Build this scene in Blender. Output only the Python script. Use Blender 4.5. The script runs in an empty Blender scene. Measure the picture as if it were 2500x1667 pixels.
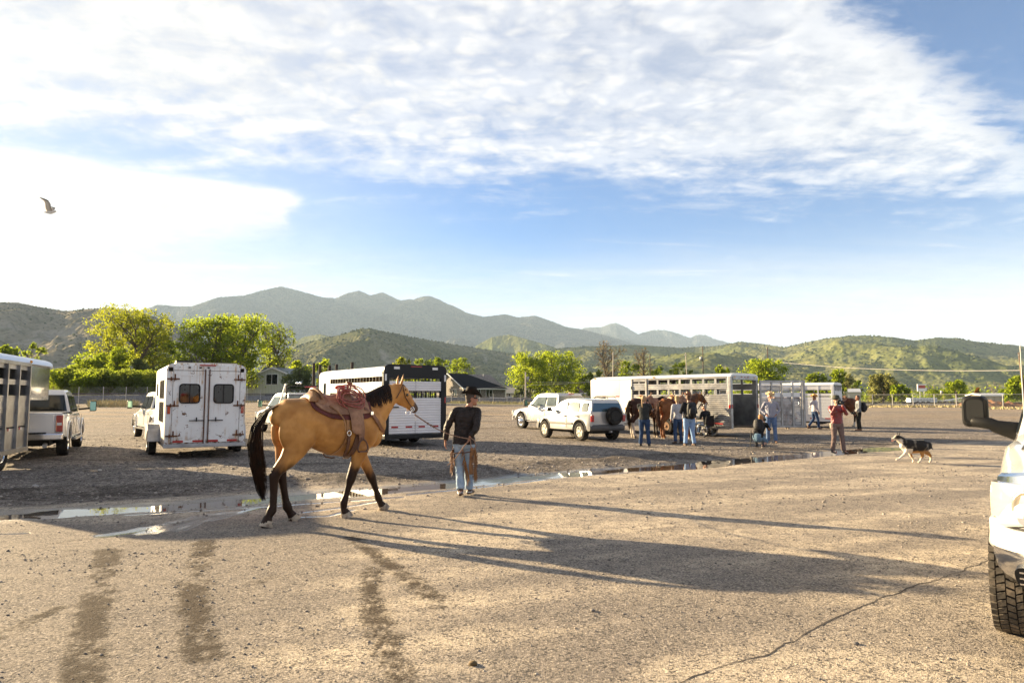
import bpy, bmesh, math, random
import numpy as np
from mathutils import Vector, Matrix, Quaternion
random.seed(7); RNG = np.random.default_rng(7)
SC = bpy.context.scene
COL = SC.collection
rad = math.radians

# ------------------------------------------------------------------ camera, sky, sun, exposure
CAMH = 1.62
FPX = 1667.0
TH = math.atan(138 / FPX)
cam_d = bpy.data.cameras.new('camera')
cam_d.sensor_width = 36.0
cam_d.lens = 36.0 * FPX / 2500
cam_d.clip_start = 0.05
cam_d.clip_end = 60000
cam = bpy.data.objects.new('camera', cam_d)
cam.location = (0, 0, CAMH)
cam.rotation_euler = (math.pi / 2 + TH, 0, 0)
COL.objects.link(cam)
SC.camera = cam

SUN_AZ = rad(-59)      # clockwise from +Y
SUN_EL = rad(14.6)
SUNV = Vector((math.sin(SUN_AZ) * math.cos(SUN_EL), math.cos(SUN_AZ) * math.cos(SUN_EL), math.sin(SUN_EL)))
sd = bpy.data.lights.new('sun', 'SUN')
sd.energy = 5.0
sd.angle = rad(0.6)
sd.color = (1.0, 0.78, 0.48)
so = bpy.data.objects.new('sun', sd)
so.rotation_euler = SUNV.to_track_quat('Z', 'Y').to_euler()
so.location = (0, 0, 30)
COL.objects.link(so)

SC.view_settings.view_transform = 'Standard'
SC.view_settings.look = 'None'
SC.view_settings.gamma = 1.0
SC.view_settings.use_curve_mapping = False
SC.view_settings.exposure = 2.42
SC.render.engine = 'CYCLES'
SC.cycles.use_denoising = True
SC.cycles.max_bounces = 6
SC.cycles.diffuse_bounces = 3
SC.cycles.glossy_bounces = 3
SC.cycles.transmission_bounces = 6
SC.cycles.transparent_max_bounces = 12
SC.cycles.volume_bounces = 0
SC.cycles.sample_clamp_indirect = 6.0
SC.cycles.caustics_reflective = False
SC.cycles.caustics_refractive = False

def pray(px, py):
 xc = (px - 1250) / FPX
 yc = -(py - 833.5) / FPX
 return Vector((xc, math.cos(TH) - math.sin(TH) * yc, math.sin(TH) + math.cos(TH) * yc))

def G(px, py, z=0.0):
 d = pray(px, py)
 t = (z - CAMH) / d.z
 return Vector((d.x * t, d.y * t, z))

def at(px, py, Y):
 d = pray(px, py)
 t = Y / d.y
 return Vector((d.x * t, Y, CAMH + d.z * t))

# ------------------------------------------------------------------ node helpers
class NT:
 def __init__(self, tree):
  self.t = tree
  self.n = tree.nodes
  self.l = tree.links

 def new(self, kind, **kw):
  nd = self.n.new(kind)
  for k, v in kw.items():
   setattr(nd, k, v)
  return nd

 def put(self, sock, v):
  if v is None:
   return
  if isinstance(v, bpy.types.NodeSocket):
   self.l.new(v, sock)
  else:
   if sock.type == 'RGBA' and not isinstance(v, (int, float)) and len(v) == 3:
    v = (*v, 1)
   sock.default_value = v

 def math(self, op, a, b=None, c=None, clamp=False):
  nd = self.new('ShaderNodeMath', operation=op, use_clamp=clamp)
  self.put(nd.inputs[0], a)
  self.put(nd.inputs[1], b)
  self.put(nd.inputs[2], c)
  return nd.outputs[0]

 def vmath(self, op, a, b=None, out=0):
  nd = self.new('ShaderNodeVectorMath', operation=op)
  self.put(nd.inputs[0], a)
  self.put(nd.inputs[1], b)
  return nd.outputs[out]

 def dot(self, a, b):
  return self.vmath('DOT_PRODUCT', a, b, 1)

 def mix(self, f, a, b, mode='MIX'):
  nd = self.new('ShaderNodeMix', data_type='RGBA', blend_type=mode)
  self.put(nd.inputs[0], f)
  self.put(nd.inputs[6], a)
  self.put(nd.inputs[7], b)
  return nd.outputs[2]

 def sstep(self, v, lo, hi, a=0.0, b=1.0):
  nd = self.new('ShaderNodeMapRange', interpolation_type='SMOOTHSTEP')
  self.put(nd.inputs[0], v)
  self.put(nd.inputs[1], lo)
  self.put(nd.inputs[2], hi)
  self.put(nd.inputs[3], a)
  self.put(nd.inputs[4], b)
  return nd.outputs[0]

 def noise(self, vec, scale, detail=4, rough=0.55, dist=0.0, out=0):
  nd = self.new('ShaderNodeTexNoise')
  self.put(nd.inputs['Vector'], vec)
  self.put(nd.inputs['Scale'], scale)
  nd.inputs['Detail'].default_value = detail
  nd.inputs['Roughness'].default_value = rough
  nd.inputs['Distortion'].default_value = dist
  return nd.outputs[out]

 def voronoi(self, vec, scale, out=0, feature='F1'):
  nd = self.new('ShaderNodeTexVoronoi', feature=feature)
  self.put(nd.inputs['Vector'], vec)
  nd.inputs['Scale'].default_value = scale
  return nd.outputs[out]

 def mapping(self, vec, scale=(1, 1, 1), rot=(0, 0, 0), loc=(0, 0, 0)):
  nd = self.new('ShaderNodeMapping')
  self.put(nd.inputs[0], vec)
  nd.inputs[1].default_value = loc
  nd.inputs[2].default_value = rot
  nd.inputs[3].default_value = scale
  return nd.outputs[0]

 def ramp(self, f, stops):
  nd = self.new('ShaderNodeValToRGB')
  cr = nd.color_ramp
  while len(cr.elements) < len(stops):
   cr.elements.new(0.5)
  for e, (p, c) in zip(cr.elements, stops):
   e.position = p
   e.color = (*c, 1)
  self.put(nd.inputs[0], f)
  return nd.outputs[0]

 def bump(self, h, strength=0.3, dist=0.01, normal=None):
  nd = self.new('ShaderNodeBump')
  nd.inputs['Strength'].default_value = strength
  nd.inputs['Distance'].default_value = dist
  self.put(nd.inputs['Height'], h)
  if normal is not None:
   self.put(nd.inputs['Normal'], normal)
  return nd.outputs[0]

 def obj(self):
  return self.new('ShaderNodeTexCoord').outputs['Object']

 def gen(self):
  return self.new('ShaderNodeTexCoord').outputs['Generated']

 def pos(self):
  return self.new('ShaderNodeNewGeometry').outputs['Position']

 def attr(self, name, out='Color'):
  nd = self.new('ShaderNodeAttribute')
  nd.attribute_name = name
  return nd.outputs[out]

 def sep(self, v):
  nd = self.new('ShaderNodeSeparateXYZ')
  self.put(nd.inputs[0], v)
  return nd.outputs

 def comb(self, x, y, z):
  nd = self.new('ShaderNodeCombineXYZ')
  self.put(nd.inputs[0], x)
  self.put(nd.inputs[1], y)
  self.put(nd.inputs[2], z)
  return nd.outputs[0]

# ------------------------------------------------------------------ world
world = bpy.data.worlds.new('World')
SC.world = world
world.use_nodes = True
w = NT(world.node_tree)
w.n.clear()
wout = w.new('ShaderNodeOutputWorld')
bg = w.new('ShaderNodeBackground')
bg.inputs[1].default_value = 0.0475
w.l.new(bg.outputs[0], wout.inputs[0])
sky = w.new('ShaderNodeTexSky', sky_type='NISHITA')
sky.sun_disc = False
sky.sun_elevation = SUN_EL
sky.sun_rotation = SUN_AZ
sky.altitude = 1500
sky.air_density = 1.0
sky.dust_density = 0.7
sky.ozone_density = 1.4
dirv = w.vmath('NORMALIZE', w.new('ShaderNodeTexCoord').outputs['Generated'])
dx, dy, dz = w.sep(dirv)

def line_n(p, q):
 """normal of the plane through the eye and two sky points; positive above/left"""
 n = pray(*p).cross(pray(*q)).normalized()
 if n.z < 0:
  n = -n
 return tuple(n)

zz = w.math('ADD', w.math('MAXIMUM', dz, 0.0), 0.10)
pl = w.comb(w.math('DIVIDE', dx, zz), w.math('DIVIDE', dy, zz), 0.0)
# cloud sheet axes: the band runs from left horizon to the upper right
plr = w.mapping(pl, scale=(0.55, 1.6, 1), rot=(0, 0, rad(-24)))
nbig = w.noise(plr, 0.8, 6, 0.6, 0.4)
nmid = w.noise(plr, 2.4, 9, 0.62, 0.6)
nfine = w.noise(pl, 9.0, 8, 0.62, 0.3)
nwisp = w.noise(w.mapping(pl, scale=(0.55, 2.6, 1), rot=(0, 0, rad(-38)), loc=(3, 1, 0)), 1.3, 9, 0.62, 1.1)
mott = w.voronoi(w.vmath('ADD', w.mapping(pl, scale=(1.0, 1.6, 1)), w.noise(pl, 3.0, 3, 0.6, 0, 1)), 7.5)
wn = w.math('SUBTRACT', w.math('MULTIPLY_ADD', nmid, 0.6, w.math('MULTIPLY', nbig, 0.4)), 0.5)   # -.5..+.5
wn2 = w.math('ADD', wn, w.math('MULTIPLY', w.math('SUBTRACT', nfine, 0.5), 0.35))

def edge(p, q, lo, hi, warp, nz):
 s = w.dot(dirv, line_n(p, q))
 s = w.math('MULTIPLY_ADD', nz, warp, s)
 return w.sstep(s, lo, hi)

# wedge of the big cloud: above line A, below line B
A = edge((0, 400), (2500, 475), -0.035, 0.075, 0.34, wn2)
Bm = edge((2040, -10), (2500, 325), 0.030, -0.030, 0.26, wn2)
main = w.math('MULTIPLY', A, Bm)
txt = w.sstep(w.math('MULTIPLY_ADD', nmid, 0.55, w.math('MULTIPLY', nfine, 0.50)), 0.36, 0.60, 0.66, 1.0)
mtx = w.sstep(mott, 0.05, 0.75, 1.0, 0.66)
mzone = w.sstep(w.dot(dirv, tuple(pray(1300, 60).normalized())), 0.90, 0.985)
mtx = w.math('MULTIPLY_ADD', w.math('SUBTRACT', mtx, 1.0), w.math('MULTIPLY_ADD', mzone, 0.8, 0.2), 1.0)
main = w.math('MULTIPLY', w.math('MULTIPLY', main, txt), mtx)
# left tongue ending in a crisp nose
tu = edge((0, 365), (715, 478), 0.010, -0.004, 0.05, wn2)
tl = edge((0, 600), (715, 502), -0.05, 0.004, 0.04, wn2)
_c = pray(655, 480).cross(pray(700, 300)).normalized()
if _c.dot(pray(0, 480)) < 0:
 _c = -_c
tn = w.sstep(w.math('MULTIPLY_ADD', wn2, 0.10, w.dot(dirv, tuple(_c))), -0.050, -0.022)
tongue = w.math('MULTIPLY', w.math('MULTIPLY', tu, tl), tn)
# veil low in the sky, thicker toward the sun and toward the horizon
sund = w.dot(dirv, tuple(Vector((SUNV.x, SUNV.y, 0.16)).normalized()))
glow = w.sstep(sund, 0.50, 0.98)
low = w.sstep(w.math('MULTIPLY_ADD', wn, 0.12, dz), 0.25, 0.07)
veil = w.math('MULTIPLY', low, w.sstep(nwisp, 0.25, 0.70, 0.75, 0.97))
glowv = w.math('MULTIPLY', glow, w.sstep(dz, 0.6, 0.1, 0.08, 0.72))
wisp = w.math('MULTIPLY', w.sstep(nwisp, 0.56, 0.80), 0.6)
wisp = w.math('MULTIPLY', wisp, w.sstep(dz, 0.42, 0.2))
cov = w.math('MAXIMUM', w.math('MULTIPLY', main, 0.97), w.math('MULTIPLY', tongue, 0.97))
cov = w.math('MAXIMUM', cov, wisp)
# broken cloud added out of view overhead and behind the camera, whitens the fill
rest = w.math('MULTIPLY', w.sstep(dy, 0.35, -0.05), w.sstep(w.math('ADD', nbig, w.math('MULTIPLY', nmid, 0.3)), 0.50, 0.78, 0.25, 0.9))
cov = w.math('MAXIMUM', cov, rest)
inv = w.math('SUBTRACT', 1.0, cov)
inv = w.math('MULTIPLY', inv, w.math('SUBTRACT', 1.0, veil))
inv = w.math('MULTIPLY', inv, w.math('SUBTRACT', 1.0, glowv))
cov = w.math('SUBTRACT', 1.0, inv, clamp=True)
shade = w.sstep(w.math('MULTIPLY_ADD', nfine, 0.5, w.math('MULTIPLY', nmid, 0.5)), 0.36, 0.62, 0.86, 1.04)
brt = w.sstep(sund, 0.30, 1.0)
ccol = w.mix(brt, (4.05, 3.98, 3.95, 1), (4.5, 4.25, 3.85, 1))
ccol = w.mix(w.math('MULTIPLY', tongue, 0.7), ccol, (4.35, 4.2, 4.0, 1))
ccol = w.vmath('MULTIPLY', ccol, w.comb(shade, shade, shade))
skyc = w.mix(1.0, sky.outputs[0], (0.17, 0.46, 0.76, 1), 'MULTIPLY')
w.l.new(w.mix(cov, skyc, ccol), bg.inputs[0])

# ------------------------------------------------------------------ mesh helpers
def mesh_from(name, verts, faces, smooth=False):
 me = bpy.data.meshes.new(name)
 me.from_pydata([tuple(v) for v in verts], [], faces)
 if smooth:
  me.polygons.foreach_set('use_smooth', [True] * len(me.polygons))
 me.update()
 return me

def np_mesh(name, V, F, smooth=False):
 """fast mesh from numpy: V (n,3), F (m,k) with constant k"""
 me = bpy.data.meshes.new(name)
 V = np.ascontiguousarray(V, dtype=np.float32)
 F = np.ascontiguousarray(F, dtype=np.int32)
 m, k = F.shape
 me.vertices.add(len(V))
 me.vertices.foreach_set('co', V.ravel())
 me.loops.add(m * k)
 me.loops.foreach_set('vertex_index', F.ravel())
 me.polygons.add(m)
 me.polygons.foreach_set('loop_start', np.arange(0, m * k, k, dtype=np.int32))
 me.polygons.foreach_set('loop_total', np.full(m, k, dtype=np.int32))
 if smooth:
  me.polygons.foreach_set('use_smooth', np.ones(m, dtype=bool))
 me.update(calc_edges=True)
 return me

def link(name, me, mat=None, parent=None, loc=None, rot=None, kind=None):
 o = bpy.data.objects.new(name, me)
 COL.objects.link(o)
 if mat is not None:
  if isinstance(mat, (list, tuple)):
   if not me.materials:
    for m in mat:
     me.materials.append(m)
  elif not me.materials:
   me.materials.append(mat)
 if parent is not None:
  o.parent = parent
 if loc is not None:
  o.location = loc
 if rot is not None:
  o.rotation_euler = rot
 if kind:
  o['kind'] = kind
 return o

def tag(o, label=None, cat=None, group=None, kind=None):
 if label:
  o['label'] = label
 if cat:
  o['category'] = cat
 if group:
  o['group'] = group
 if kind:
  o['kind'] = kind
 return o

def thing(name, label, cat, loc=(0, 0, 0), rotz=0.0, group=None):
 o = bpy.data.objects.new(name, None)
 o.empty_display_size = 0.2
 COL.objects.link(o)
 o.location = loc
 o.rotation_euler = (0, 0, rotz)
 return tag(o, label, cat, group)

def kids(o):
 return [c for c in o.children]

def dup(root, loc=None, rotz=None, label=None, scale=None):
 r = root.copy()
 COL.objects.link(r)
 if loc is not None:
  r.location = loc
 if rotz is not None:
  r.rotation_euler = (0, 0, rotz)
 if label:
  r['label'] = label
 if scale is not None:
  r.scale = (scale, scale, scale)
 for ch in list(root.children):
  c = ch.copy()
  COL.objects.link(c)
  c.parent = r
  for g in ch.children:
   d = g.copy()
   COL.objects.link(d)
   d.parent = c
 return r

class MB:
 """collects simple solids into one mesh"""

 def __init__(self):
  self.v = []
  self.f = []
  self.sm = []
  self.mi = []
  self.m = 0

 def add(self, verts, faces, smooth=False):
  b = len(self.v)
  self.v += [Vector(p) for p in verts]
  for f in faces:
   self.f.append([b + i for i in f])
   self.sm.append(smooth)
   self.mi.append(self.m)
  return self

 def box(self, c, s, rz=0.0, bev=0.0, mat=None):
  x, y, z = s[0] / 2, s[1] / 2, s[2] / 2
  if bev > 0:
   bm = bmesh.new()
   bmesh.ops.create_cube(bm, size=1)
   bmesh.ops.scale(bm, vec=s, verts=bm.verts)
   bmesh.ops.bevel(bm, geom=list(bm.edges), offset=bev, segments=2, affect='EDGES', profile=0.6)
   vs = [v.co.copy() for v in bm.verts]
   bm.verts.index_update()
   fs = [[v.index for v in f.verts] for f in bm.faces]
   bm.free()
  else:
   vs = [Vector(p) for p in ((-x, -y, -z), (x, -y, -z), (x, y, -z), (-x, y, -z), (-x, -y, z), (x, -y, z), (x, y, z), (-x, y, z))]
   fs = [(0, 3, 2, 1), (4, 5, 6, 7), (0, 1, 5, 4), (1, 2, 6, 5), (2, 3, 7, 6), (3, 0, 4, 7)]
  M = Matrix.Rotation(rz, 3, 'Z') if mat is None else mat
  return self.add([M @ v + Vector(c) for v in vs], fs)

 def bb(self, x0, x1, y0, y1, z0, z1, bev=0.0):
  return self.box(((x0 + x1) / 2, (y0 + y1) / 2, (z0 + z1) / 2), (x1 - x0, y1 - y0, z1 - z0), bev=bev)

 def prism(self, poly, a0, a1, axis='y'):
  """poly: list of 2d points; extruded along axis between a0 and a1"""
  n = len(poly)

  def mk(p, a):
   if axis == 'y':
    return (p[0], a, p[1])
   if axis == 'x':
    return (a, p[0], p[1])
   return (p[0], p[1], a)
  vs = [mk(p, a0) for p in poly] + [mk(p, a1) for p in poly]
  fs = [list(range(n))[::-1], list(range(n, 2 * n))]
  for i in range(n):
   j = (i + 1) % n
   fs.append([i, j, n + j, n + i])
  return self.add(vs, fs)

 def loft(self, rings, closed=True, caps=True, smooth=True):
  n = len(rings[0])
  vs = [p for r in rings for p in r]
  fs = []
  for k in range(len(rings) - 1):
   for i in range(n if closed else n - 1):
    j = (i + 1) % n
    fs.append([k * n + i, k * n + j, (k + 1) * n + j, (k + 1) * n + i])
  self.add(vs, fs, smooth)
  if caps and closed:
   self.add(rings[0], [list(range(n))[::-1]])
   self.add(rings[-1], [list(range(n))])
  return self

 def tube(self, pts, r, n=8, smooth=True, caps=True, flat=1.0, up=None):
  pts = [Vector(p) for p in pts]
  rs = r if isinstance(r, (list, tuple)) else [r] * len(pts)
  rings = []
  prev = None
  for i, p in enumerate(pts):
   t = (pts[min(i + 1, len(pts) - 1)] - pts[max(i - 1, 0)])
   if t.length < 1e-9:
    t = Vector((0, 0, 1))
   t.normalize()
   if prev is None:
    a = Vector(up) if up else (Vector((0, 0, 1)) if abs(t.z) < 0.9 else Vector((1, 0, 0)))
    u = (a - t * a.dot(t)).normalized()
   else:
    u = (prev - t * prev.dot(t))
    u = u.normalized() if u.length > 1e-6 else prev
   prev = u
   v = t.cross(u)
   rings.append([p + (u * math.cos(2 * math.pi * k / n) + v * math.sin(2 * math.pi * k / n) * flat) * rs[i] for k in range(n)])
  return self.loft(rings, smooth=smooth, caps=caps)

 def cyl(self, a, b, r, n=16, r2=None, smooth=True):
  return self.tube([a, b], [r, r if r2 is None else r2], n, smooth)

 def lathe(self, prof, n=24, M=None, smooth=True):
  """prof: list of (r, h) about local Z; M a 4x4 placing it"""
  M = M or Matrix.Identity(4)
  rings = [[M @ Vector((r * math.cos(2 * math.pi * k / n), r * math.sin(2 * math.pi * k / n), h)) for k in range(n)] for r, h in prof]
  return self.loft(rings, smooth=smooth, caps=True)

 def sphere(self, c, r, n=12, m=8, sx=1, sy=1, sz=1, M=None):
  c = Vector(c)
  rings = []
  for i in range(1, m):
   th = math.pi * i / m
   rings.append([(Vector((sx * r * math.sin(th) * math.cos(2 * math.pi * k / n), sy * r * math.sin(th) * math.sin(2 * math.pi * k / n), -sz * r * math.cos(th)))) for k in range(n)])
  if M is not None:
   rings = [[M @ p for p in q] for q in rings]
  rings = [[p + c for p in q] for q in rings]
  self.loft(rings, smooth=True, caps=True)
  return self

 def quad(self, a, b, c, d):
  return self.add([a, b, c, d], [(0, 1, 2, 3)])

 def bar(self, a, b, wd, ht, up=(0, 0, 1)):
  """rectangular bar from a to b, width wd sideways, ht along up"""
  a = Vector(a)
  b = Vector(b)
  t = (b - a).normalized()
  u = Vector(up)
  u = (u - t * u.dot(t)).normalized()
  s = t.cross(u)
  q = [(s * i * wd / 2 + u * j * ht / 2) for i, j in ((-1, -1), (1, -1), (1, 1), (-1, 1))]
  return self.add([a + p for p in q] + [b + p for p in q], [(3, 2, 1, 0), (4, 5, 6, 7), (0, 1, 5, 4), (1, 2, 6, 5), (2, 3, 7, 6), (3, 0, 4, 7)])

 def mesh(self, name='mesh'):
  me = bpy.data.meshes.new(name)
  me.from_pydata([tuple(v) for v in self.v], [], self.f)
  me.polygons.foreach_set('use_smooth', self.sm)
  if any(self.mi):
   me.polygons.foreach_set('material_index', self.mi)
  me.update()
  bm = bmesh.new()
  bm.from_mesh(me)
  bmesh.ops.recalc_face_normals(bm, faces=bm.faces)
  bm.to_mesh(me)
  bm.free()
  return me

 def build(self, name, mat, parent=None, **kw):
  return link(name, self.mesh(name), mat, parent, **kw)

# ------------------------------------------------------------------ numpy noise
_perm = RNG.permutation(4096)

def _h(ix, iy):
 return _perm[(_perm[ix & 4095] + iy) & 4095]

def vnoise(x, y):
 ix = np.floor(x).astype(np.int64)
 iy = np.floor(y).astype(np.int64)
 fx = x - ix
 fy = y - iy
 u = fx * fx * fx * (fx * (fx * 6 - 15) + 10)
 v = fy * fy * fy * (fy * (fy * 6 - 15) + 10)

 def g(i, j, a, b):
  ang = _h(i, j) * (2 * np.pi / 4096)
  return np.cos(ang) * a + np.sin(ang) * b
 n00 = g(ix, iy, fx, fy)
 n10 = g(ix + 1, iy, fx - 1, fy)
 n01 = g(ix, iy + 1, fx, fy - 1)
 n11 = g(ix + 1, iy + 1, fx - 1, fy - 1)
 return ((n00 * (1 - u) + n10 * u) * (1 - v) + (n01 * (1 - u) + n11 * u) * v) * 1.5

def fbm(x, y, oct=5, gain=0.5, lac=2.03):
 s = 0
 a = 1.0
 t = 0
 for i in range(oct):
  s = s + a * vnoise(x + 17.3 * i, y - 9.1 * i)
  t += a
  a *= gain
  x = x * lac
  y = y * lac
 return s / t

def ridged(x, y, oct=5):
 s = 0
 a = 1.0
 t = 0
 for i in range(oct):
  s = s + a * (1 - np.abs(vnoise(x + 31.7 * i, y + 11.9 * i)) * 2)
  t += a
  a *= 0.5
  x = x * 2.07
  y = y * 2.07
 return s / t

def sst(x, a, b):
 t = np.clip((x - a) / (b - a), 0, 1)
 return t * t * (3 - 2 * t)

def gz(x, y):
 """height of the lie of the land (large scale)"""
 f = float(sst(y, 32.0, 85.0))
 side = float(sst(x, 25.0, -45.0))
 return f * (0.31 + 0.75 * side)

def gza(x, y):
 return sst(y, 32.0, 85.0) * (0.31 + 0.75 * sst(x, 25.0, -45.0))

# ------------------------------------------------------------------ materials
MATS = {}

def M_(name, col, rough=0.6, metal=0.0, var=0.0, vscale=3.0, col2=None, bump=0.0, bscale=40.0, bdist=0.01, coat=0.0,
  spec=None, dirt=0.0, dirtcol=(0.20, 0.16, 0.12), streak=0.0, trans=0.0, ior=1.45, emit=None, alpha=None, sss=0.0,
  dirtscale=2.0, wave=None):
 if name in MATS:
  return MATS[name]
 m = bpy.data.materials.new(name)
 m.use_nodes = True
 t = NT(m.node_tree)
 b = t.n['Principled BSDF']
 pos = t.obj()
 c = (*col, 1)
 if var > 0 or col2 is not None:
  c2 = (*col2, 1) if col2 is not None else (*[x * (1 - var) for x in col], 1)
  nz = t.noise(pos, vscale, 6, 0.6)
  c = t.mix(t.sstep(nz, 0.35, 0.65), c, c2)
 if streak > 0:
  nz = t.noise(t.mapping(pos, scale=(9, 9, 0.8)), 2.0, 5, 0.6)
  c = t.mix(t.math('MULTIPLY', t.sstep(nz, 0.45, 0.8), streak), c, (*dirtcol, 1))
 r = rough
 if dirt > 0:
  z = t.sep(pos)[2]
  nz = t.noise(pos, dirtscale, 8, 0.65)
  f = t.math('MULTIPLY', t.sstep(nz, 0.42, 0.75), dirt, clamp=True)
  c = t.mix(f, c, (*dirtcol, 1))
  r = t.math('MULTIPLY_ADD', f, 0.9 - rough, rough, clamp=True)
 t.put(b.inputs['Base Color'], c)
 t.put(b.inputs['Roughness'], r)
 b.inputs['Metallic'].default_value = metal
 b.inputs['Coat Weight'].default_value = coat
 b.inputs['Coat Roughness'].default_value = 0.05
 if spec is not None:
  b.inputs['Specular IOR Level'].default_value = spec
 if trans > 0:
  b.inputs['Transmission Weight'].default_value = trans
  b.inputs['IOR'].default_value = ior
 if sss > 0:
  b.inputs['Subsurface Weight'].default_value = sss
  b.inputs['Subsurface Radius'].default_value = (0.02, 0.01, 0.006)
 if bump > 0:
  h = t.noise(pos, bscale, 5, 0.6)
  t.l.new(t.bump(h, bump, bdist), b.inputs['Normal'])
 MATS[name] = m
 return m

# ------------------------------------------------------------------ ground
def gpts(lst):
 return np.array([[*G(px, py).xy] for px, py in lst])

EDGE = gpts([(-700, 1300), (0, 1243), (200, 1228), (400, 1217), (620, 1206), (740, 1197), (900, 1188), (1100, 1176), (1250, 1163), (1400, 1149),
    (1550, 1139), (1700, 1129), (1850, 1116), (2000, 1102), (2200, 1088), (2500, 1074), (3300, 1052)])
PUD = gpts([(-300, 1290), (-60, 1264), (100, 1252), (250, 1244), (400, 1236), (520, 1228), (640, 1219), (740, 1210), (830, 1203), (930, 1196), (1010, 1189),
   (1100, 1182), (1200, 1173), (1300, 1163), (1400, 1155), (1500, 1147), (1600, 1140), (1700, 1134)])
PUD2 = gpts([(1640, 1139), (1800, 1124), (1950, 1112), (2080, 1100), (2200, 1092)])

def dist_poly(X, Y, P, signed=False):
 best = np.full(X.shape, 1e9)
 par = np.zeros(X.shape)
 sg = np.zeros(X.shape)
 acc = 0
 for a, b in zip(P[:-1], P[1:]):
  d = b - a
  L = np.hypot(*d)
  t = np.clip(((X - a[0]) * d[0] + (Y - a[1]) * d[1]) / (L * L), 0, 1)
  dx_ = X - (a[0] + t * d[0])
  dy_ = Y - (a[1] + t * d[1])
  r = np.hypot(dx_, dy_)
  m = r < best
  best = np.where(m, r, best)
  par = np.where(m, acc + t * L, par)
  sg = np.where(m, np.sign(d[0] * dy_ - d[1] * dx_), sg)
  acc += L
 return best, par, sg

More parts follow.
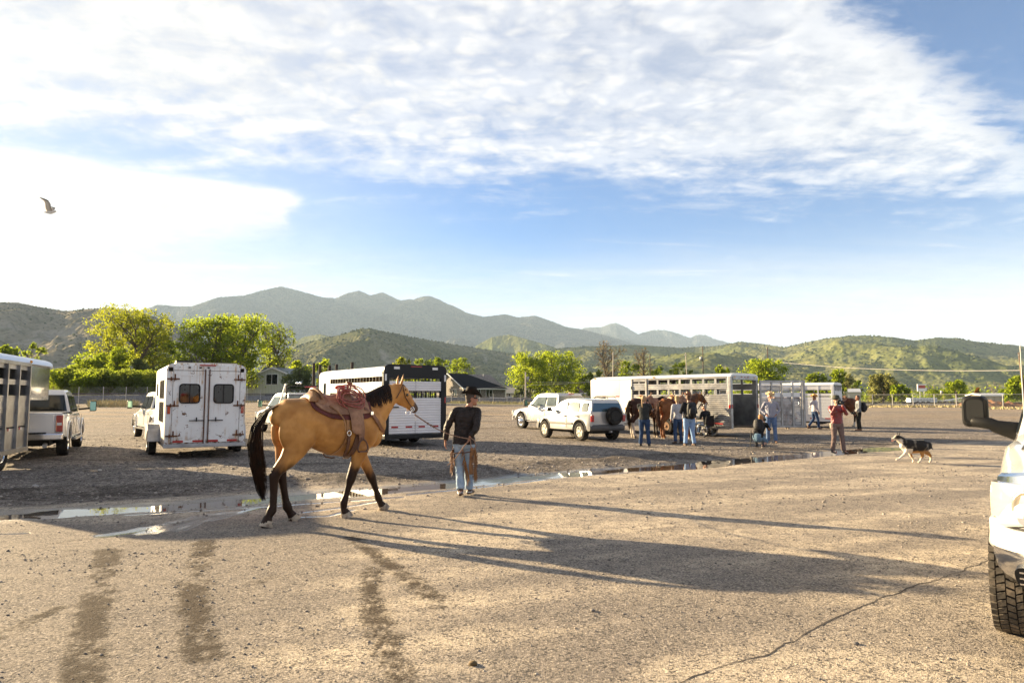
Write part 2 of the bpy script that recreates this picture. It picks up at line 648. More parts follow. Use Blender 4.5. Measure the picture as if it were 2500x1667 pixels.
def ground_fields(X, Y):
 """height and masks at world points"""
 Z = gza(X, Y)
 big = fbm(X * 0.13, Y * 0.13, 4)
 mid = fbm(X * 0.9 + 5, Y * 0.9, 4)
 fine = fbm(X * 5.3, Y * 5.3 + 3, 3)
 de, pe, se = dist_poly(X, Y, EDGE)
 de = de * se                                   # + on the far (gravel) side
 de_w = de + 0.25 * mid + 0.5 * fbm(X * 0.35, Y * 0.35 + 9, 3)
 grav = sst(de_w, -0.1, 0.35)
 # gravel lot relief: loose stones, ruts running roughly left-right
 rut = fbm(X * 0.22 + Y * 0.12, Y * 1.1 - X * 0.15, 4)
 far = np.clip(1 - Y / 160.0, 0.15, 1)
 Z = Z + grav * (0.024 * mid + 0.016 * fine + 0.050 * rut) * far
 # low lip of pushed-up gravel beyond the puddle
 lip = np.exp(-((de - 1.5 - 0.5 * big) / 0.65) ** 2) * sst(Y, 5, 9) * sst(X, 9, 3) * np.clip(0.6 + 1.2 * fbm(X * 0.45, Y * 0.3 + 4, 3), 0, 1.3)
 Z = Z + 0.13 * lip
 Z = Z + (1 - grav) * (0.006 * mid + 0.010 * big + 0.0022 * fine)
 lip = np.maximum(lip, 0.85 * np.exp(-((de - 1.1) / 1.0) ** 2) * np.clip(0.5 + 1.8 * fbm(X * 0.5, Y * 0.6 + 4, 4), 0, 1))
 # puddle hollow
 dp, pp, _ = dist_poly(X, Y, PUD)
 wid = 0.31 + 0.22 * fbm(pp * 0.55, pp * 0 + 2.0, 3) + 0.10 * fbm(pp * 2.3, pp * 0 + 7.0, 2)
 hol = np.exp(-(dp / np.maximum(wid, 0.1)) ** 2)
 dq, pq, _ = dist_poly(X, Y, PUD2)
 hol2 = np.exp(-(dq / 0.5) ** 2)
 Z = Z - 0.075 * hol - 0.060 * hol2
 # masks
 wet = np.clip(np.exp(-(dp / (0.62 + 0.4 * fbm(pp * 0.8, dp * 2, 3))) ** 2), 0, 1)
 wet = np.maximum(wet, 0.8 * np.exp(-(dq / 0.55) ** 2))
 # thin films of water on the hard surface
 film = np.zeros_like(X)
 for pts, wd in (([(265, 1306), (400, 1283), (520, 1257), (590, 1252)], 0.17), ([(360, 1299), (455, 1272), (560, 1253)], 0.19),
     ([(445, 1293), (490, 1273), (560, 1258), (640, 1236)], 0.09), ([(740, 1250), (850, 1236), (930, 1222)], 0.06),
     ([(720, 1262), (800, 1259), (860, 1244)], 0.05), ([(600, 1240), (760, 1228), (980, 1212)], 0.06), ([(0, 1303), (60, 1301)], 0.05),
     ([(310, 1256), (480, 1247), (640, 1237)], 0.06), ([(1000, 1206), (1200, 1186), (1330, 1170)], 0.08)):
  d_, p_, _ = dist_poly(X, Y, gpts(pts))
  film = np.maximum(film, np.exp(-(d_ / (wd * (1 + 0.8 * fbm(X * 2.6, Y * 2.6, 4)))) ** 2))
 film = film * (1 - grav * 0.6)
 Z = Z - 0.012 * film
 # muddy tyre tracks
 mud = np.zeros_like(X)
 for pts, wd, k in (([(268, 1330), (255, 1390), (232, 1480), (205, 1620), (190, 1750)], 0.16, 1.0), ([(505, 1310), (488, 1370), (470, 1440), (480, 1530), (500, 1600)], 0.16, 0.95),
      ([(840, 1300), (905, 1345), (990, 1405), (1085, 1480)], 0.14, 0.9), ([(905, 1370), (910, 1480), (950, 1590), (1000, 1680), (1050, 1800)], 0.14, 0.85),
      ([(-200, 1610), (0, 1555), (75, 1515), (140, 1485)], 0.09, 0.9), ([(540, 1440), (620, 1425), (700, 1400)], 0.12, 0.5),
      ([(0, 1400), (200, 1340), (420, 1320), (640, 1290)], 0.22, 0.3),
      ([(0, 1370), (120, 1330), (300, 1300)], 0.14, 0.4), ([(1750, 1760), (1450, 1600), (1300, 1500)], 0.35, 0.2)):
  d_, p_, _ = dist_poly(X, Y, gpts(pts))
  brk = np.clip(0.70 + 1.3 * fbm(p_ * 1.9, d_ * 3 + wd * 40, 3) + 1.1 * fbm(p_ * 9 + wd * 30, d_ * 22, 3), 0, 1)
  edge_ = np.exp(-(d_ / (wd * (0.9 + 0.18 * fine + .30 * mid))) ** 3)
  mud = np.maximum(mud, k * edge_ * (0.25 + 0.75 * brk) * sst(p_, 0, 0.4))
 mud = mud * (1 - grav)
 # broad faint wheel paths across the lane
 lane = fbm(X * 0.18 + Y * 0.05, Y * 1.0 - X * 0.42, 4) * 0.8
 for pts, wd, k in (([(-200, 1400), (250, 1378), (560, 1345), (760, 1300), (1000, 1262)], 0.42, .8), ([(1000, 1262), (1500, 1205), (2100, 1150), (2600, 1120)], 0.5, .45), ([(1100, 1680), (1700, 1480), (2300, 1300)], 0.45, .5),
      ([(-100, 1500), (250, 1470), (420, 1450)], 0.3, .4), ([(1300, 1330), (1800, 1260), (2400, 1195)], .35, .4)):
  d_, p_, _ = dist_poly(X, Y, gpts(pts))
  lane = lane + k * np.exp(-(d_ / (wd * (1 + 0.6 * mid))) ** 2) * np.clip(.6 + 1.2 * fbm(X * .9, Y * 1.6, 4), 0, 1.4)
 lane = lane + sst(X, -0.9, -2.6) * sst(Y, 10.0, 8.4) * (0.75 + 0.6 * fbm(X * .8, Y * 1.2 + 3, 4))  # damp lower left, darkened also to paint in a soft grey shade
 return Z, grav, np.clip(wet, 0, 1), np.clip(film, 0, 1), np.clip(mud, 0, 1), lane, de, lip

def build_ground():
 ys = [-40.0, -12.0, -4.0, 0.0]
 y = 1.0
 while y < 9500:
  ys.append(y)
  if y < 8:
   y += 0.030
  elif y < 20:
   y += 0.045
  else:
   y += 0.045 * (y / 20.0) ** 1.9 + 0.0
 ys.append(9500.0)
 ys = np.array(ys)
 ncol = 960
 s = np.linspace(-1, 1, ncol)
 wfun = np.maximum(9.0, np.abs(ys) * 1.05 + 4)
 shape = s * (0.62 + 0.38 * np.abs(s) ** 2.5)
 X = wfun[:, None] * shape[None, :] * 1.25
 Yg = np.repeat(ys[:, None], ncol, 1)
 Z, grav, wet, film, mud, lane, de, lip = ground_fields(X, Yg)
 V = np.stack([X, Yg, Z], -1).reshape(-1, 3)
 n, m = X.shape
 idx = np.arange(n * m).reshape(n, m)
 F = np.stack([idx[:-1, :-1], idx[:-1, 1:], idx[1:, 1:], idx[1:, :-1]], -1).reshape(-1, 4)
 me = np_mesh('ground', V, F, smooth=True)
 a = me.color_attributes.new('masks', 'FLOAT_COLOR', 'POINT')
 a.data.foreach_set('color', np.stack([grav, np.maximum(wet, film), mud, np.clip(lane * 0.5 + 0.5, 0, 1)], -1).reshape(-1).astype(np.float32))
 a = me.color_attributes.new('masks2', 'FLOAT_COLOR', 'POINT')
 a.data.foreach_set('color', np.stack([film, np.clip(lip, 0, 1), np.clip(wet, 0, 1), np.ones_like(film)], -1).reshape(-1).astype(np.float32))
 return me

def ground_mat():
 m = bpy.data.materials.new('packed_dirt_and_gravel')
 m.use_nodes = True
 t = NT(m.node_tree)
 b = t.n['Principled BSDF']
 p = t.pos()
 mk = t.new('ShaderNodeAttribute')
 mk.attribute_name = 'masks'
 sp = t.new('ShaderNodeSeparateColor')
 t.l.new(mk.outputs['Color'], sp.inputs[0])
 grav, wet, mud = sp.outputs
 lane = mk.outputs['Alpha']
 mk2 = t.new('ShaderNodeAttribute')
 mk2.attribute_name = 'masks2'
 sp2 = t.new('ShaderNodeSeparateColor')
 t.l.new(mk2.outputs['Color'], sp2.inputs[0])
 film, lip, wet2 = sp2.outputs
 n1 = t.noise(p, 0.55, 6, 0.6)
 n2 = t.noise(p, 6.0, 6, 0.65)
 n3 = t.noise(p, 42.0, 5, 0.7)
 n4 = t.noise(p, 150.0, 3, 0.7)
 vor = t.voronoi(p, 70.0)
 vor2 = t.voronoi(p, 26.0)
 vcol = t.voronoi(p, 70.0, out=1)
 vg = t.sep(vcol)[0]
 # hard surface: pale dust over grey aggregate
 nb = t.noise(t.mapping(p, scale=(0.6, 1.2, 1), rot=(0, 0, rad(-20))), 0.9, 9, 0.68)
 road = t.mix(t.sstep(nb, 0.42, 0.60), (0.52, 0.435, 0.325, 1), (0.32, 0.272, 0.218, 1))
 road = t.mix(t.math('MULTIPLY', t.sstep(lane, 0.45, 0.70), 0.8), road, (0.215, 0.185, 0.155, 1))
 road = t.mix(t.math('MULTIPLY', t.sstep(n2, 0.45, 0.72), 0.55), road, (0.21, 0.18, 0.155, 1))
 speck = t.math('MULTIPLY', t.sstep(vg, 0.60, 0.78), t.sstep(n2, 0.30, 0.58))
 road = t.mix(t.math('MULTIPLY', speck, 0.85), road, (0.085, 0.078, 0.070, 1))
 v3 = t.sep(t.voronoi(p, 30.0, out=1))[0]
 s3 = t.math('MULTIPLY', t.sstep(v3, 0.86, 0.92), t.sstep(t.voronoi(p, 30.0), 0.42, 0.25))
 road = t.mix(t.math('MULTIPLY', s3, 0.9), road, (0.075, 0.068, 0.060, 1))
 lite = t.math('MULTIPLY', t.sstep(vg, 0.16, 0.06), 0.5)
 road = t.mix(lite, road, (0.50, 0.43, 0.35, 1))
 straw = t.sstep(t.noise(t.mapping(p, scale=(1, 2.2, 1)), 0.42, 7, 0.7), 0.60, 0.78)
 road = t.mix(t.math('MULTIPLY', straw, 0.45), road, (0.42, 0.29, 0.12, 1))
 # gravel
 gr = t.mix(t.sstep(n1, 0.3, 0.7), (0.19, 0.162, 0.138, 1), (0.29, 0.245, 0.20, 1))
 gr = t.mix(t.sstep(n2, 0.42, 0.62), gr, (0.115, 0.098, 0.083, 1))
 gr = t.mix(t.sstep(vg, 0.75, 0.95), gr, (0.40, 0.36, 0.31, 1))
 strk = t.noise(t.mapping(p, scale=(0.14, 0.9, 1), rot=(0, 0, rad(8))), 1.1, 7, 0.65)
 gr = t.mix(t.math('MULTIPLY', t.sstep(strk, 0.50, 0.68), 0.75), gr, (0.085, 0.070, 0.058, 1))  # dark streaks paint in the shade of ruts under low sun
 yv = t.sep(p)[1]
 farm = t.math('MULTIPLY', t.sstep(yv, 28.0, 60.0), t.sstep(t.noise(t.mapping(p, scale=(0.1, 0.6, 1)), 0.6, 6, 0.7), 0.42, 0.65))
 gr = t.mix(t.math('MULTIPLY', farm, 0.7), gr, (0.36, 0.27, 0.17, 1))
 gr = t.mix(t.math('MULTIPLY', lip, 0.8), gr, (0.062, 0.050, 0.040, 1))
 cell = t.math('MULTIPLY_ADD', t.sep(t.voronoi(p, 38.0, out=1))[1], 0.9, 0.55)
 cell2 = t.math('MULTIPLY_ADD', t.sep(t.voronoi(p, 11.0, out=1))[1], 0.5, 0.75)
 cc = t.math('MULTIPLY', cell, cell2)
 gr = t.vmath('MULTIPLY', gr, t.comb(cc, cc, cc))
 rc = t.math('MULTIPLY_ADD', t.sep(t.voronoi(p, 85.0, out=1))[1], 0.60, 0.70)
 road = t.vmath('MULTIPLY', road, t.comb(rc, rc, rc))
 c = t.mix(grav, road, gr)
 # beyond the fence: fields
 fld = t.mix(t.sstep(t.noise(p, 0.05, 5, 0.6), 0.4, 0.6), (0.10, 0.12, 0.035, 1), (0.20, 0.17, 0.08, 1))
 c = t.mix(t.sstep(yv, 112.0, 118.0), c, fld)
 mn = t.sstep(t.math('ADD', t.math('MULTIPLY_ADD', n3, 1.7, -.85), t.math('ADD', t.math('MULTIPLY_ADD', n2, 1.3, -.65), mud)), 0.30, 0.98)
 mn = t.math('MULTIPLY', mn, t.sstep(mud, 0.03, 0.20))
 c = t.mix(t.math('MULTIPLY', mn, 0.92), c, (0.052, 0.037, 0.025, 1))
 wz = t.sstep(t.math('MULTIPLY_ADD', n2, 0.30, wet), 0.40, 0.75)
 c = t.mix(t.math('MULTIPLY', wz, 0.72), c, t.mix(grav, (0.12, 0.095, 0.07, 1), (0.05, 0.042, 0.035, 1)))
 fz = t.sstep(t.math('MULTIPLY_ADD', n2, 0.55, film), 0.62, 0.82)
 t.put(b.inputs['Base Color'], c)
 rr = t.math('MULTIPLY_ADD', wz, -0.62, 0.93)
 rr = t.math('MULTIPLY_ADD', fz, -0.60, rr, clamp=True)
 rr = t.math('MAXIMUM', rr, 0.06)
 t.put(b.inputs['Roughness'], rr)
 t.put(b.inputs['Specular IOR Level'], t.math('MULTIPLY_ADD', wz, 0.45, 0.12))
 h = t.math('ADD', t.math('MULTIPLY', n3, 0.9), t.math('MULTIPLY', n4, 0.45))
 peb = t.math('MULTIPLY', t.sstep(vor, 0.45, 0.05), t.math('MULTIPLY_ADD', grav, 0.8, 0.65))
 peb2 = t.math('MULTIPLY', t.sstep(vor2, 0.40, 0.05), t.math('MULTIPLY_ADD', grav, 1.2, 0.35))
 h = t.math('ADD', h, t.math('ADD', peb, peb2))
 h = t.math('ADD', h, t.math('MULTIPLY', mn, t.math('MULTIPLY', n2, 2.0)))
 dry = t.math('SUBTRACT', 1.0, t.math('MULTIPLY', fz, 0.97))
 h = t.math('MULTIPLY', h, dry)
 t.l.new(t.bump(h, 0.95, 0.014), b.inputs['Normal'])
 return m

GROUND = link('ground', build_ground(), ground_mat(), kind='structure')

def water_mat():
 m = bpy.data.materials.new('muddy_water')
 m.use_nodes = True
 t = NT(m.node_tree)
 b = t.n['Principled BSDF']
 p = t.pos()
 b.inputs['Base Color'].default_value = (0.075, 0.055, 0.038, 1)
 b.inputs['Roughness'].default_value = 0.02
 b.inputs['IOR'].default_value = 1.33
 b.inputs['Specular IOR Level'].default_value = 0.8
 t.l.new(t.bump(t.noise(p, 5.0, 2, 0.5), 0.03, 0.01), b.inputs['Normal'])
 return m

def ribbon(P, half, z, name, mat):
 P = [Vector((*p, z)) for p in P]
 vs = []
 fs = []
 for i, p in enumerate(P):
  t_ = (P[min(i + 1, len(P) - 1)] - P[max(i - 1, 0)]).normalized()
  s_ = Vector((-t_.y, t_.x, 0))
  vs += [p - s_ * half, p + s_ * half]
  if i:
   fs.append((2 * i - 2, 2 * i - 1, 2 * i + 1, 2 * i))
 return link(name, mesh_from(name, vs, fs), mat, kind='structure')

WATER = water_mat()
ribbon(PUD, 1.0, -0.024, 'puddle_water', WATER)
ribbon(PUD2, 0.9, -0.022, 'puddle_water', WATER)

def gheight(x, y):
 X = np.array([x, ], dtype=float)
 Y = np.array([y, ], dtype=float)
 return float(ground_fields(X, Y)[0][0])

# expansion crack across the lane, a real dark slit with crumbled lips
def crack():
 pts = [(1560, 1720), (1640, 1680), (1700, 1650), (1770, 1625), (1860, 1603), (1930, 1570), (2000, 1528), (2080, 1490), (2150, 1462), (2220, 1434), (2290, 1414), (2360, 1388), (2450, 1352), (2600, 1300)]
 W = [G(*p) for p in pts]
 rr = random.Random(3)
 line = []
 for a, b in zip(W[:-1], W[1:]):
  k = max(3, int((b - a).length / 0.035))
  for i in range(k):
   line.append(a.lerp(b, i / k))
 X = np.array([q.x for q in line])
 Yv = np.array([q.y for q in line])
 jx = 0.045 * fbm(X * 4.1, Yv * 4.1, 5)
 jy = 0.045 * fbm(X * 4.1 + 40, Yv * 4.1, 5)
 wv = 0.0015 + 0.010 * np.clip(fbm(X * 1.3 + 9, Yv * 1.3, 4) + 0.25, 0, 1) + 0.0015
 Z = ground_fields(X, Yv)[0] + 0.002
 vs = []
 fs = []
 for i in range(len(line)):
  wl = wv[i] * rr.uniform(0.5, 1.3)
  wr = wv[i] * rr.uniform(0.5, 1.3)
  vs += [(X[i] + jx[i] - wl * 0.5, Yv[i] + jy[i] + wl, Z[i]), (X[i] + jx[i] + wr * 0.5, Yv[i] + jy[i] - wr, Z[i])]
  if i:
   fs.append((2 * i - 2, 2 * i - 1, 2 * i + 1, 2 * i))
 link('pavement_crack', mesh_from('pavement_crack', vs, fs), M_('crack_dark', (0.045, 0.036, 0.028), 0.95), kind='structure')

crack()

# loose stones
def ico():
 bm = bmesh.new()
 bmesh.ops.create_icosphere(bm, subdivisions=1, radius=1.0)
 bm.verts.ensure_lookup_table()
 V = np.array([v.co[:] for v in bm.verts])
 F = np.array([[v.index for v in f.verts] for f in bm.faces])
 bm.free()
 return V, F

ICO_V, ICO_F = ico()

def scatter_blobs(P, S, rng, squash=0.6, jit=0.35):
 """P (n,3) positions, S (n,) sizes -> vertices, faces of jittered stones"""
 n = len(P)
 k = len(ICO_V)
 V = np.repeat(ICO_V[None], n, 0) * (1 + jit * (rng.random((n, k, 1)) - 0.5) * 2)
 sc = np.stack([1 + 0.5 * (rng.random(n) - 0.5), 1 + 0.5 * (rng.random(n) - 0.5), squash * (1 + 0.5 * (rng.random(n) - 0.5))], -1)
 V = V * sc[:, None, :]
 a = rng.random(n) * 6.283
 c, s = np.cos(a), np.sin(a)
 x = V[..., 0] * c[:, None] - V[..., 1] * s[:, None]
 y = V[..., 0] * s[:, None] + V[..., 1] * c[:, None]
 V = np.stack([x, y, V[..., 2]], -1) * S[:, None, None] + P[:, None, :]
 F = (ICO_F[None] + (np.arange(n) * k)[:, None, None]).reshape(-1, 3)
 return V.reshape(-1, 3), F

def pebbles():
 rng = np.random.default_rng(11)
 out = []
 for (n, y0, y1, s0, s1, pw) in ((9000, 2.6, 9.0, 0.0035, 0.012, 3.0), (7000, 6.0, 16.0, 0.005, 0.017, 2.6), (13000, 9.0, 28.0, 0.008, 0.026, 2.6), (90, 3.0, 16, 0.012, 0.024, 2.0)):
  Yv = y0 + (y1 - y0) * rng.random(n) ** 0.8
  Xv = (rng.random(n) * 2 - 1) * (Yv * 0.80 + 0.6)
  cl = fbm(Xv * 0.8, Yv * 0.8, 4)
  keep = rng.random(n) < np.clip(0.40 + 1.7 * cl, 0.06, 1)
  Xv, Yv = Xv[keep], Yv[keep]
  Z, grav, wet, film, mud, lane, de, lip = ground_fields(Xv, Yv)
  S = s0 + (s1 - s0) * rng.random(len(Xv)) ** pw
  S = S * (1 + 0.6 * grav)
  out.append((np.stack([Xv, Yv, Z + S * 0.22], -1), S))
 P = np.concatenate([o[0] for o in out])
 S = np.concatenate([o[1] for o in out])
 V, F = scatter_blobs(P, S, rng)
 me = np_mesh('loose_stones', V, F)
 m = bpy.data.materials.new('stone')
 m.use_nodes = True
 t = NT(m.node_tree)
 b = t.n['Principled BSDF']
 rnd = t.new('ShaderNodeNewGeometry').outputs['Random Per Island']
 t.put(b.inputs['Base Color'], t.ramp(rnd, [(0.0, (0.09, 0.08, 0.075)), (0.45, (0.17, 0.15, 0.13)), (0.8, (0.27, 0.23, 0.19)), (1.0, (0.42, 0.37, 0.31))]))
 b.inputs['Roughness'].default_value = 0.85
 link('loose_stones', me, m, kind='stuff')

pebbles()

# ------------------------------------------------------------------ hills
def hill_mat(name, cols, rock, green, bumpd):
 m = bpy.data.materials.new(name)
 m.use_nodes = True
 t = NT(m.node_tree)
 b = t.n['Principled BSDF']
 p = t.pos()
 n1 = t.noise(p, 0.0022, 7, 0.62)
 n2 = t.noise(p, 0.03, 6, 0.68)
 sp = t.voronoi(p, 0.085)
 c = t.mix(t.sstep(n1, 0.38, 0.62), (*cols[0], 1), (*cols[1], 1))
 c = t.mix(t.math('MULTIPLY', t.sstep(n2, 0.45, 0.62), 0.7), c, (*cols[2], 1))
 c = t.mix(t.math('MULTIPLY', t.sstep(sp, 0.42, 0.18), 0.55), c, (*[x * 0.45 for x in cols[2]], 1))
 zz_ = t.sep(p)[2]
 rk = t.math('MULTIPLY', t.sstep(t.noise(p, 0.012, 8, 0.7, 0.6), 0.53, 0.66), rock)
 rk = t.math('MULTIPLY', rk, t.sstep(zz_, 230.0, 60.0))
 c = t.mix(rk, c, (0.30, 0.27, 0.23, 1))
 t.put(b.inputs['Base Color'], c)
 b.inputs['Roughness'].default_value = 1.0
 b.inputs['Specular IOR Level'].default_value = 0.0
 t.l.new(t.bump(t.math('ADD', n2, t.math('MULTIPLY', sp, 0.5)), 1.0, bumpd), b.inputs['Normal'])
 return m

D2P = 2500 / 2352.0

def hill(name, prof, Yr, Y0, mat, nx=700, ny=150, amp=0.5, seed=0, back=0.35, rough=0.012, ridgepow=1.25, spur=260.0, base=0.0):
 """prof: ridge points in the photograph's display pixels; Yr ridge distance; Y0 foot distance"""
 pts = [(x * D2P, y * D2P) for x, y in prof]
 px = np.linspace(pts[0][0], pts[-1][0], nx)
 py = np.interp(px, [p[0] for p in pts], [p[1] for p in pts])
 # direction of each column
 xc = (px - 1250) / FPX
 yc = -(py - 833.5) / FPX
 dyy = math.cos(TH) - math.sin(TH) * yc
 dzz = math.sin(TH) + math.cos(TH) * yc
 sx = xc / dyy
 Yrc = Yr * (1 + 0.10 * np.sin(px * 0.006 + seed) + 0.06 * fbm(px * 0.004 + seed, px * 0 + seed, 3))
 E = dzz / dyy * Yrc + CAMH
 ys_n = np.concatenate([np.linspace(0, 1, ny) ** 0.9, 1 + back * np.linspace(0.03, 1, ny // 4)])
 T = np.repeat(ys_n[:, None], nx, 1)
 Yc = Y0 + (Yrc[None] - Y0) * T
 X = sx[None] * Yc
 f = np.clip(T, 0, 1)
 shape = f ** ridgepow
 sp_ = ridged(X / (spur * 4) + seed * 3.1, Yc / (spur * 6) + seed, 6)
 sp2 = fbm(X / spur + seed, Yc / (spur * 1.4) + seed * 2, 6)
 env = (4 * f * (1 - f)) ** 0.8
 Hh = E[None] * (shape + env * amp * (0.55 * (sp_ - 0.35) + 0.45 * sp2))
 Hh = Hh * (1 + 0.0 * T)
 bk = np.clip((T - 1) / back, 0, 1)
 Hh = Hh * (1 - 0.75 * bk ** 1.2)
 jag = fbm(px * 0.21 + seed, px * 0 + 3, 4)
 Hh = Hh + rough * E[None] * jag[None] * np.exp(-((T - 1) / 0.08) ** 2) * 1.2
 Hh = np.maximum(Hh, -8 + 0 * Hh) + base
 endf = sst(px, px[0], px[0] + 60) * sst(px, px[-1], px[-1] - 60)
 Hh = Hh * (0.25 + 0.75 * endf[None]) - 3
 V = np.stack([X, Yc, Hh], -1).reshape(-1, 3)
 n, m_ = X.shape
 idx = np.arange(n * m_).reshape(n, m_)
 F = np.stack([idx[:-1, :-1], idx[:-1, 1:], idx[1:, 1:], idx[1:, :-1]], -1).reshape(-1, 4)
 me = np_mesh(name, V, F, smooth=True)
 link(name, me, mat, kind='structure')
 return X, Yc, Hh, T

SCRUB = ((0.115, 0.12, 0.058), (0.155, 0.145, 0.08), (0.05, 0.065, 0.028))
HM_FAR = hill_mat('far_mountain_forest', ((0.13, 0.14, 0.14), (0.20, 0.20, 0.18), (0.065, 0.078, 0.078)), 0.3, 0, 140)
HM_MID = hill_mat('scrub_hillside', SCRUB, 0.9, 1, 9)
HM_GRN = hill_mat('green_hillside', ((0.12, 0.135, 0.042), (0.165, 0.16, 0.062), (0.045, 0.060, 0.024)), 0.12, 1, 5)
HM_BRN = hill_mat('dry_haze_lit_hillside', ((0.20, 0.175, 0.125), (0.24, 0.21, 0.155), (0.11, 0.105, 0.07)), 1.0, 1, 9)  # dry slope colours, lightened to paint in the glow of haze

hill('far_mountains', [(1200, 800), (1300, 770), (1340, 757), (1380, 752), (1400, 744), (1415, 741), (1440, 752), (1465, 767), (1500, 757), (1530, 758), (1560, 766), (1585, 776),
  (1600, 768), (1622, 769), (1640, 778), (1660, 783), (1700, 796), (1760, 812)], 8800, 5600, HM_FAR, 500, 80, amp=0.6, seed=5, rough=0.02, spur=700)
hill('far_mountains', [(-900, 640), (-600, 700), (-300, 680), (0, 725), (250, 735), (318, 714), (360, 702), (440, 703), (500, 682), (560, 678), (600, 667), (645, 657), (690, 668), (740, 682), (770, 685), (800, 672),
  (825, 668), (850, 678), (880, 671), (920, 690), (960, 694), (1000, 695), (1040, 703), (1075, 720), (1110, 727), (1160, 721), (1190, 728), (1230, 724),
  (1270, 738), (1300, 750), (1340, 756), (1400, 772), (1460, 790), (1540, 812)], 7000, 3900, HM_FAR, 900, 130, amp=0.75, seed=2, rough=0.012, spur=620)
hill('grassy_hill', [(1040, 812), (1090, 795), (1130, 773), (1170, 767), (1220, 780), (1270, 795), (1330, 812)], 3900, 3300, HM_GRN, 200, 60, amp=0.45, seed=9, spur=120)
hill('grassy_hill', [(620, 812), (670, 786), (700, 772), (735, 766), (775, 776), (830, 800)], 4000, 3400, HM_GRN, 160, 50, amp=0.45, seed=12, spur=120)
R1 = hill('right_hills', [(1180, 822), (1250, 801), (1300, 797), (1350, 793), (1400, 793), (1450, 790), (1500, 793), (1560, 797), (1600, 795), (1650, 793), (1700, 783), (1750, 788), (1800, 796),
  (1850, 785), (1900, 775), (1960, 770), (2000, 771), (2050, 772), (2100, 780), (2150, 774), (2200, 776), (2250, 785), (2300, 792), (2352, 797),
  (2600, 800), (2900, 780), (3300, 810)], 2700, 1150, HM_GRN, 900, 170, amp=0.75, seed=4, spur=300, ridgepow=1.15)
R2 = hill('middle_hills', [(560, 842), (640, 815), (690, 790), (740, 775), (790, 765), (830, 752), (870, 758), (920, 768), (1000, 782), (1060, 792), (1130, 803), (1200, 815), (1260, 826), (1330, 838), (1400, 850)],
  2100, 1150, HM_MID, 600, 130, amp=0.5, seed=7, spur=150)
R3 = hill('left_hills', [(-1200, 640), (-700, 700), (-400, 660), (-150, 700), (0, 691), (40, 692), (80, 700), (150, 712), (200, 707), (260, 705), (320, 713), (380, 735), (430, 757), (480, 785), (540, 820), (600, 850)],
  1500, 760, HM_BRN, 800, 150, amp=0.42, seed=1, spur=120)

def hillside_shrubs():
 rng = np.random.default_rng(5)
 Ps = []
 Ss = []
 for (X, Y, Z, T), n, s0 in ((R1, 11000, 2.6), (R2, 6500, 2.3), (R3, 9000, 1.7)):
  rows = np.clip((rng.random(n) ** 0.8 * (X.shape[0] * 0.83)).astype(int), 2, X.shape[0] - 2)
  # extra along the skyline
  k = n // 7
  ridge = np.argmin(np.abs(T[:, 0] - 1.0))
  rows[:k] = ridge + rng.integers(-3, 2, k)
  cols = rng.integers(2, X.shape[1] - 2, n)
  cl = fbm(X[rows, cols] * 0.006, Y[rows, cols] * 0.004, 4)
  keep = rng.random(n) < np.clip(0.45 + 1.8 * cl, 0.05, 1)
  rows, cols = rows[keep], cols[keep]
  jx = rng.random(len(rows))[:, None]
  P = np.stack([X[rows, cols], Y[rows, cols], Z[rows, cols]], -1) * (1 - jx) + np.stack([X[rows + 1, cols + 1], Y[rows + 1, cols + 1], Z[rows + 1, cols + 1]], -1) * jx
  S = s0 * (0.55 + 1.0 * rng.random(len(rows)) ** 1.6)
  P[:, 2] += S * 0.35
  Ps.append(P)
  Ss.append(S)
 V, F = scatter_blobs(np.concatenate(Ps), np.concatenate(Ss), rng, squash=0.85, jit=0.4)
 m = bpy.data.materials.new('juniper')
 m.use_nodes = True
 t = NT(m.node_tree)
 b = t.n['Principled BSDF']
 rnd = t.new('ShaderNodeNewGeometry').outputs['Random Per Island']
 t.put(b.inputs['Base Color'], t.ramp(rnd, [(0, (0.035, 0.048, 0.02)), (0.6, (0.055, 0.07, 0.028)), (1, (0.10, 0.11, 0.04))]))
 b.inputs['Roughness'].default_value = 1.0
 b.inputs['Specular IOR Level'].default_value = 0.0
 link('hillside_shrubs', np_mesh('hillside_shrubs', V, F), m, kind='stuff')

hillside_shrubs()

# haze: one closed box of thin air round everything
def haze():
 m = bpy.data.materials.new('thin_haze')
 m.use_nodes = True
 t = NT(m.node_tree)
 t.n.clear()
 o = t.new('ShaderNodeOutputMaterial')
 v = t.new('ShaderNodeVolumePrincipled')
 v.inputs['Color'].default_value = (0.58, 0.77, 1.0, 1)
 v.inputs['Density'].default_value = HAZE_D
 v.inputs['Anisotropy'].default_value = 0.0
 t.l.new(v.outputs[0], o.inputs['Volume'])
 mb = MB().bb(-9000, 12000, -120, 11500, -22, 1330)
 link('haze', mb.mesh('haze'), m, kind='stuff')

HAZE_D = 6.0e-5
haze()

# ------------------------------------------------------------------ shared materials
WHITE = M_('white_paint', (0.80, 0.79, 0.76), 0.32, dirt=0.25, dirtcol=(0.55, 0.50, 0.42), coat=0.3)
TRUCKW = M_('truck_white', (0.72, 0.71, 0.69), 0.22, coat=0.8, dirt=0.18, dirtcol=(0.5, 0.45, 0.38))
SILVERP = M_('silver_paint', (0.44, 0.435, 0.42), 0.28, metal=0.35, coat=0.8, dirt=0.22, dirtcol=(0.45, 0.40, 0.33))
ALU = M_('aluminium', (0.40, 0.395, 0.39), 0.36, metal=0.8, var=0.35, vscale=2.5, dirt=0.30, dirtcol=(0.34, 0.30, 0.25), bump=0.1, bscale=3)
ALUD = M_('dull_aluminium', (0.46, 0.45, 0.44), 0.50, metal=0.6, var=0.4, vscale=3.0, dirt=0.5, dirtcol=(0.28, 0.25, 0.21), dirtscale=3)
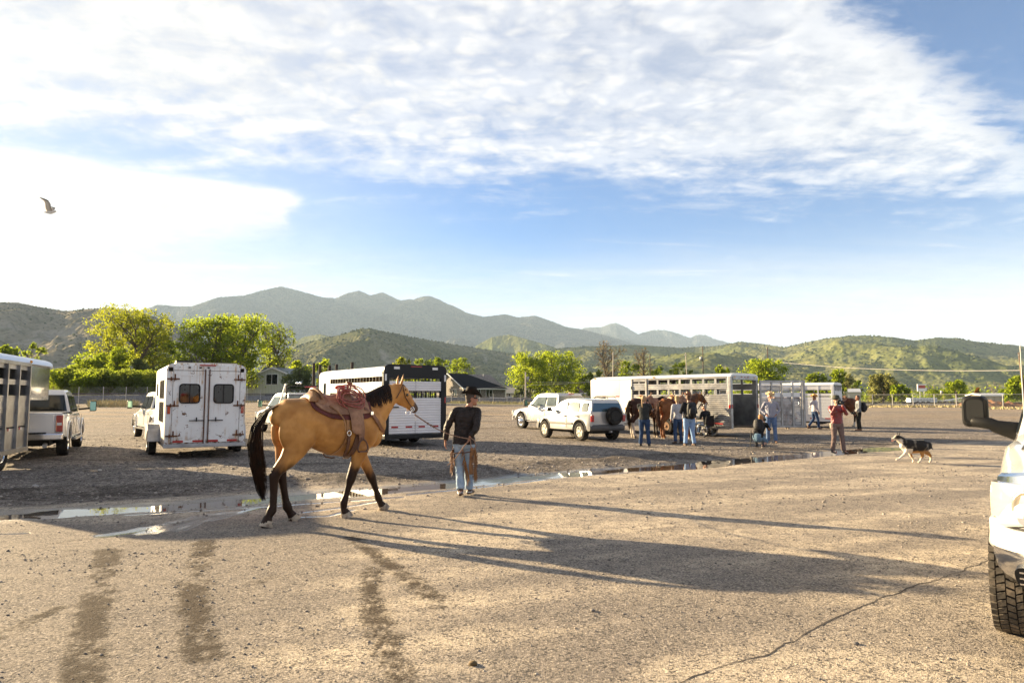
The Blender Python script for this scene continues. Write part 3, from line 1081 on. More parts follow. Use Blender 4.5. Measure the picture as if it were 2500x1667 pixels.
BLACK = M_('black_paint', (0.005, 0.005, 0.006), 0.35, spec=0.3, dirt=0.15, dirtcol=(0.03, 0.027, 0.022))
BLKPL = M_('black_plastic', (0.012, 0.012, 0.012), 0.5, spec=0.15, dirt=0.2, dirtcol=(0.045, 0.038, 0.03), dirtscale=6, bump=0.15, bscale=300, bdist=0.001)
GREYPL = M_('grey_plastic', (0.06, 0.06, 0.06), 0.6, dirt=0.35, dirtcol=(0.2, 0.17, 0.14))
RUBBER = M_('rubber', (0.014, 0.013, 0.012), 0.85, spec=0.2, dirt=0.6, dirtcol=(0.11, 0.092, 0.07), dirtscale=7)
CHROME = M_('chrome', (0.75, 0.75, 0.76), 0.12, metal=1.0, dirt=0.2, dirtcol=(0.35, 0.31, 0.26))
STEEL = M_('galvanised_steel', (0.42, 0.42, 0.42), 0.5, metal=0.5, var=0.3)
GLASSD = M_('dark_glass', (0.010, 0.013, 0.013), 0.05, spec=0.5)
MIRG = M_('mirror_painted_reflection', (0.20, 0.34, 0.30), 0.05, metal=1.0)  # green reflections painted into the mirror's base colour
GLASSL = M_('window_glass', (0.13, 0.16, 0.155), 0.04, spec=0.8, var=0.5, vscale=1.5)
REDL = M_('red_lens', (0.33, 0.010, 0.008), 0.18, coat=0.6)
REDR = M_('red_reflector', (0.36, 0.016, 0.014), 0.4)
WHITR = M_('white_reflector', (0.78, 0.76, 0.72), 0.4)
AMBER = M_('amber_lens', (0.75, 0.30, 0.03), 0.25, coat=0.5)
UNDER = M_('underbody', (0.02, 0.019, 0.018), 0.9)

def rust_paint():
 m = bpy.data.materials.new('rusty_white_paint')
 m.use_nodes = True
 t = NT(m.node_tree)
 b = t.n['Principled BSDF']
 p = t.obj()
 x, y, z = t.sep(p)
 base = t.mix(t.sstep(t.noise(p, 1.3, 6, 0.6), 0.4, 0.7), (0.78, 0.77, 0.74, 1), (0.68, 0.66, 0.62, 1))
 # streaks of rust that run down
 st = t.noise(t.mapping(p, scale=(14, 14, 0.55)), 1.0, 5, 0.6)
 big = t.noise(p, 1.4, 4, 0.6)
 f = t.math('MULTIPLY', t.sstep(st, 0.50, 0.64), t.sstep(big, 0.42, 0.60))
 c = t.mix(t.math('MULTIPLY', f, 0.9), base, (0.42, 0.22, 0.06, 1))
 spots = t.sstep(t.noise(p, 7.0, 8, 0.7), 0.60, 0.64)
 c = t.mix(spots, c, (0.13, 0.05, 0.018, 1))
 low = t.math('MULTIPLY', t.sstep(z, 0.62, 0.40), t.sstep(t.noise(p, 5.0, 6, 0.65), 0.46, 0.56))
 c = t.mix(low, c, (0.15, 0.06, 0.02, 1))
 t.put(b.inputs['Base Color'], c)
 b.inputs['Roughness'].default_value = 0.42
 return m

RUSTW = rust_paint()
RUST = M_('rust', (0.17, 0.06, 0.018), 0.9, col2=(0.07, 0.028, 0.012), vscale=25, bump=0.5, bscale=90)

# ------------------------------------------------------------------ wheels
def rotY(a):
 return Matrix.Rotation(a, 4, 'Y')

def rotX(a):
 return Matrix.Rotation(a, 4, 'X')

def tyre_mesh(R, w, rr, tread=False):
 mb = MB()
 prof = [(rr, -w * .36), (rr + (R - rr) * .25, -w * .47), (rr + (R - rr) * .6, -w * .5), (R * .955, -w * .47), (R - .006, -w * .40), (R, -w * .2), (R, w * .2), (R - .006, w * .40), (R * .955, w * .47),
   (rr + (R - rr) * .6, w * .5), (rr + (R - rr) * .25, w * .47), (rr, w * .36), (rr - .02, 0)]
 n = 40
 M = rotX(math.pi / 2)
 rings = [[M @ Vector((r * math.cos(2 * math.pi * k / n), r * math.sin(2 * math.pi * k / n), h)) for k in range(n)] for r, h in prof]
 rings.append(rings[0])
 mb.loft(rings, caps=False)
 return mb.mesh('tyre')

def wheel(parent, x, y, side, R=0.38, w=0.25, rr=0.22, style='steel', rimmat=None, name='wheel', z=None, cache={}):
 """side +1: outer face toward +y. wheel centre on (x,y)."""
 key = (R, w, rr, style, side, rimmat.name if rimmat else '')
 if key not in cache:
  ty = tyre_mesh(R, w, rr)
  ty.materials.append(RUBBER)
  mb = MB()
  s = side
  M = Matrix.Translation((0, 0, 0)) @ rotX(-s * math.pi / 2)
  # local z of lathe becomes outward
  if style == 'five':
   mb.lathe([(rr + .004, w * .40), (rr, w * .46), (rr - .02, w * .44), (rr - .03, w * .2), (rr * .5, w * .12)], 32, M)
   for k in range(5):
    a = 2 * math.pi * k / 5 + 0.3
    for da in (-.14, .14):
     p0 = M @ Vector((rr * .22 * math.cos(a), rr * .22 * math.sin(a), w * .40))
     p1 = M @ Vector(((rr - .012) * math.cos(a + da), (rr - .012) * math.sin(a + da), w * .42))
     mb.bar(p0, p1, rr * .14, .03, up=(0, s, 0))
   mb.lathe([(rr * .26, w * .28), (rr * .26, w * .43), (rr * .2, w * .46), (.01, w * .46)], 16, M)
  elif style == 'dually':
   mb.lathe([(rr + .004, w * .40), (rr, w * .47), (rr - .02, w * .46), (rr * .80, w * .30), (rr * .62, w * .36), (rr * .50, w * .62), (rr * .34, w * .74), (.01, w * .76)], 32, M)
  elif style == 'spare':
   mb.lathe([(rr + .004, w * .40), (rr, w * .46), (rr - .02, w * .44), (rr * .7, w * .25), (rr * .4, w * .36), (.01, w * .36)], 28, M)
   for k in range(5):
    a = 2 * math.pi * k / 5
    mb.bar(M @ Vector((0, 0, w * .38)), M @ Vector((rr * .95 * math.cos(a), rr * .95 * math.sin(a), w * .38)), rr * .2, .02, up=(0, s, 0))
  else:
   mb.lathe([(rr + .004, w * .40), (rr, w * .46), (rr - .02, w * .44), (rr * .86, w * .22), (rr * .62, w * .26), (rr * .5, w * .36), (rr * .3, w * .36), (rr * .28, w * .48), (.01, w * .50)], 28, M)
   for k in range(8):
    a = 2 * math.pi * k / 8
    mb.cyl(M @ Vector((rr * .4 * math.cos(a), rr * .4 * math.sin(a), w * .34)), M @ Vector((rr * .4 * math.cos(a), rr * .4 * math.sin(a), w * .42)), .012, 6)
  rim = mb.mesh('rim')
  rim.materials.append(rimmat or CHROME)
  cache[key] = (ty, rim)
 ty, rim = cache[key]
 t = link(name, ty, None, parent, loc=(x, y, R - .005 if z is None else z))
 link('rim', rim, None, t)
 return t

# ------------------------------------------------------------------ pickup and car bodies
def smooth_obj(o, ang=40):
 me = o.data
 me.polygons.foreach_set('use_smooth', [True] * len(me.polygons))
 try:
  me.set_sharp_from_angle(angle=rad(ang))
 except Exception:
  pass

def section(x, hw, z0, z1, r_top, r_bot=0.05, tumble=0.0, n=4, crown=0.0):
 """closed rounded section at station x; half width hw at the bottom, hw-tumble at top"""
 pts = []

 def arc(cx, cz, rx, rz, a0, a1, k):
  for i in range(k + 1):
   a = a0 + (a1 - a0) * i / k
   pts.append(Vector((x, cx + rx * math.cos(a), cz + rz * math.sin(a))))
 ht = hw - tumble
 arc(hw - r_bot, z0 + r_bot, r_bot, r_bot, -math.pi / 2, 0, n)
 arc(ht - r_top, z1 - r_top, r_top, r_top, 0, math.pi / 2, n)
 if crown:
  pts.append(Vector((x, 0, z1 + crown)))
 else:
  pts.append(Vector((x, 0, z1)))
 arc(-ht + r_top, z1 - r_top, r_top, r_top, math.pi / 2, math.pi, n)
 arc(-hw + r_bot, z0 + r_bot, r_bot, r_bot, math.pi, 1.5 * math.pi, n)
 return pts

def apply_mods(o):
 dg = bpy.context.evaluated_depsgraph_get()
 me = bpy.data.meshes.new_from_object(o.evaluated_get(dg), depsgraph=dg)
 mats = [m for m in o.data.materials]
 o.modifiers.clear()
 o.data = me
 if not me.materials:
  for m in mats:
   me.materials.append(m)
 return o

def cut(o, cutters):
 """boolean difference with solid meshes"""
 tmp = []
 for me in cutters:
  c = bpy.data.objects.new('cutter_tmp', me)
  c.parent = o.parent
  COL.objects.link(c)
  md = o.modifiers.new('b', 'BOOLEAN')
  md.operation = 'DIFFERENCE'
  md.solver = 'EXACT'
  md.object = c
  tmp.append(c)
 bpy.context.view_layer.update()
 apply_mods(o)
 for c in tmp:
  bpy.data.objects.remove(c)
 return o

def ycyl(x, z, r, y0, y1, n=28):
 mb = MB()
 mb.cyl((x, y0, z), (x, y1, z), r, n, smooth=False)
 return mb.mesh('cutter')

def side_panel(parent, name, poly, ysurf, mat, sgn, th=0.012, slope=0.0, zref=0.0):
 """polygon in (x,z) laid on the body side at |y|=ysurf, leaning in by slope per metre above zref"""
 mb = MB()
 out = [Vector((x, sgn * (ysurf - slope * (z - zref) + .004), z)) for x, z in poly]
 inn = [Vector((x, sgn * (ysurf - slope * (z - zref) - th), z)) for x, z in poly]
 n = len(poly)
 mb.add(out + inn, [list(range(n)), list(range(n, 2 * n))[::-1]] + [[i, (i + 1) % n, n + (i + 1) % n, n + i] for i in range(n)])
 return mb.build(name, mat, parent)

def round_poly(pts, r, k=3):
 out = []
 n = len(pts)
 for i in range(n):
  p = Vector(pts[i])
  a = Vector(pts[i - 1]) - p
  b = Vector(pts[(i + 1) % n]) - p
  ra = min(r, a.length * .45)
  rb = min(r, b.length * .45)
  A = p + a.normalized() * ra
  B = p + b.normalized() * rb
  for j in range(k + 1):
   t = j / k
   out.append(tuple(A * (1 - t) ** 2 + p * 2 * t * (1 - t) + B * t * t))
 return out

def pickup(label, loc, rz, L=5.9, W=1.98, paint=None, group=None, R=0.40, style='steel', rimmat=None, cab='crew', tow_mirrors=True, chrome=True, dually=False,
   bed='box', wheels=True, front='plain', glass=None, name='pickup_truck'):
 """x forward, origin on the ground below the middle of the truck"""
 paint = paint or TRUCKW
 glass = glass or GLASSD
 t = thing(name, label, 'pickup truck', loc, rz, group)
 hw = W / 2
 f = L / 2
 fa = f - 0.98                      # front axle
 ra_ = -f + 1.25
 zb, zd = 0.46, 1.16                # sill, belt line
 # lower body
 mb = MB()
 st = [(-f, hw - .03, zb + .16, zd + .05, .05), (-f + .05, hw, zb + .12, zd + .06, .06), (-0.95, hw, zb, zd + .05, .06), (-.9, hw, zb, zd, .07), (fa - .75, hw, zb, zd - .01, .09),
   (fa - .55, hw - .005, zb, zd - .02, .15), (fa, hw - .015, zb + .02, zd - .06, .20), (fa + .5, hw - .04, zb + .06, zd - .12, .20), (f - .16, hw - .09, zb + .10, zd - .19, .17), (f - .05, hw - .15, zb + .14, zd - .26, .12)]
 mb.loft([section(x, h, a, b, r, .05, .03, 5, crown=.015) for x, h, a, b, r in st])
 body = mb.build('body', paint, t)
 cuts = []
 for sgn in (-1, 1):
  cuts.append(ycyl(fa, R + .05, R + .09, sgn * (hw - .34), sgn * (hw + .1)))
  cuts.append(ycyl(ra_, R + .05, R + .09, sgn * (hw - (.34 if not dually else .5)), sgn * (hw + .1)))
 if bed == 'box':
  cuts.append(MB().bb(-f + .07, -1.0, -hw + .09, hw - .09, .78, 2.0).mesh('c'))
 cut(body, cuts)
 smooth_obj(body, 35)
 MB().bb(-f + .25, f - .25, -hw + .36, hw - .36, .34, .60).build('chassis', UNDER, t)
 # cab
 xb, xf = (-0.98, fa - .62)
 top = 1.88 if cab == 'crew' else 1.86
 ln = xf - xb
 mb = MB()
 cs = [(xb, hw - .08, zd - .02, zd + .05, .04, .0), (xb + .03, hw - .07, zd - .05, top - .22, .06, .10), (xb + .16, hw - .07, zd - .05, top - .03, .09, .17), (xb + ln * .45, hw - .07, zd - .05, top, .10, .18),
   (xb + ln * .66, hw - .07, zd - .05, top - .02, .09, .17), (xb + ln * .76, hw - .07, zd - .05, top - .10, .08, .15), (xf + .02, hw - .08, zd - .06, zd + .05, .04, .02)]
 mb.loft([section(x, h, a, b, r, .02, tb, 5) for x, h, a, b, r, tb in cs])
 cb = mb.build('cab', paint, t)
 smooth_obj(cb, 38)
 sl = 0.235
 ys = hw - .07

 def zline(x):
  # roof underside along the windshield
  return top - .16 if x < xb + ln * .66 else top - .16 - (x - xb - ln * .66) * 1.45
 wz0 = zd + .04
 mid = xb + ln * .40
 for sgn in (-1, 1):
  p1 = round_poly([(xb + .16, wz0), (mid - .06, wz0), (mid - .06, top - .19), (xb + .24, top - .19)], .06)
  p2 = round_poly([(mid + .06, wz0), (xf - .22, wz0), (xf - .24, wz0 + .06), (xb + ln * .70, top - .20), (mid + .06, top - .19)], .06)
  side_panel(t, 'side_window', p1, ys, glass, sgn, slope=sl * .93, zref=zd)
  side_panel(t, 'side_window', p2, ys, glass, sgn, slope=sl * .93, zref=zd)
  for a, b in ((xb + .10, mid), (mid, xf - .02)):
   d = MB()
   zt = zd + .03
   q = [(a, zb + .10), (b, zb + .10), (b, zd - .06), (a, zd - .06)]
   for i in range(4):
    p, r_ = q[i], q[(i + 1) % 4]
    if i == 2:
     continue
    d.bar((p[0], sgn * (hw + .0005), p[1]), (r_[0], sgn * (hw + .0005), r_[1]), .007, .007, up=(0, 1, 0))
   d.build('door_seam', UNDER, t)
   MB().box((a + .14, sgn * (hw + .018), zd - .13), (.19, .03, .035), bev=.01).build('door_handle', CHROME if chrome else paint, t)
  # mirror
  mx = xf - .30
  mm = MB()
  out_ = .34 if tow_mirrors else .20
  mm.bar((mx, sgn * (hw - .06), zd + .10), (mx, sgn * (hw + out_ - .1), zd + .13), .07, .06)
  mm.build('mirror_arm', BLKPL, t)
  ms = (.13, .19, .33) if tow_mirrors else (.11, .20, .18)
  mo = MB().box((mx, sgn * (hw + out_), zd + .20), ms, bev=.035).build('mirror', BLKPL, t)
  MB().box((mx - ms[0] / 2 - .003, sgn * (hw + out_), zd + .20), (.006, ms[1] * .82, ms[2] * .84)).build('mirror_glass', MIRG, mo)
  if bed == 'box':
   # arch lip
   for ax in (fa, ra_):
    l_ = MB()
    l_.tube([(ax + (R + .10) * math.cos(a), sgn * (hw + .004), R + .05 + (R + .10) * math.sin(a)) for a in [math.pi * k / 16 for k in range(17)]], .018, 6)
    l_.build('wheel_arch', paint, t)
  sb = MB().bb(xb + .1, xf - .1, sgn * (hw + .03) - .07, sgn * (hw + .03) + .07, .40, .45).build('side_step', BLKPL if not chrome else CHROME, t)
 # windshield
 A = xb + ln * .77
 B = xf + .01
 za, zc = top - .125, zd + .06

 def strip(x0, z0, w0, x1, z1, w1, nm, off):
  m_ = MB()
  n = Vector((z0 - z1, 0, x1 - x0)).normalized() * off
  m_.add([Vector((x0, -w0, z0)) + n, Vector((x0, w0, z0)) + n, Vector((x1, w1, z1)) + n, Vector((x1, -w1, z1)) + n,
    Vector((x0, -w0, z0)) - n, Vector((x0, w0, z0)) - n, Vector((x1, w1, z1)) - n, Vector((x1, -w1, z1)) - n],
    [(0, 1, 2, 3), (7, 6, 5, 4), (0, 4, 5, 1), (1, 5, 6, 2), (2, 6, 7, 3), (3, 7, 4, 0)])
  return m_.build(nm, glass, t)
 strip(A, za, hw - .30, B, zc, hw - .16, 'windshield', .026)
 strip(xb + .035, top - .17, hw - .26, xb - .012, zd + .08, hw - .17, 'rear_window', -.022)
 # tail
 if bed == 'box':
  tg = MB().box((-f - .012, 0, zb + .12 + (zd - zb) * .47), (.05, W - .50, .56), bev=.012).build('tailgate', paint, t)
  MB().box((-f - .045, 0, zd - .12), (.03, .26, .08), bev=.01).build('tailgate_handle', paint, tg)
  for sgn in (-1, 1):
   tl_ = MB().box((-f - .004, sgn * (hw - .125), zd - .22), (.09, .16, .44), bev=.02).build('tail_light', REDL, t)
   MB().box((-f - .048, sgn * (hw - .125), zd - .23), (.012, .11, .07), bev=.004).build('reverse_lens', WHITR, tl_)
  bp = MB().box((-f - .11, 0, .60), (.20, W - .04, .17), bev=.03)
  bp.build('rear_bumper', CHROME if chrome else BLKPL, t)
  MB().box((-f - .10, 0, .70), (.14, W * .6, .03)).build('bumper_step', BLKPL, t)
  MB().cyl((-f + .25, -hw + .45, .38), (-f - .12, -hw + .42, .36), .055, 14).build('exhaust_pipe', STEEL, t)
  MB().box((xb + .01, 0, top - .06), (.05, .3, .04), bev=.01).build('brake_light', REDL, t)
  # bed inside floor and rail caps
  MB().bb(-f + .06, -1.0, -hw + .10, hw - .10, .74, .79).build('bed_floor', BLKPL, t)
  for sgn in (-1, 1):
   MB().bb(-f + .05, -1.0, sgn * (hw - .05) - .04, sgn * (hw - .05) + .04, zd + .045, zd + .065).build('rail_cap', BLKPL, t)
 # nose
 bm_ = MB()
 rings = []
 for u in np.linspace(-1, 1, 17):
  y_ = u * (hw - .01)
  xx = f + .05 - .26 * abs(u) ** 3.2
  rings.append([Vector((xx - .10, y_, .46)), Vector((xx, y_, .44)), Vector((xx + .03, y_, .50)), Vector((xx + .03, y_, .64)), Vector((xx, y_, .70)), Vector((xx - .10, y_, .70))])
 bm_.loft(rings)
 bm_.build('front_bumper', CHROME if chrome else BLKPL, t)
 gr_ = MB().box((f - .06, 0, .84), (.06, W * .5, .30), bev=.02).build('grille', BLKPL, t)
 for k in range(4):
  MB().box((f - .025, 0, .74 + k * .065), (.02, W * .48, .02)).build('grille_bar', CHROME, gr_)
 for sgn in (-1, 1):
  MB().box((f - .10, sgn * (hw - .24), .84), (.12, .30, .24), bev=.04).build('headlight', M_('headlamp', (.62, .62, .58), .08, coat=1.0, spec=.8), t)
 if wheels:
  for x_ in (fa, ra_):
   for sgn in (-1, 1):
    wheel(t, x_, sgn * (hw - .14), sgn, R, .27, .235, style, rimmat)
    if dually and x_ == ra_:
     wheel(t, x_, sgn * (hw - .43), sgn, R, .25, .235, 'steel', rimmat)
 MB().box((0, 0, R), (L * .7, .1, .1)).build('driveshaft', UNDER, t)
 for x_ in (fa, ra_):
  MB().cyl((x_, -hw + .2, R), (x_, hw - .2, R), .06, 10).build('axle', UNDER, t)
 return t

# ------------------------------------------------------------------ trailers (x forward, origin on the ground under the middle of the rear face)
def ribbed_panel(parent, name, x0, x1, y, z0, z1, mat, sgn, pitch=0.10, th=0.03):
 """wall panel with horizontal corrugations, outer face toward sgn*y"""
 mb = MB()
 n = max(2, int(round((z1 - z0) / pitch)))
 prof = []
 for k in range(n):
  a = z0 + (z1 - z0) * k / n
  h = (z1 - z0) / n
  prof += [(0.0, a + .004), (0.012, a + h * .25), (0.012, a + h * .75), (0.0, a + h - .004)]
 out = [Vector((x0, y + sgn * p, z)) for p, z in prof]
 out2 = [Vector((x1, y + sgn * p, z)) for p, z in prof]
 m = len(prof)
 vs = out + out2 + [Vector((x0, y - sgn * th, z0)), Vector((x0, y - sgn * th, z1)), Vector((x1, y - sgn * th, z0)), Vector((x1, y - sgn * th, z1))]
 fs = [[i, i + 1, m + i + 1, m + i] for i in range(m - 1)]
 fs += [[2 * m, 2 * m + 1, 2 * m + 3, 2 * m + 2], [m - 1, 2 * m + 1, 2 * m + 3, 2 * m - 1], [0, 2 * m, 2 * m + 2, m]]
 mb.add(vs, fs)
 return mb.build(name, mat, parent)

def slat_rail_wall(t, x0, x1, y, sgn, z0, z1, mat, slots, post_mat=None, posts=0.62, pitch=.10, ribs=True, prefix='', bars=True, post_w=.05):
 """wall with horizontal open slots [(za,zb),...] crossed by posts"""
 bounds = [z0]
 for a, b in slots:
  bounds += [a, b]
 bounds.append(z1)
 for i in range(0, len(bounds), 2):
  if bounds[i + 1] - bounds[i] > .02:
   if ribs:
    ribbed_panel(t, 'side_panel', x0, x1, y, bounds[i], bounds[i + 1], mat, sgn, pitch)
   else:
    MB().bb(x0, x1, min(y, y - sgn * .03), max(y, y - sgn * .03), bounds[i], bounds[i + 1]).build('side_panel', mat, t)
 n = max(1, int(round((x1 - x0) / posts)))
 for k in range(n + 1):
  x = x0 + (x1 - x0) * k / n
  x = min(max(x, x0 + post_w / 2), x1 - post_w / 2)
  for a, b in slots:
   MB().bb(x - post_w / 2, x + post_w / 2, min(y - sgn * .002, y - sgn * .028), max(y - sgn * .002, y - sgn * .028), a - .01, b + .01).build('wall_post', post_mat or mat, t)

def roof_shell(t, x0, x1, hw, z, mat, rise=.16, nose=0.0, name='roof'):
 mb = MB()
 rings = []
 xs = [x0, x0 + .04] + [x0 + (x1 - x0) * k / 6 for k in range(1, 7)]
 if nose:
  xs += [x1 + nose * .5, x1 + nose * .85, x1 + nose]
 for x in xs:
  u = max(0.0, (x - x1) / nose) if nose else 0.0
  sh = (1 - u ** 2.2 * .32)
  h = hw * sh
  zz_ = z - u ** 2 * .10
  pts = []
  for k in range(13):
   a = math.pi * k / 12
   pts.append(Vector((x, h * math.copysign(abs(math.cos(a)) ** .55, math.cos(a)), zz_ + rise * math.sin(a) ** .75)))
  rings.append(pts)
 mb.loft(rings, closed=True, caps=True)
 o = mb.build(name, mat, t)
 smooth_obj(o, 45)
 return o

def hitch_wheels(t, xs, hw, R=.36, w=.22, style='steel', rimmat=None, out=.0):
 for x in xs:
  for s in (-1, 1):
   wheel(t, x, s * (hw + out), s, R, w, .20, style, rimmat)

# --- rusty two-horse trailer
def rusty_trailer():
 L = 4.4
 hw = 1.0
 t = thing('horse_trailer', 'rusty white horse trailer seen from behind, with two hinged doors and dark windows', 'horse trailer', (-8.30, 18.62, 0), rad(120.8))
 z0, z1 = .40, 2.40
 body = MB()
 rings = []
 for x, s_, dz_ in ((.03, 0, 0), (L * .5, 0, 0), (L - .5, 0, 0), (L - .2, .10, .02), (L, .30, .10)):
  rings.append(section(x, hw - s_, z0, z1 + .14 - dz_, .17, .02, .0, 5, crown=.03))
 body.loft(rings)
 b = body.build('body', RUSTW, t)
 # hollow it so that the inside is seen through the windows
 cutters = [MB().bb(-.2, L - .35, -hw + .05, hw - .05, z0 + .06, z1 + .04).mesh('c')]
 # side openings : upper small windows
 for k in range(5):
  xk = .55 + k * .34
  for s in (-1, 1):
   cutters.append(MB().bb(xk, xk + .20, s * hw - .2, s * hw + .2, 1.62, 2.10).mesh('c'))
   cutters.append(MB().bb(xk, xk + .20, s * hw - .2, s * hw + .2, .98, 1.50).mesh('c'))
 cut(b, cutters)
 smooth_obj(b, 35)
 for s in (-1, 1):
  for k in range(5):
   xk = .55 + k * .34
   for za, zb in ((1.62, 2.10), (.98, 1.50)):
    fr = MB()
    for q in ((xk, xk + .2, za - .02, za), (xk, xk + .2, zb, zb + .02), (xk - .02, xk, za - .02, zb + .02), (xk + .2, xk + .22, za - .02, zb + .02)):
     fr.bb(q[0], q[1], min(s * (hw - .02), s * (hw + .012)), max(s * (hw - .02), s * (hw + .012)), q[2], q[3])
    w_ = fr.build('window_frame', BLACK, t)
    MB().bb(xk + .005, xk + .195, min(s * (hw - .035), s * (hw - .028)), max(s * (hw - .035), s * (hw - .028)), za + .005, zb - .005).build('pane', GLASSD, w_)
  MB().bb(2.9, 3.25, s * hw - .01, s * hw + .02, 1.68, 2.05).build('side_window', GLASSD, t)
  # fender
  f_ = MB()
  pts = [(1.55, .40), (1.62, .74), (1.78, .86), (3.42, .86), (3.58, .74), (3.65, .40)]
  f_.loft([[Vector((x, s * (hw + .004), z)), Vector((x, s * (hw + .30), z)), Vector((x, s * (hw + .30), z + .02)), Vector((x, s * (hw + .004), z + .02))] for x, z in pts], smooth=False)
  f_.add([Vector((x, s * (hw + .30), z)) for x, z in pts], [list(range(6))])
  f_.build('fender', ALU, t)
 hitch_wheels(t, (2.15, 3.02), hw - .0, .35, .20, 'steel', RUSTW, out=.15)
 MB().bb(-.02, L - .4, -hw + .03, hw - .03, .30, .40).build('floor_frame', STEEL, t)
 MB().bb(-.10, -.02, -hw - .02, hw + .02, .31, .41, bev=.01).build('rear_bumper', STEEL, t)
 roof = MB().box((L * .45, 0, z1 + .155), (L * .86, hw * 1.55, .05), bev=.02).build('roof_cap', M_('faded_cream', (.60, .53, .42), .6), t)
 MB().box((.55, .55, z1 + .21), (.45, .40, .06), bev=.015).build('roof_vent', BLKPL, t)
 # rear posts and header
 for s in (-1, 1):
  MB().bb(-.035, .03, s * (hw - .08) - .075, s * (hw - .08) + .075, z0, z1 - .07, bev=.01).build('corner_post', RUSTW, t)
  MB().box((-.045, s * (hw - .085), 1.30), (.03, .075, .20), bev=.012).build('tail_lamp', REDL, t)
 MB().bb(-.035, .03, -hw + .16, hw - .16, z1 - .04, z1 + .10, bev=.01).build('header', RUSTW, t)
 MB().bb(-.06, -.02, -.20, .20, z1 + .085, z1 + .125).build('brake_light_bar', REDL, t)
 for y in (.45, .18, -.02):
  MB().box((-.05, y, z1 + .04), (.04, .06, .035), bev=.008).build('marker_lamp', UNDER, t)
 # doors with windows
 for s in (-1, 1):
  ya, yb = (.035, hw - .165)
  door = MB()
  wy0, wy1, wz0, wz1 = .19, .66, 1.50, 1.98
  # sheet made of four pieces round the window
  for (a, b_, c, d) in ((ya, yb, z0 + .03, wz0), (ya, yb, wz1, z1 - .05), (ya, wy0, wz0, wz1), (wy1, yb, wz0, wz1)):
   door.bb(-.03, .0, s * a if s > 0 else s * b_, s * b_ if s > 0 else s * a, c, d)
  dr = door.build('door', RUSTW, t)
  fr = MB()
  rp = round_poly([(wy0 - .01, wz0 - .01), (wy1 + .01, wz0 - .01), (wy1 + .01, wz1 + .01), (wy0 - .01, wz1 + .01)], .09, 4)
  rp = [Vector((-.045, s * p[0], p[1])) for p in rp]
  fr.tube(rp + rp[:2], .018, 6)
  fr.build('window_frame', BLACK, dr)
  g_ = MB()
  g_.add([Vector((-.022, s * y, z)) for y, z in ((wy0, wz0), (wy1, wz0), (wy1, wz1), (wy0, wz1))], [(0, 1, 2, 3)])
  g_.build('pane', TINT, dr)
  MB().box((-.035, s * (.42), (wz0 + wz1) / 2), (.02, .022, wz1 - wz0)).build('window_bar', BLACK, dr)
  # hinges
  for z in (.62, 1.42, 2.13):
   h = MB()
   h.box((-.052, s * (hw - .17), z), (.03, .30, .035), bev=.006)
   h.cyl((-.06, s * (hw - .12), z - .05), (-.06, s * (hw - .12), z + .05), .016, 8)
   h.build('hinge', RUST, dr)
   MB().box((-.040, s * (hw - .21), z + .05), (.008, .035, .16)).build('rust_patch', RUST, dr)
  # latch bar
  lb = MB()
  lb.cyl((-.07, s * .05, 1.02), (-.07, s * .42, 1.02), .013, 8)
  lb.box((-.07, s * .24, 1.05), (.04, .03, .11), bev=.008)
  lb.build('latch_handle', BLACK, dr)
  # cam lock rod down the meeting edge
  MB().cyl((-.055, s * .055, z0), (-.055, s * .055, z1), .014, 8).build('lock_rod', RUST, dr)
  for y0_, y1_, mt in ((.04, .32, REDR), (.32, .54, WHITR), (.54, .80, REDR)):
   MB().box((-.034, s * (y0_ + y1_) / 2, z0 + .07), (.006, y1_ - y0_ - .01, .055)).build('reflector_tape', mt, dr)
  MB().box((-.036, s * .50, 2.24), (.006, .34, .05)).build('tape_remnant', WHITR, dr)
 MB().bb(-.03, -.0, -.03, .03, z0, z1, bev=.008).build('centre_post', RUSTW, t)
 MB().bar((L - .1, 0, .48), (L + 1.2, 0, .50), .12, .10).build('tongue', STEEL, t)
 return t

TINT = bpy.data.materials.new('tinted_pane')
TINT.use_nodes = True
_t = NT(TINT.node_tree)
_t.n.clear()
_o = _t.new('ShaderNodeOutputMaterial')
_tr = _t.new('ShaderNodeBsdfTransparent')
_tr.inputs[0].default_value = (.42, .42, .40, 1)
_gl = _t.new('ShaderNodeBsdfGlossy')
_gl.inputs['Roughness'].default_value = .03
_mx = _t.new('ShaderNodeMixShader')
_fr = _t.new('ShaderNodeFresnel')
_fr.inputs[0].default_value = 1.5
_t.l.new(_t.math('MULTIPLY_ADD', _fr.outputs[0], .9, .02), _mx.inputs[0])
_t.l.new(_tr.outputs[0], _mx.inputs[1])
_t.l.new(_gl.outputs[0], _mx.inputs[2])
_t.l.new(_mx.outputs[0], _o.inputs[0])

rusty_trailer()

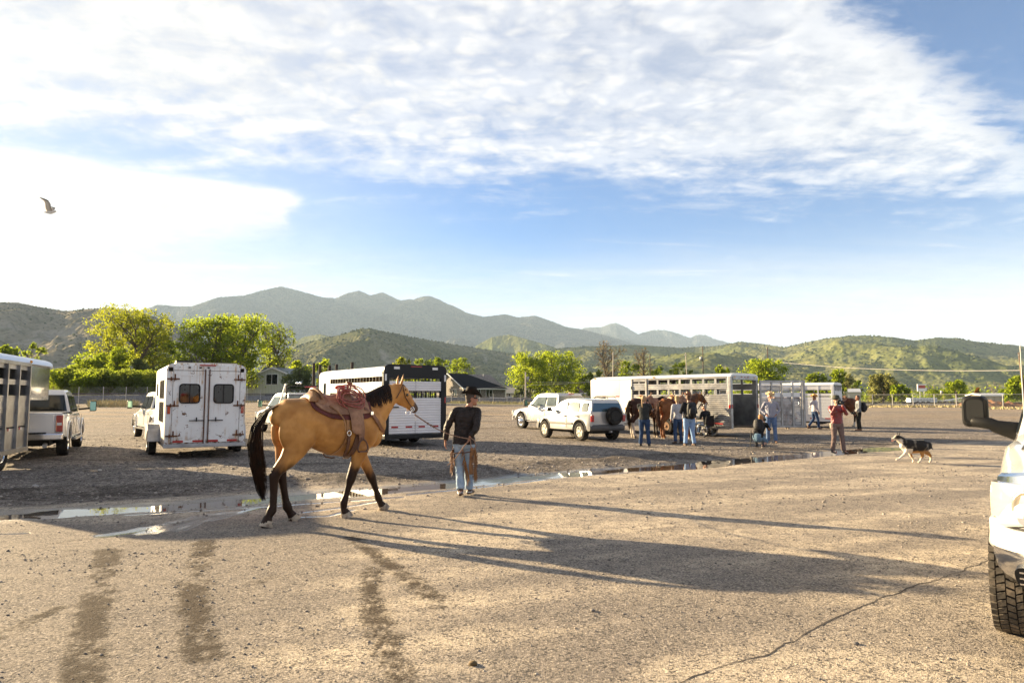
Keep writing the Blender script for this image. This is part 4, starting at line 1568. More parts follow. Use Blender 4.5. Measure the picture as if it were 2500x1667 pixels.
# --- black framed stock trailer
def black_trailer():
 L = 6.4
 hw = 1.16
 z0, z1 = .38, 2.52
 t = thing('stock_trailer', 'white ribbed stock trailer with a black rear frame and two barred window rows', 'horse trailer', (-3.27, 23.15, 0), rad(125.2))
 wp = M_('white_trailer_skin', (.80, .80, .78), .35, dirt=.15, dirtcol=(.6, .55, .48))
 pk = M_('white_ribbed_door', (.78, .75, .74), .38, dirt=.30, dirtcol=(.50, .46, .42), dirtscale=1.5)
 for s in (-1, 1):
  y = s * hw
  slat_rail_wall(t, .10, 4.9, y, s, z0, z1, wp, [(1.62, 1.80), (2.16, 2.34)], BLACK, posts=.27, ribs=False, post_w=.03)
  MB().bb(.10, 4.9, min(s * (hw - .0), s * (hw + .026)), max(s * (hw - .0), s * (hw + .026)), 1.82, 2.14).build('belt_panel', wp, t)
  MB().bb(.10, 4.9, min(s * (hw - .0), s * (hw + .026)), max(s * (hw - .0), s * (hw + .026)), z0 + .02, 1.60).build('belt_panel', wp, t)
  MB().bb(4.9, L - .35, min(y, y - s * .03), max(y, y - s * .03), z0, z1).build('side_panel', wp, t)
  MB().bb(5.35, 5.60, min(y, y + s * .01), max(y, y + s * .01), 1.55, 2.20, bev=.004).build('side_window', GLASSD, t)
  for x in (.9, 1.5):
   MB().tube([(x + .055 * math.cos(a), y + s * .04, 1.36 + .055 * math.sin(a)) for a in [2 * math.pi * k / 12 for k in range(13)]], .009, 5).build('tie_ring', STEEL, t)
  MB().box((2.7, s * (hw + .13), .66), (2.0, .24, .05), bev=.02).build('fender', BLACK, t)
  for x in (.4, 1.6, 4.4):
   MB().box((x, y + s * .030, .46), (.35, .006, .05)).build('reflector_tape', REDR, t)
 # nose
 mb = MB()
 mb.loft([section(x, hw - s_, z0, z1, .03, .02, 0, 4) for x, s_ in ((L - .35, .0), (L - .12, .06), (L + .06, .28))])
 o = mb.build('nose', wp, t)
 smooth_obj(o, 40)
 roof_shell(t, .06, L - .35, hw + .01, z1, wp, .20, nose=.42)
 # black portal at the rear
 for s in (-1, 1):
  MB().bb(-.05, .10, s * (hw - .085) - .105, s * (hw - .085) + .105, z0 - .06, z1 - .06, bev=.02).build('portal_post', BLACK, t)
  MB().box((-.055, s * (hw - .035), 1.55), (.02, .05, .20), bev=.008).build('tail_lamp', REDL, t)
  MB().box((-.06, s * (hw - .045), 2.30), (.02, .06, .22)).build('reflector_plate', WHITR, t)
  MB().box((-.06, s * .72, 2.62), (.02, .20, .08)).build('reflector_plate', WHITR, t)
 arch = MB()
 arch.loft([section(x, hw + .02, z1 - .12, z1 + .22, .20, .02, 0, 5) for x in (-.05, .10)])
 arch.build('portal_header', BLACK, t)
 MB().bb(-.075, -.045, -.2, .2, z1 + .14, z1 + .17).build('brake_light_bar', REDL, t)
 MB().bb(-.04, .06, -hw + .18, hw - .18, 2.28, 2.42).build('portal_bar', BLACK, t)
 MB().bb(-.20, .02, -hw - .03, hw + .03, .28, .42, bev=.015).build('rear_bumper', BLACK, t)
 # two doors, each with ribbed sheets and a row of small openings
 for s in (-1, 1):
  ya, yb = .012, hw - .19
  d = thing_part('door', t)
  for a, b_ in ((z0 + .05, 1.62), (1.86, 2.18)):
   m_ = MB()
   n = max(3, int(round((b_ - a) / .086)))
   for k in range(n):
    q = a + (b_ - a) * k / n
    h = (b_ - a) / n
    m_.add([(-.02, s * ya, q + .003), (-.034, s * ya, q + h * .3), (-.034, s * ya, q + h * .8), (-.02, s * ya, q + h - .001),
      (-.02, s * yb, q + .003), (-.034, s * yb, q + h * .3), (-.034, s * yb, q + h * .8), (-.02, s * yb, q + h - .001),
      (.01, s * ya, q), (.01, s * ya, q + h), (.01, s * yb, q), (.01, s * yb, q + h)],
      [(0, 1, 5, 4), (1, 2, 6, 5), (2, 3, 7, 6), (8, 9, 11, 10), (3, 9, 11, 7), (0, 8, 10, 4)])
   m_.build('ribbed_sheet', pk, d)
  for k in range(6):
   yk = ya + .03 + (yb - ya - .06) * k / 5
   MB().bb(-.02, .01, s * yk - .02, s * yk + .02, 1.62, 1.86).build('bar', BLACK, d)
  for y0_ in (.12, .64):
   MB().box((-.037, s * (y0_ + .12), .66), (.006, .24, .055)).build('reflector_tape', REDR, d)
 MB().box((-.055, .80, 1.32), (.04, .34, .04), bev=.01).build('latch_handle', BLACK, t)
 hitch_wheels(t, (2.25, 3.10), hw - .06, .37, .22, 'steel', WHITE)
 MB().bb(0, L - .1, -hw + .04, hw - .04, .30, .38).build('floor_frame', UNDER, t)
 MB().bb(4.95, 4.99, -hw + .04, hw - .04, z0, z1).build('bulkhead', M_('inner_wood', (.35, .22, .10), .8), t)
 MB().bar((L, 0, .42), (L + 1.1, 0, .45), .12, .10).build('tongue', UNDER, t)
 return t

def thing_part(name, parent):
 """a part made of sub-parts: a small real hinge plate carries them"""
 mb = MB().box((0.0, 0, 0.0), (.004, .004, .004))
 e = bpy.data.objects.new(name, None)
 COL.objects.link(e)
 e.parent = parent
 return e

black_trailer()

# --- left gooseneck stock trailer
def left_trailer():
 hw = 1.05
 z0, z1 = .44, 2.42
 # origin at the rear; box kept short to trim its cast shadow
 d = Vector((-.342, .940, 0))
 r = Vector((.940, .342, 0))
 LB = 3.2
 fc = Vector((-11.88, 16.8, 0))
 org = fc - r * hw - d * LB
 t = thing('gooseneck_trailer', 'silver gooseneck livestock trailer with upright ribs at the left edge of the photo', 'horse trailer', tuple(org), math.atan2(d.y, d.x))
 for s in (-1, 1):
  y = s * hw
  slots = [(1.72, 1.90), (2.08, 2.26)]
  for (a, b_) in ((.0, .92), (.96, 1.68), (1.93, 2.05), (2.29, z1)):
   MB().bb(0, LB, min(y, y - s * .025), max(y, y - s * .025), z0 if a == 0 else a, b_).build('side_panel', ALU, t)
  # groups of louvred slats
  for zc in (1.02, 1.30, 1.56):
   for k in range(3):
    MB().bb(0, LB, min(y, y + s * .014), max(y, y + s * .014), zc + k * .042, zc + k * .042 + .022).build('slat', ALU, t)
  n = 4
  for k in range(n + 1):
   x = .04 + (LB - .08) * k / n
   MB().bb(x - .035, x + .035, min(y - s * .03, y + s * .06), max(y - s * .03, y + s * .06), z0, z1).build('wall_post', ALU, t)
  for k in range(n):
   x = .04 + (LB - .08) * (k + .5) / n
   if True:
    MB().box((x - .05, y + s * .004, .90), (.09, .006, .06)).build('reflector_tape', REDR, t)
    MB().box((x + .05, y + s * .004, .90), (.09, .006, .06)).build('reflector_tape', WHITR, t)
  MB().bb(0, LB, min(y - s * .04, y + s * .07), max(y - s * .04, y + s * .07), z0 - .09, z0 + .01).build('bottom_rail', ALU, t)
  MB().bb(0, LB, min(y - s * .04, y + s * .05), max(y - s * .04, y + s * .05), z1 - .03, z1 + .05).build('top_rail', ALU, t)
 MB().bb(0, LB, -hw + .03, hw - .03, z0 - .02, z0 + .03).build('floor', UNDER, t)
 MB().bb(.1, LB - .06, -.03, .03, z0, z1).build('added_shade_sheet', M_('painted_inner_shade', (.03, .03, .03), .9), t)  # added dark sheet so the wall openings look shaded inside
 MB().bb(0, LB, hw - .05, hw - .03, z0, z1).build('added_light_block', MATS['painted_inner_shade'], t)  # added dark panel closing the far-side slots against the light
 MB().bb(LB - .04, LB, -hw, hw, z0, z1).build('front_wall', ALU, t)
 MB().bb(0, .04, -hw, hw, z0, z1).build('rear_gate', ALU, t)
 roof_shell(t, 0, LB + 1.9, hw + .03, z1 + .04, M_('pale_roof', (.62, .66, .74), .35, metal=.2), .22, nose=.6)
 m_ = MB()
 m_.loft([section(x, hw - s_, 1.56, z1 + .05, .04, .03, 0, 4) for x, s_ in ((LB, .02), (LB + 1.9, .04), (LB + 2.3, .16), (LB + 2.5, .42))])
 o = m_.build('gooseneck_nose', M_('polished_aluminium', (.70, .69, .67), .16, metal=.9, bump=.25, bscale=4, bdist=.03), t)
 smooth_obj(o, 40)
 MB().sphere((LB + .02, -hw - .03, z1 + .09), .035).build('marker_lamp', AMBER, t)
 MB().cyl((LB + 1.9, 0, 1.56), (LB + 1.9, 0, 1.05), .06, 12).build('hitch_post', BLACK, t)
 hitch_wheels(t, (.8, 1.7), hw - .12, .38, .24)

left_trailer()

# --- aluminium gooseneck with the rear gate swung open
def alu_trailer():
 hw = 1.05
 z0, z1 = .44, 2.50
 LB = 5.95
 fwd = rad(131.0)
 d = Vector((math.cos(fwd), math.sin(fwd), 0))
 r = Vector((d.y, -d.x, 0))
 near = Vector((9.00, 28.1, 0))     # near rear corner (left side of the trailer)
 org = near + r * hw
 t = thing('gooseneck_trailer', 'long aluminium gooseneck stock trailer, rear gate swung open, horses tied along its side', 'horse trailer', tuple(org), fwd)
 slots = [(1.78, 1.98), (2.24, 2.42)]
 for s in (-1, 1):
  y = s * hw
  slat_rail_wall(t, .14, 4.30, y, s, z0, z1, ALU, slots, ALU, posts=.60, pitch=.086, post_w=.10)
  # side door at the front of the slatted part
  slat_rail_wall(t, 4.36, 5.15, y, s, z0, z1, ALU, [(1.78, 1.96), (2.30, 2.36)], ALU, posts=.38, pitch=.086)
  for x in (4.33, 5.17):
   MB().bb(x - .035, x + .035, min(y - s * .04, y + s * .035), max(y - s * .04, y + s * .035), z0, z1).build('door_frame', ALU, t)
  for z in (1.0, 1.35, 2.1):
   MB().box((5.20, y + s * .05, z), (.05, .04, .13), bev=.01).build('hinge', STEEL, t)
  MB().bb(5.2, LB + .05, min(y, y - s * .03), max(y, y - s * .03), z0 + .02, z1).build('front_panel', WHITE, t)
  MB().bb(0.14, LB, min(y - s * .05, y + s * .03), max(y - s * .05, y + s * .03), z0 - .10, z0).build('bottom_rail', ALU, t)
  MB().bb(0.0, .14, min(y - s * .12, y + s * .03), max(y - s * .12, y + s * .03), z0 - .08, z1 + .02, bev=.015).build('corner_post', ALU, t)
  for k in range(3):
   MB().box((.6 + k * .9, y + s * .020, .56), (.42, .006, .055)).build('reflector_tape', REDR, t)
   MB().box((1.05 + k * .9, y + s * .020, .56), (.30, .006, .055)).build('reflector_tape', WHITR, t)
  MB().box((5.55, y + s * .02, 1.12), (.05, .03, .12), bev=.01).build('marker_lamp', AMBER, t)
  # lamp cluster on the rear post
  MB().box((-.015, s * (hw - .03), 1.28), (.03, .07, .16), bev=.01).build('tail_lamp', REDL, t)
  MB().box((.07, s * (hw + .04), 1.28), (.09, .03, .14), bev=.01).build('tail_lamp', REDL, t)
  mb = MB()
  mb.prism([(LB - .12, z0 + .02), (LB + .10, z0 + .02), (LB + .75, 1.66), (LB + .03, 1.66)], min(y, y - s * .03), max(y, y - s * .03))
  mb.build('front_panel', WHITE, t)
  mb = MB()
  mb.prism([(LB + .10, z0 + .02), (LB + .17, z0 + .02), (LB + .84, 1.66), (LB + .75, 1.66)], min(y, y - s * .05), max(y, y + s * .02))
  mb.build('slanted_frame', ALUD, t)
 MB().bb(0.05, LB, -hw + .03, hw - .03, z0 - .04, z0 + .02).build('floor', M_('trailer_floor_mat', (.10, .075, .05), .95), t)
 nose = MB()
 nose.loft([section(x, hw + .004 - s_, 1.64, z1 + .02, .05, .04, 0, 4) for x, s_ in ((LB - .02, .0), (LB + 1.65, .0), (LB + 1.86, .06), (LB + 2.0, .25))])
 o = nose.build('gooseneck_nose', M_('trailer_white', (0.60, 0.60, 0.60), 0.4, dirt=0.3, dirtcol=(0.45, 0.41, 0.36)), t)
 smooth_obj(o, 40)
 roof_shell(t, 0, LB + 1.5, hw + .03, z1 + .01, M_('pale_roof2', (.66, .66, .66), .4, metal=.3), .15, nose=.48)
 for k in range(4):
  for s in (-1, 1):
   MB().box((LB + .10 + k * .42, s * (hw + .012), 1.70), (.22, .006, .045)).build('reflector_tape', REDR if k % 2 == 0 else WHITR, t)
 for x in (3.9, LB + 1.5):
  for s in (-1, 1):
   MB().box((x, s * (hw + .03), z1 + .05), (.13, .03, .05), bev=.01).build('marker_lamp', AMBER, t)
 # rear header with lights
 MB().bb(-.02, .14, -hw + .12, hw - .12, z1 - .12, z1 + .06, bev=.01).build('header', ALU, t)
 for y in (-.8, -.25, 0, .25, .8):
  MB().box((-.03, y, z1 - .01), (.02, .09, .035)).build('marker_lamp', REDL if abs(y) < .5 else AMBER, t)
 # inner centre partition
 MB().bb(2.8, 2.84, -hw + .04, hw - .04, z0, 1.95).build('centre_gate', ALUD, t)
 MB().bb(2.76, 2.88, -.03, .03, z0, z1).build('partition_post', ALU, t)
 hitch_wheels(t, (2.35, 3.25), hw - .03, .38, .23, 'steel', M_('rusty_rim', (.22, .12, .06), .8))
 for s in (-1, 1):
  MB().box((2.8, s * (hw + .10), .90), (1.95, .22, .03), bev=.01).build('fender', ALU, t)
 MB().cyl((LB + 1.4, 0, 1.64), (LB + 1.4, 0, 1.02), .06, 12).build('hitch_post', BLACK, t)
 # rear gate, hinged on the far corner and swung right round
 far = org + r * hw + Vector((0, 0, 0))
 ang = math.atan2(.30, 2.05)
 g = bpy.data.objects.new('rear_gate', None)
 COL.objects.link(g)
 g.parent = t
 inv_ = Matrix.Rotation(-fwd, 4, 'Z')
 loc = inv_ @ (Vector((far.x, far.y, 0)) - org)
 g.location = loc + Vector((-.05, -.06, 0))
 g.rotation_euler = (0, 0, ang - fwd)
 W = 2.08
 m_ = ALUD
 zt = z1 - .14
 for x in (.03, W * .26, W * .48, W * .73, W - .06, W - .16):
  MB().bb(x - .035, x + .035, -.035, .03, z0 - .04, zt).build('gate_post', ALU, g)
 MB().bb(0, W, -.03, .03, zt - .05, zt + .02).build('gate_rail', ALU, g)
 MB().bb(0, W, -.03, .03, z0 - .08, z0 - .0).build('gate_rail', ALU, g)
 cols = ((.06, W * .24), (W * .28, W * .46), (W * .51, W * .71), (W * .75, W - .20))
 for k, (a, b_) in enumerate(cols):
  top_ = zt - .06 if k < 2 else zt - .18
  MB().bb(a, b_, -.008, .012, top_ - .10, top_).build('gate_plate', WHITR, g)
  MB().bb(a, b_, -.008, .012, 1.66, 1.86).build('gate_plate', WHITR, g)
  q = z0 + .02
  while q < top_ - .12:
   if not (1.60 < q < 1.87):
    MB().bb(a, b_, -.012, .012, q, q + .050).build('gate_slat', m_, g)
   q += .062
 MB().bb(W - .03, W, -.045, .05, z0 - .08, zt + .02).build('gate_post', ALU, g)
 for z in (.55, 1.4, 2.2):
  MB().cyl((0, 0, z - .08), (0, 0, z + .08), .025, 8).build('hinge', STEEL, g)

alu_trailer()

# --- farther white stock trailer
def far_trailer():
 hw = 1.0
 z0, z1 = .36, 2.30
 L = 6.6
 fwd = rad(143)
 d = Vector((math.cos(fwd), math.sin(fwd), 0))
 r = Vector((d.y, -d.x, 0))
 near = Vector((17.2, 36.6, gz(17, 36.6)))
 org = near + r * hw
 t = thing('stock_trailer', 'white plank-sided stock trailer parked behind the open gate', 'horse trailer', tuple(org), fwd)
 wp = M_('white_trailer_skin2', (.66, .66, .65), .45, dirt=.3, dirtcol=(.45, .42, .38))
 for s in (-1, 1):
  y = s * hw
  q = z0
  k = 0
  while q < 1.55:
   MB().bb(.1, L - .3, min(y, y - s * .03), max(y, y - s * .03), q, q + .155).build('side_board', wp, t)
   q += .165
  for a, b_ in ((1.72, 1.86), (2.06, z1)):
   MB().bb(.1, L - .3, min(y, y - s * .03), max(y, y - s * .03), a, b_).build('side_board', wp, t)
  n = 9
  for k in range(n + 1):
   x = .1 + (L - .4) * k / n
   MB().bb(x - .03, x + .03, min(y - s * .03, y + s * .012), max(y - s * .03, y + s * .012), z0, z1).build('wall_post', wp, t)
  MB().bb(0, .12, min(y - s * .12, y + s * .02), max(y - s * .12, y + s * .02), z0, z1 + .02, bev=.01).build('corner_post', wp, t)
  MB().box((-.01, s * (hw - .05), 1.2), (.03, .06, .16), bev=.01).build('tail_lamp', REDL, t)
  for k in range(3):
   MB().box((.35 + k * .75, y + s * .006, z0 + .16), (.26, .008, .06)).build('reflector_tape', REDR, t)
  mb = MB()
  mb.prism([(1.55, z0 - .02), (1.70, z0 - .02), (2.05, .82), (3.6, .82), (3.9, z0 - .02), (4.0, z0 - .02), (3.68, .92), (1.98, .92)], min(y, y + s * .20), max(y, y + s * .20))
  mb.build('fender', wp, t)
 roof_shell(t, 0, L - .3, hw + .02, z1, M_('pale_roof3', (.70, .70, .70), .4), .16, nose=.3)
 MB().bb(L - .34, L, -hw + .1, hw - .1, z0, z1).build('nose', wp, t)
 # rear gate boards
 q = z0
 while q < 1.9:
  MB().bb(-.02, .02, -hw + .13, hw - .13, q, q + .155).build('gate_board', wp, t)
  q += .165
 MB().bb(-.02, .02, -hw + .1, hw - .1, z1 - .07, z1 + .02).build('header', BLACK, t)
 MB().bb(-.025, -.02, .1, .8, 1.60, 1.78).build('gate_sign', ALUD, t)
 for k in range(5):
  MB().bb(-.02, .02, -.8 + k * .4 - .02, -.8 + k * .4 + .02, 1.9, z1 - .07).build('bar', wp, t)
 hitch_wheels(t, (2.35, 3.2), hw - .02, .37, .22, 'steel', M_('rusty_rim', (.22, .12, .06), .8))
 MB().bb(0, L - .2, -hw + .04, hw - .04, z0 - .08, z0 + .01).build('floor', UNDER, t)
 MB().box((.9, 0, .25), (.2, 1.6, .12)).build('axle_hanger', UNDER, t)
 MB().bar((L - .1, 0, .45), (L + 1.0, 0, .48), .1, .1).build('tongue', UNDER, t)

far_trailer()

# ------------------------------------------------------------------ the pickups
pickup('white crew cab pickup hitched under the gooseneck at the left, seen from behind', (-14.35, 20.75, 0), rad(117.6), L=6.2, W=2.03, R=.41)
pickup('white pickup with black fender flares, hitched to the rusty horse trailer', (-14.0, 28.1, 0), rad(128), L=5.8, W=1.95, R=.40, chrome=False)
pickup('silver dual-wheel pickup behind the small grey car', (2.45, 35.4, gz(2.4, 35.4)), rad(125), L=6.1, W=2.0, R=.41, style='dually', paint=M_('truck_silver', (.50, .49, .47), .25, metal=.2, coat=.8, dirt=.2, dirtcol=(.45, .4, .33)), glass=GLASSL)

def flatbed():
 t = pickup('white flatbed work truck with a steel headache rack, half hidden behind the buckskin horse', (-10.1, 32.2, gz(-10, 32)), rad(130), L=6.0, W=2.0, R=.41, bed='flat', chrome=False, glass=GLASSL)
 MB().bb(-3.05, -1.05, -1.1, 1.1, .95, 1.05).build('flat_bed', UNDER, t)
 for s in (-1, 1):
  MB().bar((-1.05, s * .95, 1.05), (-1.05, s * .95, 2.15), .08, .06, up=(1, 0, 0)).build('rack_post', BLACK, t)
  MB().bar((-.25, s * .98, 1.20), (-.98, s * .95, 2.25), .08, .06, up=(0, 1, 0)).build('rack_brace', WHITE, t)
 for k in range(4):
  MB().bar((-1.05, -.95, 1.25 + .25 * k), (-1.05, .95, 1.25 + .25 * k), .05, .05).build('rack_bar', BLACK, t)
 MB().bar((-1.05, -.95, 2.17), (-1.05, .95, 2.17), .05, .05).build('light_bar', BLACK, t)
 MB().bar((-1.09, -.45, 2.13), (-1.09, .1, 2.13), .02, .05).build('brake_lamp', REDL, t)
 for y in (.3, .45):
  MB().sphere((-1.05, y, 2.30), .07, sx=.6).build('work_lamp', CHROME, t)

flatbed()

# ------------------------------------------------------------------ compact suv
def suv():
 t = thing('compact_suv', 'small silver four-door off-roader with a black spare wheel on its back door', 'car', (2.65, 27.75, 0), rad(120))
 L, W = 3.95, 1.70
 hw = W / 2
 f = L / 2
 R = .345
 fa, ra_ = f - .78, -f + .70
 zb, zd = .38, 1.05
 P_ = SILVERP
 mb = MB()
 st = [(-f, hw - .06, zb + .10, zd + .04, .08), (-f + .08, hw - .01, zb + .04, zd + .02, .08), (-.4, hw, zb, zd, .07), (fa - .6, hw, zb, zd - .02, .10), (fa - .35, hw - .01, zb, zd - .05, .15),
   (fa, hw - .02, zb + .02, zd - .10, .18), (fa + .42, hw - .06, zb + .05, zd - .20, .18), (f - .06, hw - .16, zb + .08, zd - .30, .14), (f, hw - .22, zb + .12, zd - .36, .10)]
 mb.loft([section(x, h, a, b, r, .05, .02, 5, crown=.02) for x, h, a, b, r in st])
 body = mb.build('body', P_, t)
 cuts = []
 for sgn in (-1, 1):
  for ax in (fa, ra_):
   cuts.append(ycyl(ax, R + .04, R + .07, sgn * (hw - .30), sgn * (hw + .1)))
 cut(body, cuts)
 smooth_obj(body, 35)
 MB().bb(-f + .2, f - .2, -hw + .30, hw - .30, .28, .5).build('chassis', UNDER, t)
 top = 1.60
 xb, xf = -f + .04, fa - .38
 ln = xf - xb
 mb = MB()
 cs = [(xb, hw - .06, zd - .02, zd + .04, .04, .0), (xb + .05, hw - .05, zd - .04, top - .20, .08, .10), (xb + .14, hw - .05, zd - .04, top - .04, .10, .15), (xb + ln * .45, hw - .05, zd - .04, top + .02, .10, .16),
   (xb + ln * .66, hw - .05, zd - .04, top, .10, .15), (xb + ln * .77, hw - .05, zd - .04, top - .09, .08, .13), (xf, hw - .08, zd - .06, zd + .03, .03, .02)]
 mb.loft([section(x, h, a, b, r, .02, tb, 5) for x, h, a, b, r, tb in cs])
 cb = mb.build('cabin', P_, t)
 smooth_obj(cb, 38)
 ys = hw - .05
 wz0, wz1 = zd + .05, top - .14
 for sgn in (-1, 1):
  for p in ([(xb + .20, wz0), (xb + .62, wz0), (xb + .62, wz1), (xb + .26, wz1)], [(xb + .74, wz0), (xb + 1.48, wz0), (xb + 1.48, wz1 + .01), (xb + .80, wz1 + .01)],
     [(xb + 1.56, wz0), (xf - .18, wz0), (xb + ln * .71, wz1), (xb + 1.56, wz1 + .01)]):
   side_panel(t, 'side_window', round_poly(p, .06), ys, GLASSL, sgn, slope=.268, zref=zd)
  for a, b in ((xb + .68, xb + 1.52), (xb + 1.52, xf - .02)):
   d = MB()
   q = [(a, zd - .06), (a, zb + .10), (b, zb + .10), (b, zd - .06)]
   for i in range(3):
    p, r_ = q[i], q[(i + 1) % 4]
    d.bar((p[0], sgn * (hw + .0005), p[1]), (r_[0], sgn * (hw + .0005), r_[1]), .007, .007, up=(0, 1, 0))
   d.build('door_seam', UNDER, t)
   MB().box((a + .12, sgn * (hw + .015), zd - .12), (.15, .03, .04), bev=.01).build('door_handle', GREYPL, t)
  MB().bb(ra_ + .45, fa - .45, sgn * (hw + .004) - .012, sgn * (hw + .004) + .012, .60, .68, bev=.004).build('rub_strip', GREYPL, t)
  for ax in (fa, ra_):
   l_ = MB()
   l_.tube([(ax + (R + .075) * math.cos(a), sgn * (hw + .004), R + .04 + (R + .075) * math.sin(a)) for a in [math.pi * k / 16 for k in range(17)]], .016, 6)
   l_.build('wheel_arch', GREYPL, t)
   wheel(t, ax, sgn * (hw - .12), sgn, R, .23, .205, 'five', M_('alloy', (.24, .23, .21), .45, metal=.6, dirt=.5, dirtcol=(.3, .26, .2)))
  mm = MB()
  mm.bar((xf - .25, sgn * (hw - .06), zd + .06), (xf - .25, sgn * (hw + .10), zd + .10), .06, .05)
  mm.build('mirror_arm', BLKPL, t)
  MB().box((xf - .25, sgn * (hw + .14), zd + .12), (.10, .18, .14), bev=.03).build('mirror', BLKPL, t)
  rr_ = MB()
  rr_.tube([(xb + .25, sgn * (hw - .24), top + .02), (xb + .32, sgn * (hw - .24), top + .07), (xb + 1.5, sgn * (hw - .24), top + .09), (xb + 1.62, sgn * (hw - .24), top + .03)], .018, 6)
  rr_.build('roof_rail', BLKPL, t)
  MB().box((-f - .02, sgn * (hw - .10), .86), (.07, .13, .26), bev=.02).build('tail_light', REDL, t)
  MB().box((f - .08, sgn * (hw - .28), .66), (.12, .24, .14), bev=.03).build('headlight', MATS['headlamp'], t)
 # rear door glass
 g = MB()
 g.add([(xb - .012, -hw + .16, zd + .06), (xb - .012, hw - .16, zd + .06), (xb + .045, hw - .24, top - .17), (xb + .045, -hw + .24, top - .17),
   (xb + .03, -hw + .16, zd + .06), (xb + .03, hw - .16, zd + .06), (xb + .085, hw - .24, top - .17), (xb + .085, -hw + .24, top - .17)],
   [(0, 1, 2, 3), (7, 6, 5, 4), (0, 4, 5, 1), (1, 5, 6, 2), (2, 6, 7, 3), (3, 7, 4, 0)])
 g.build('rear_window', M_('rear_glass', (.04, .075, .09), .04, spec=.8), t)
 A, B = xb + ln * .73, xf - .01
 g = MB()
 off = Vector((.035, 0, .03))
 q = [Vector((A, -hw + .22, top - .10)), Vector((A, hw - .22, top - .10)), Vector((B, hw - .12, zd + .03)), Vector((B, -hw + .12, zd + .03))]
 g.add([v + off * .5 for v in q] + [v - off for v in q], [(0, 1, 2, 3), (7, 6, 5, 4), (0, 4, 5, 1), (1, 5, 6, 2), (2, 6, 7, 3), (3, 7, 4, 0)])
 g.build('windshield', GLASSL, t)
 for nm, x0, sg in (('rear_bumper', -f - .07, -1), ('front_bumper', f - .08, 1)):
  b_ = MB()
  rings = []
  for u in np.linspace(-1, 1, 13):
   xx = x0 - sg * .16 * abs(u) ** 3
   rings.append([Vector((xx + sg * dx_, u * (hw - .02), z)) for dx_, z in ((-.12, .40), (.02, .38), (.07, .44), (.07, .56), (.02, .62), (-.12, .62))])
  b_.loft(rings)
  b_.build(nm, GREYPL, t)
 sp = wheel(t, -f - .16, -.18, 1, .34, .22, .20, 'spare', BLACK, name='spare_wheel', z=.95)
 sp.rotation_euler = (0, 0, rad(90))
 for c in sp.children:
  pass
 MB().cyl((-f - .06, -.18, .95), (-f + .02, -.18, .95), .08, 12).build('spare_carrier', UNDER, t)
 MB().bar((-f - .0, -.25, zd + .10), (-f - .03, .25, zd + .15), .02, .02).build('rear_wiper', BLACK, t)
 MB().box((-f - .15, 0, .36), (.14, .05, .06)).build('tow_hitch', STEEL, t)

suv()

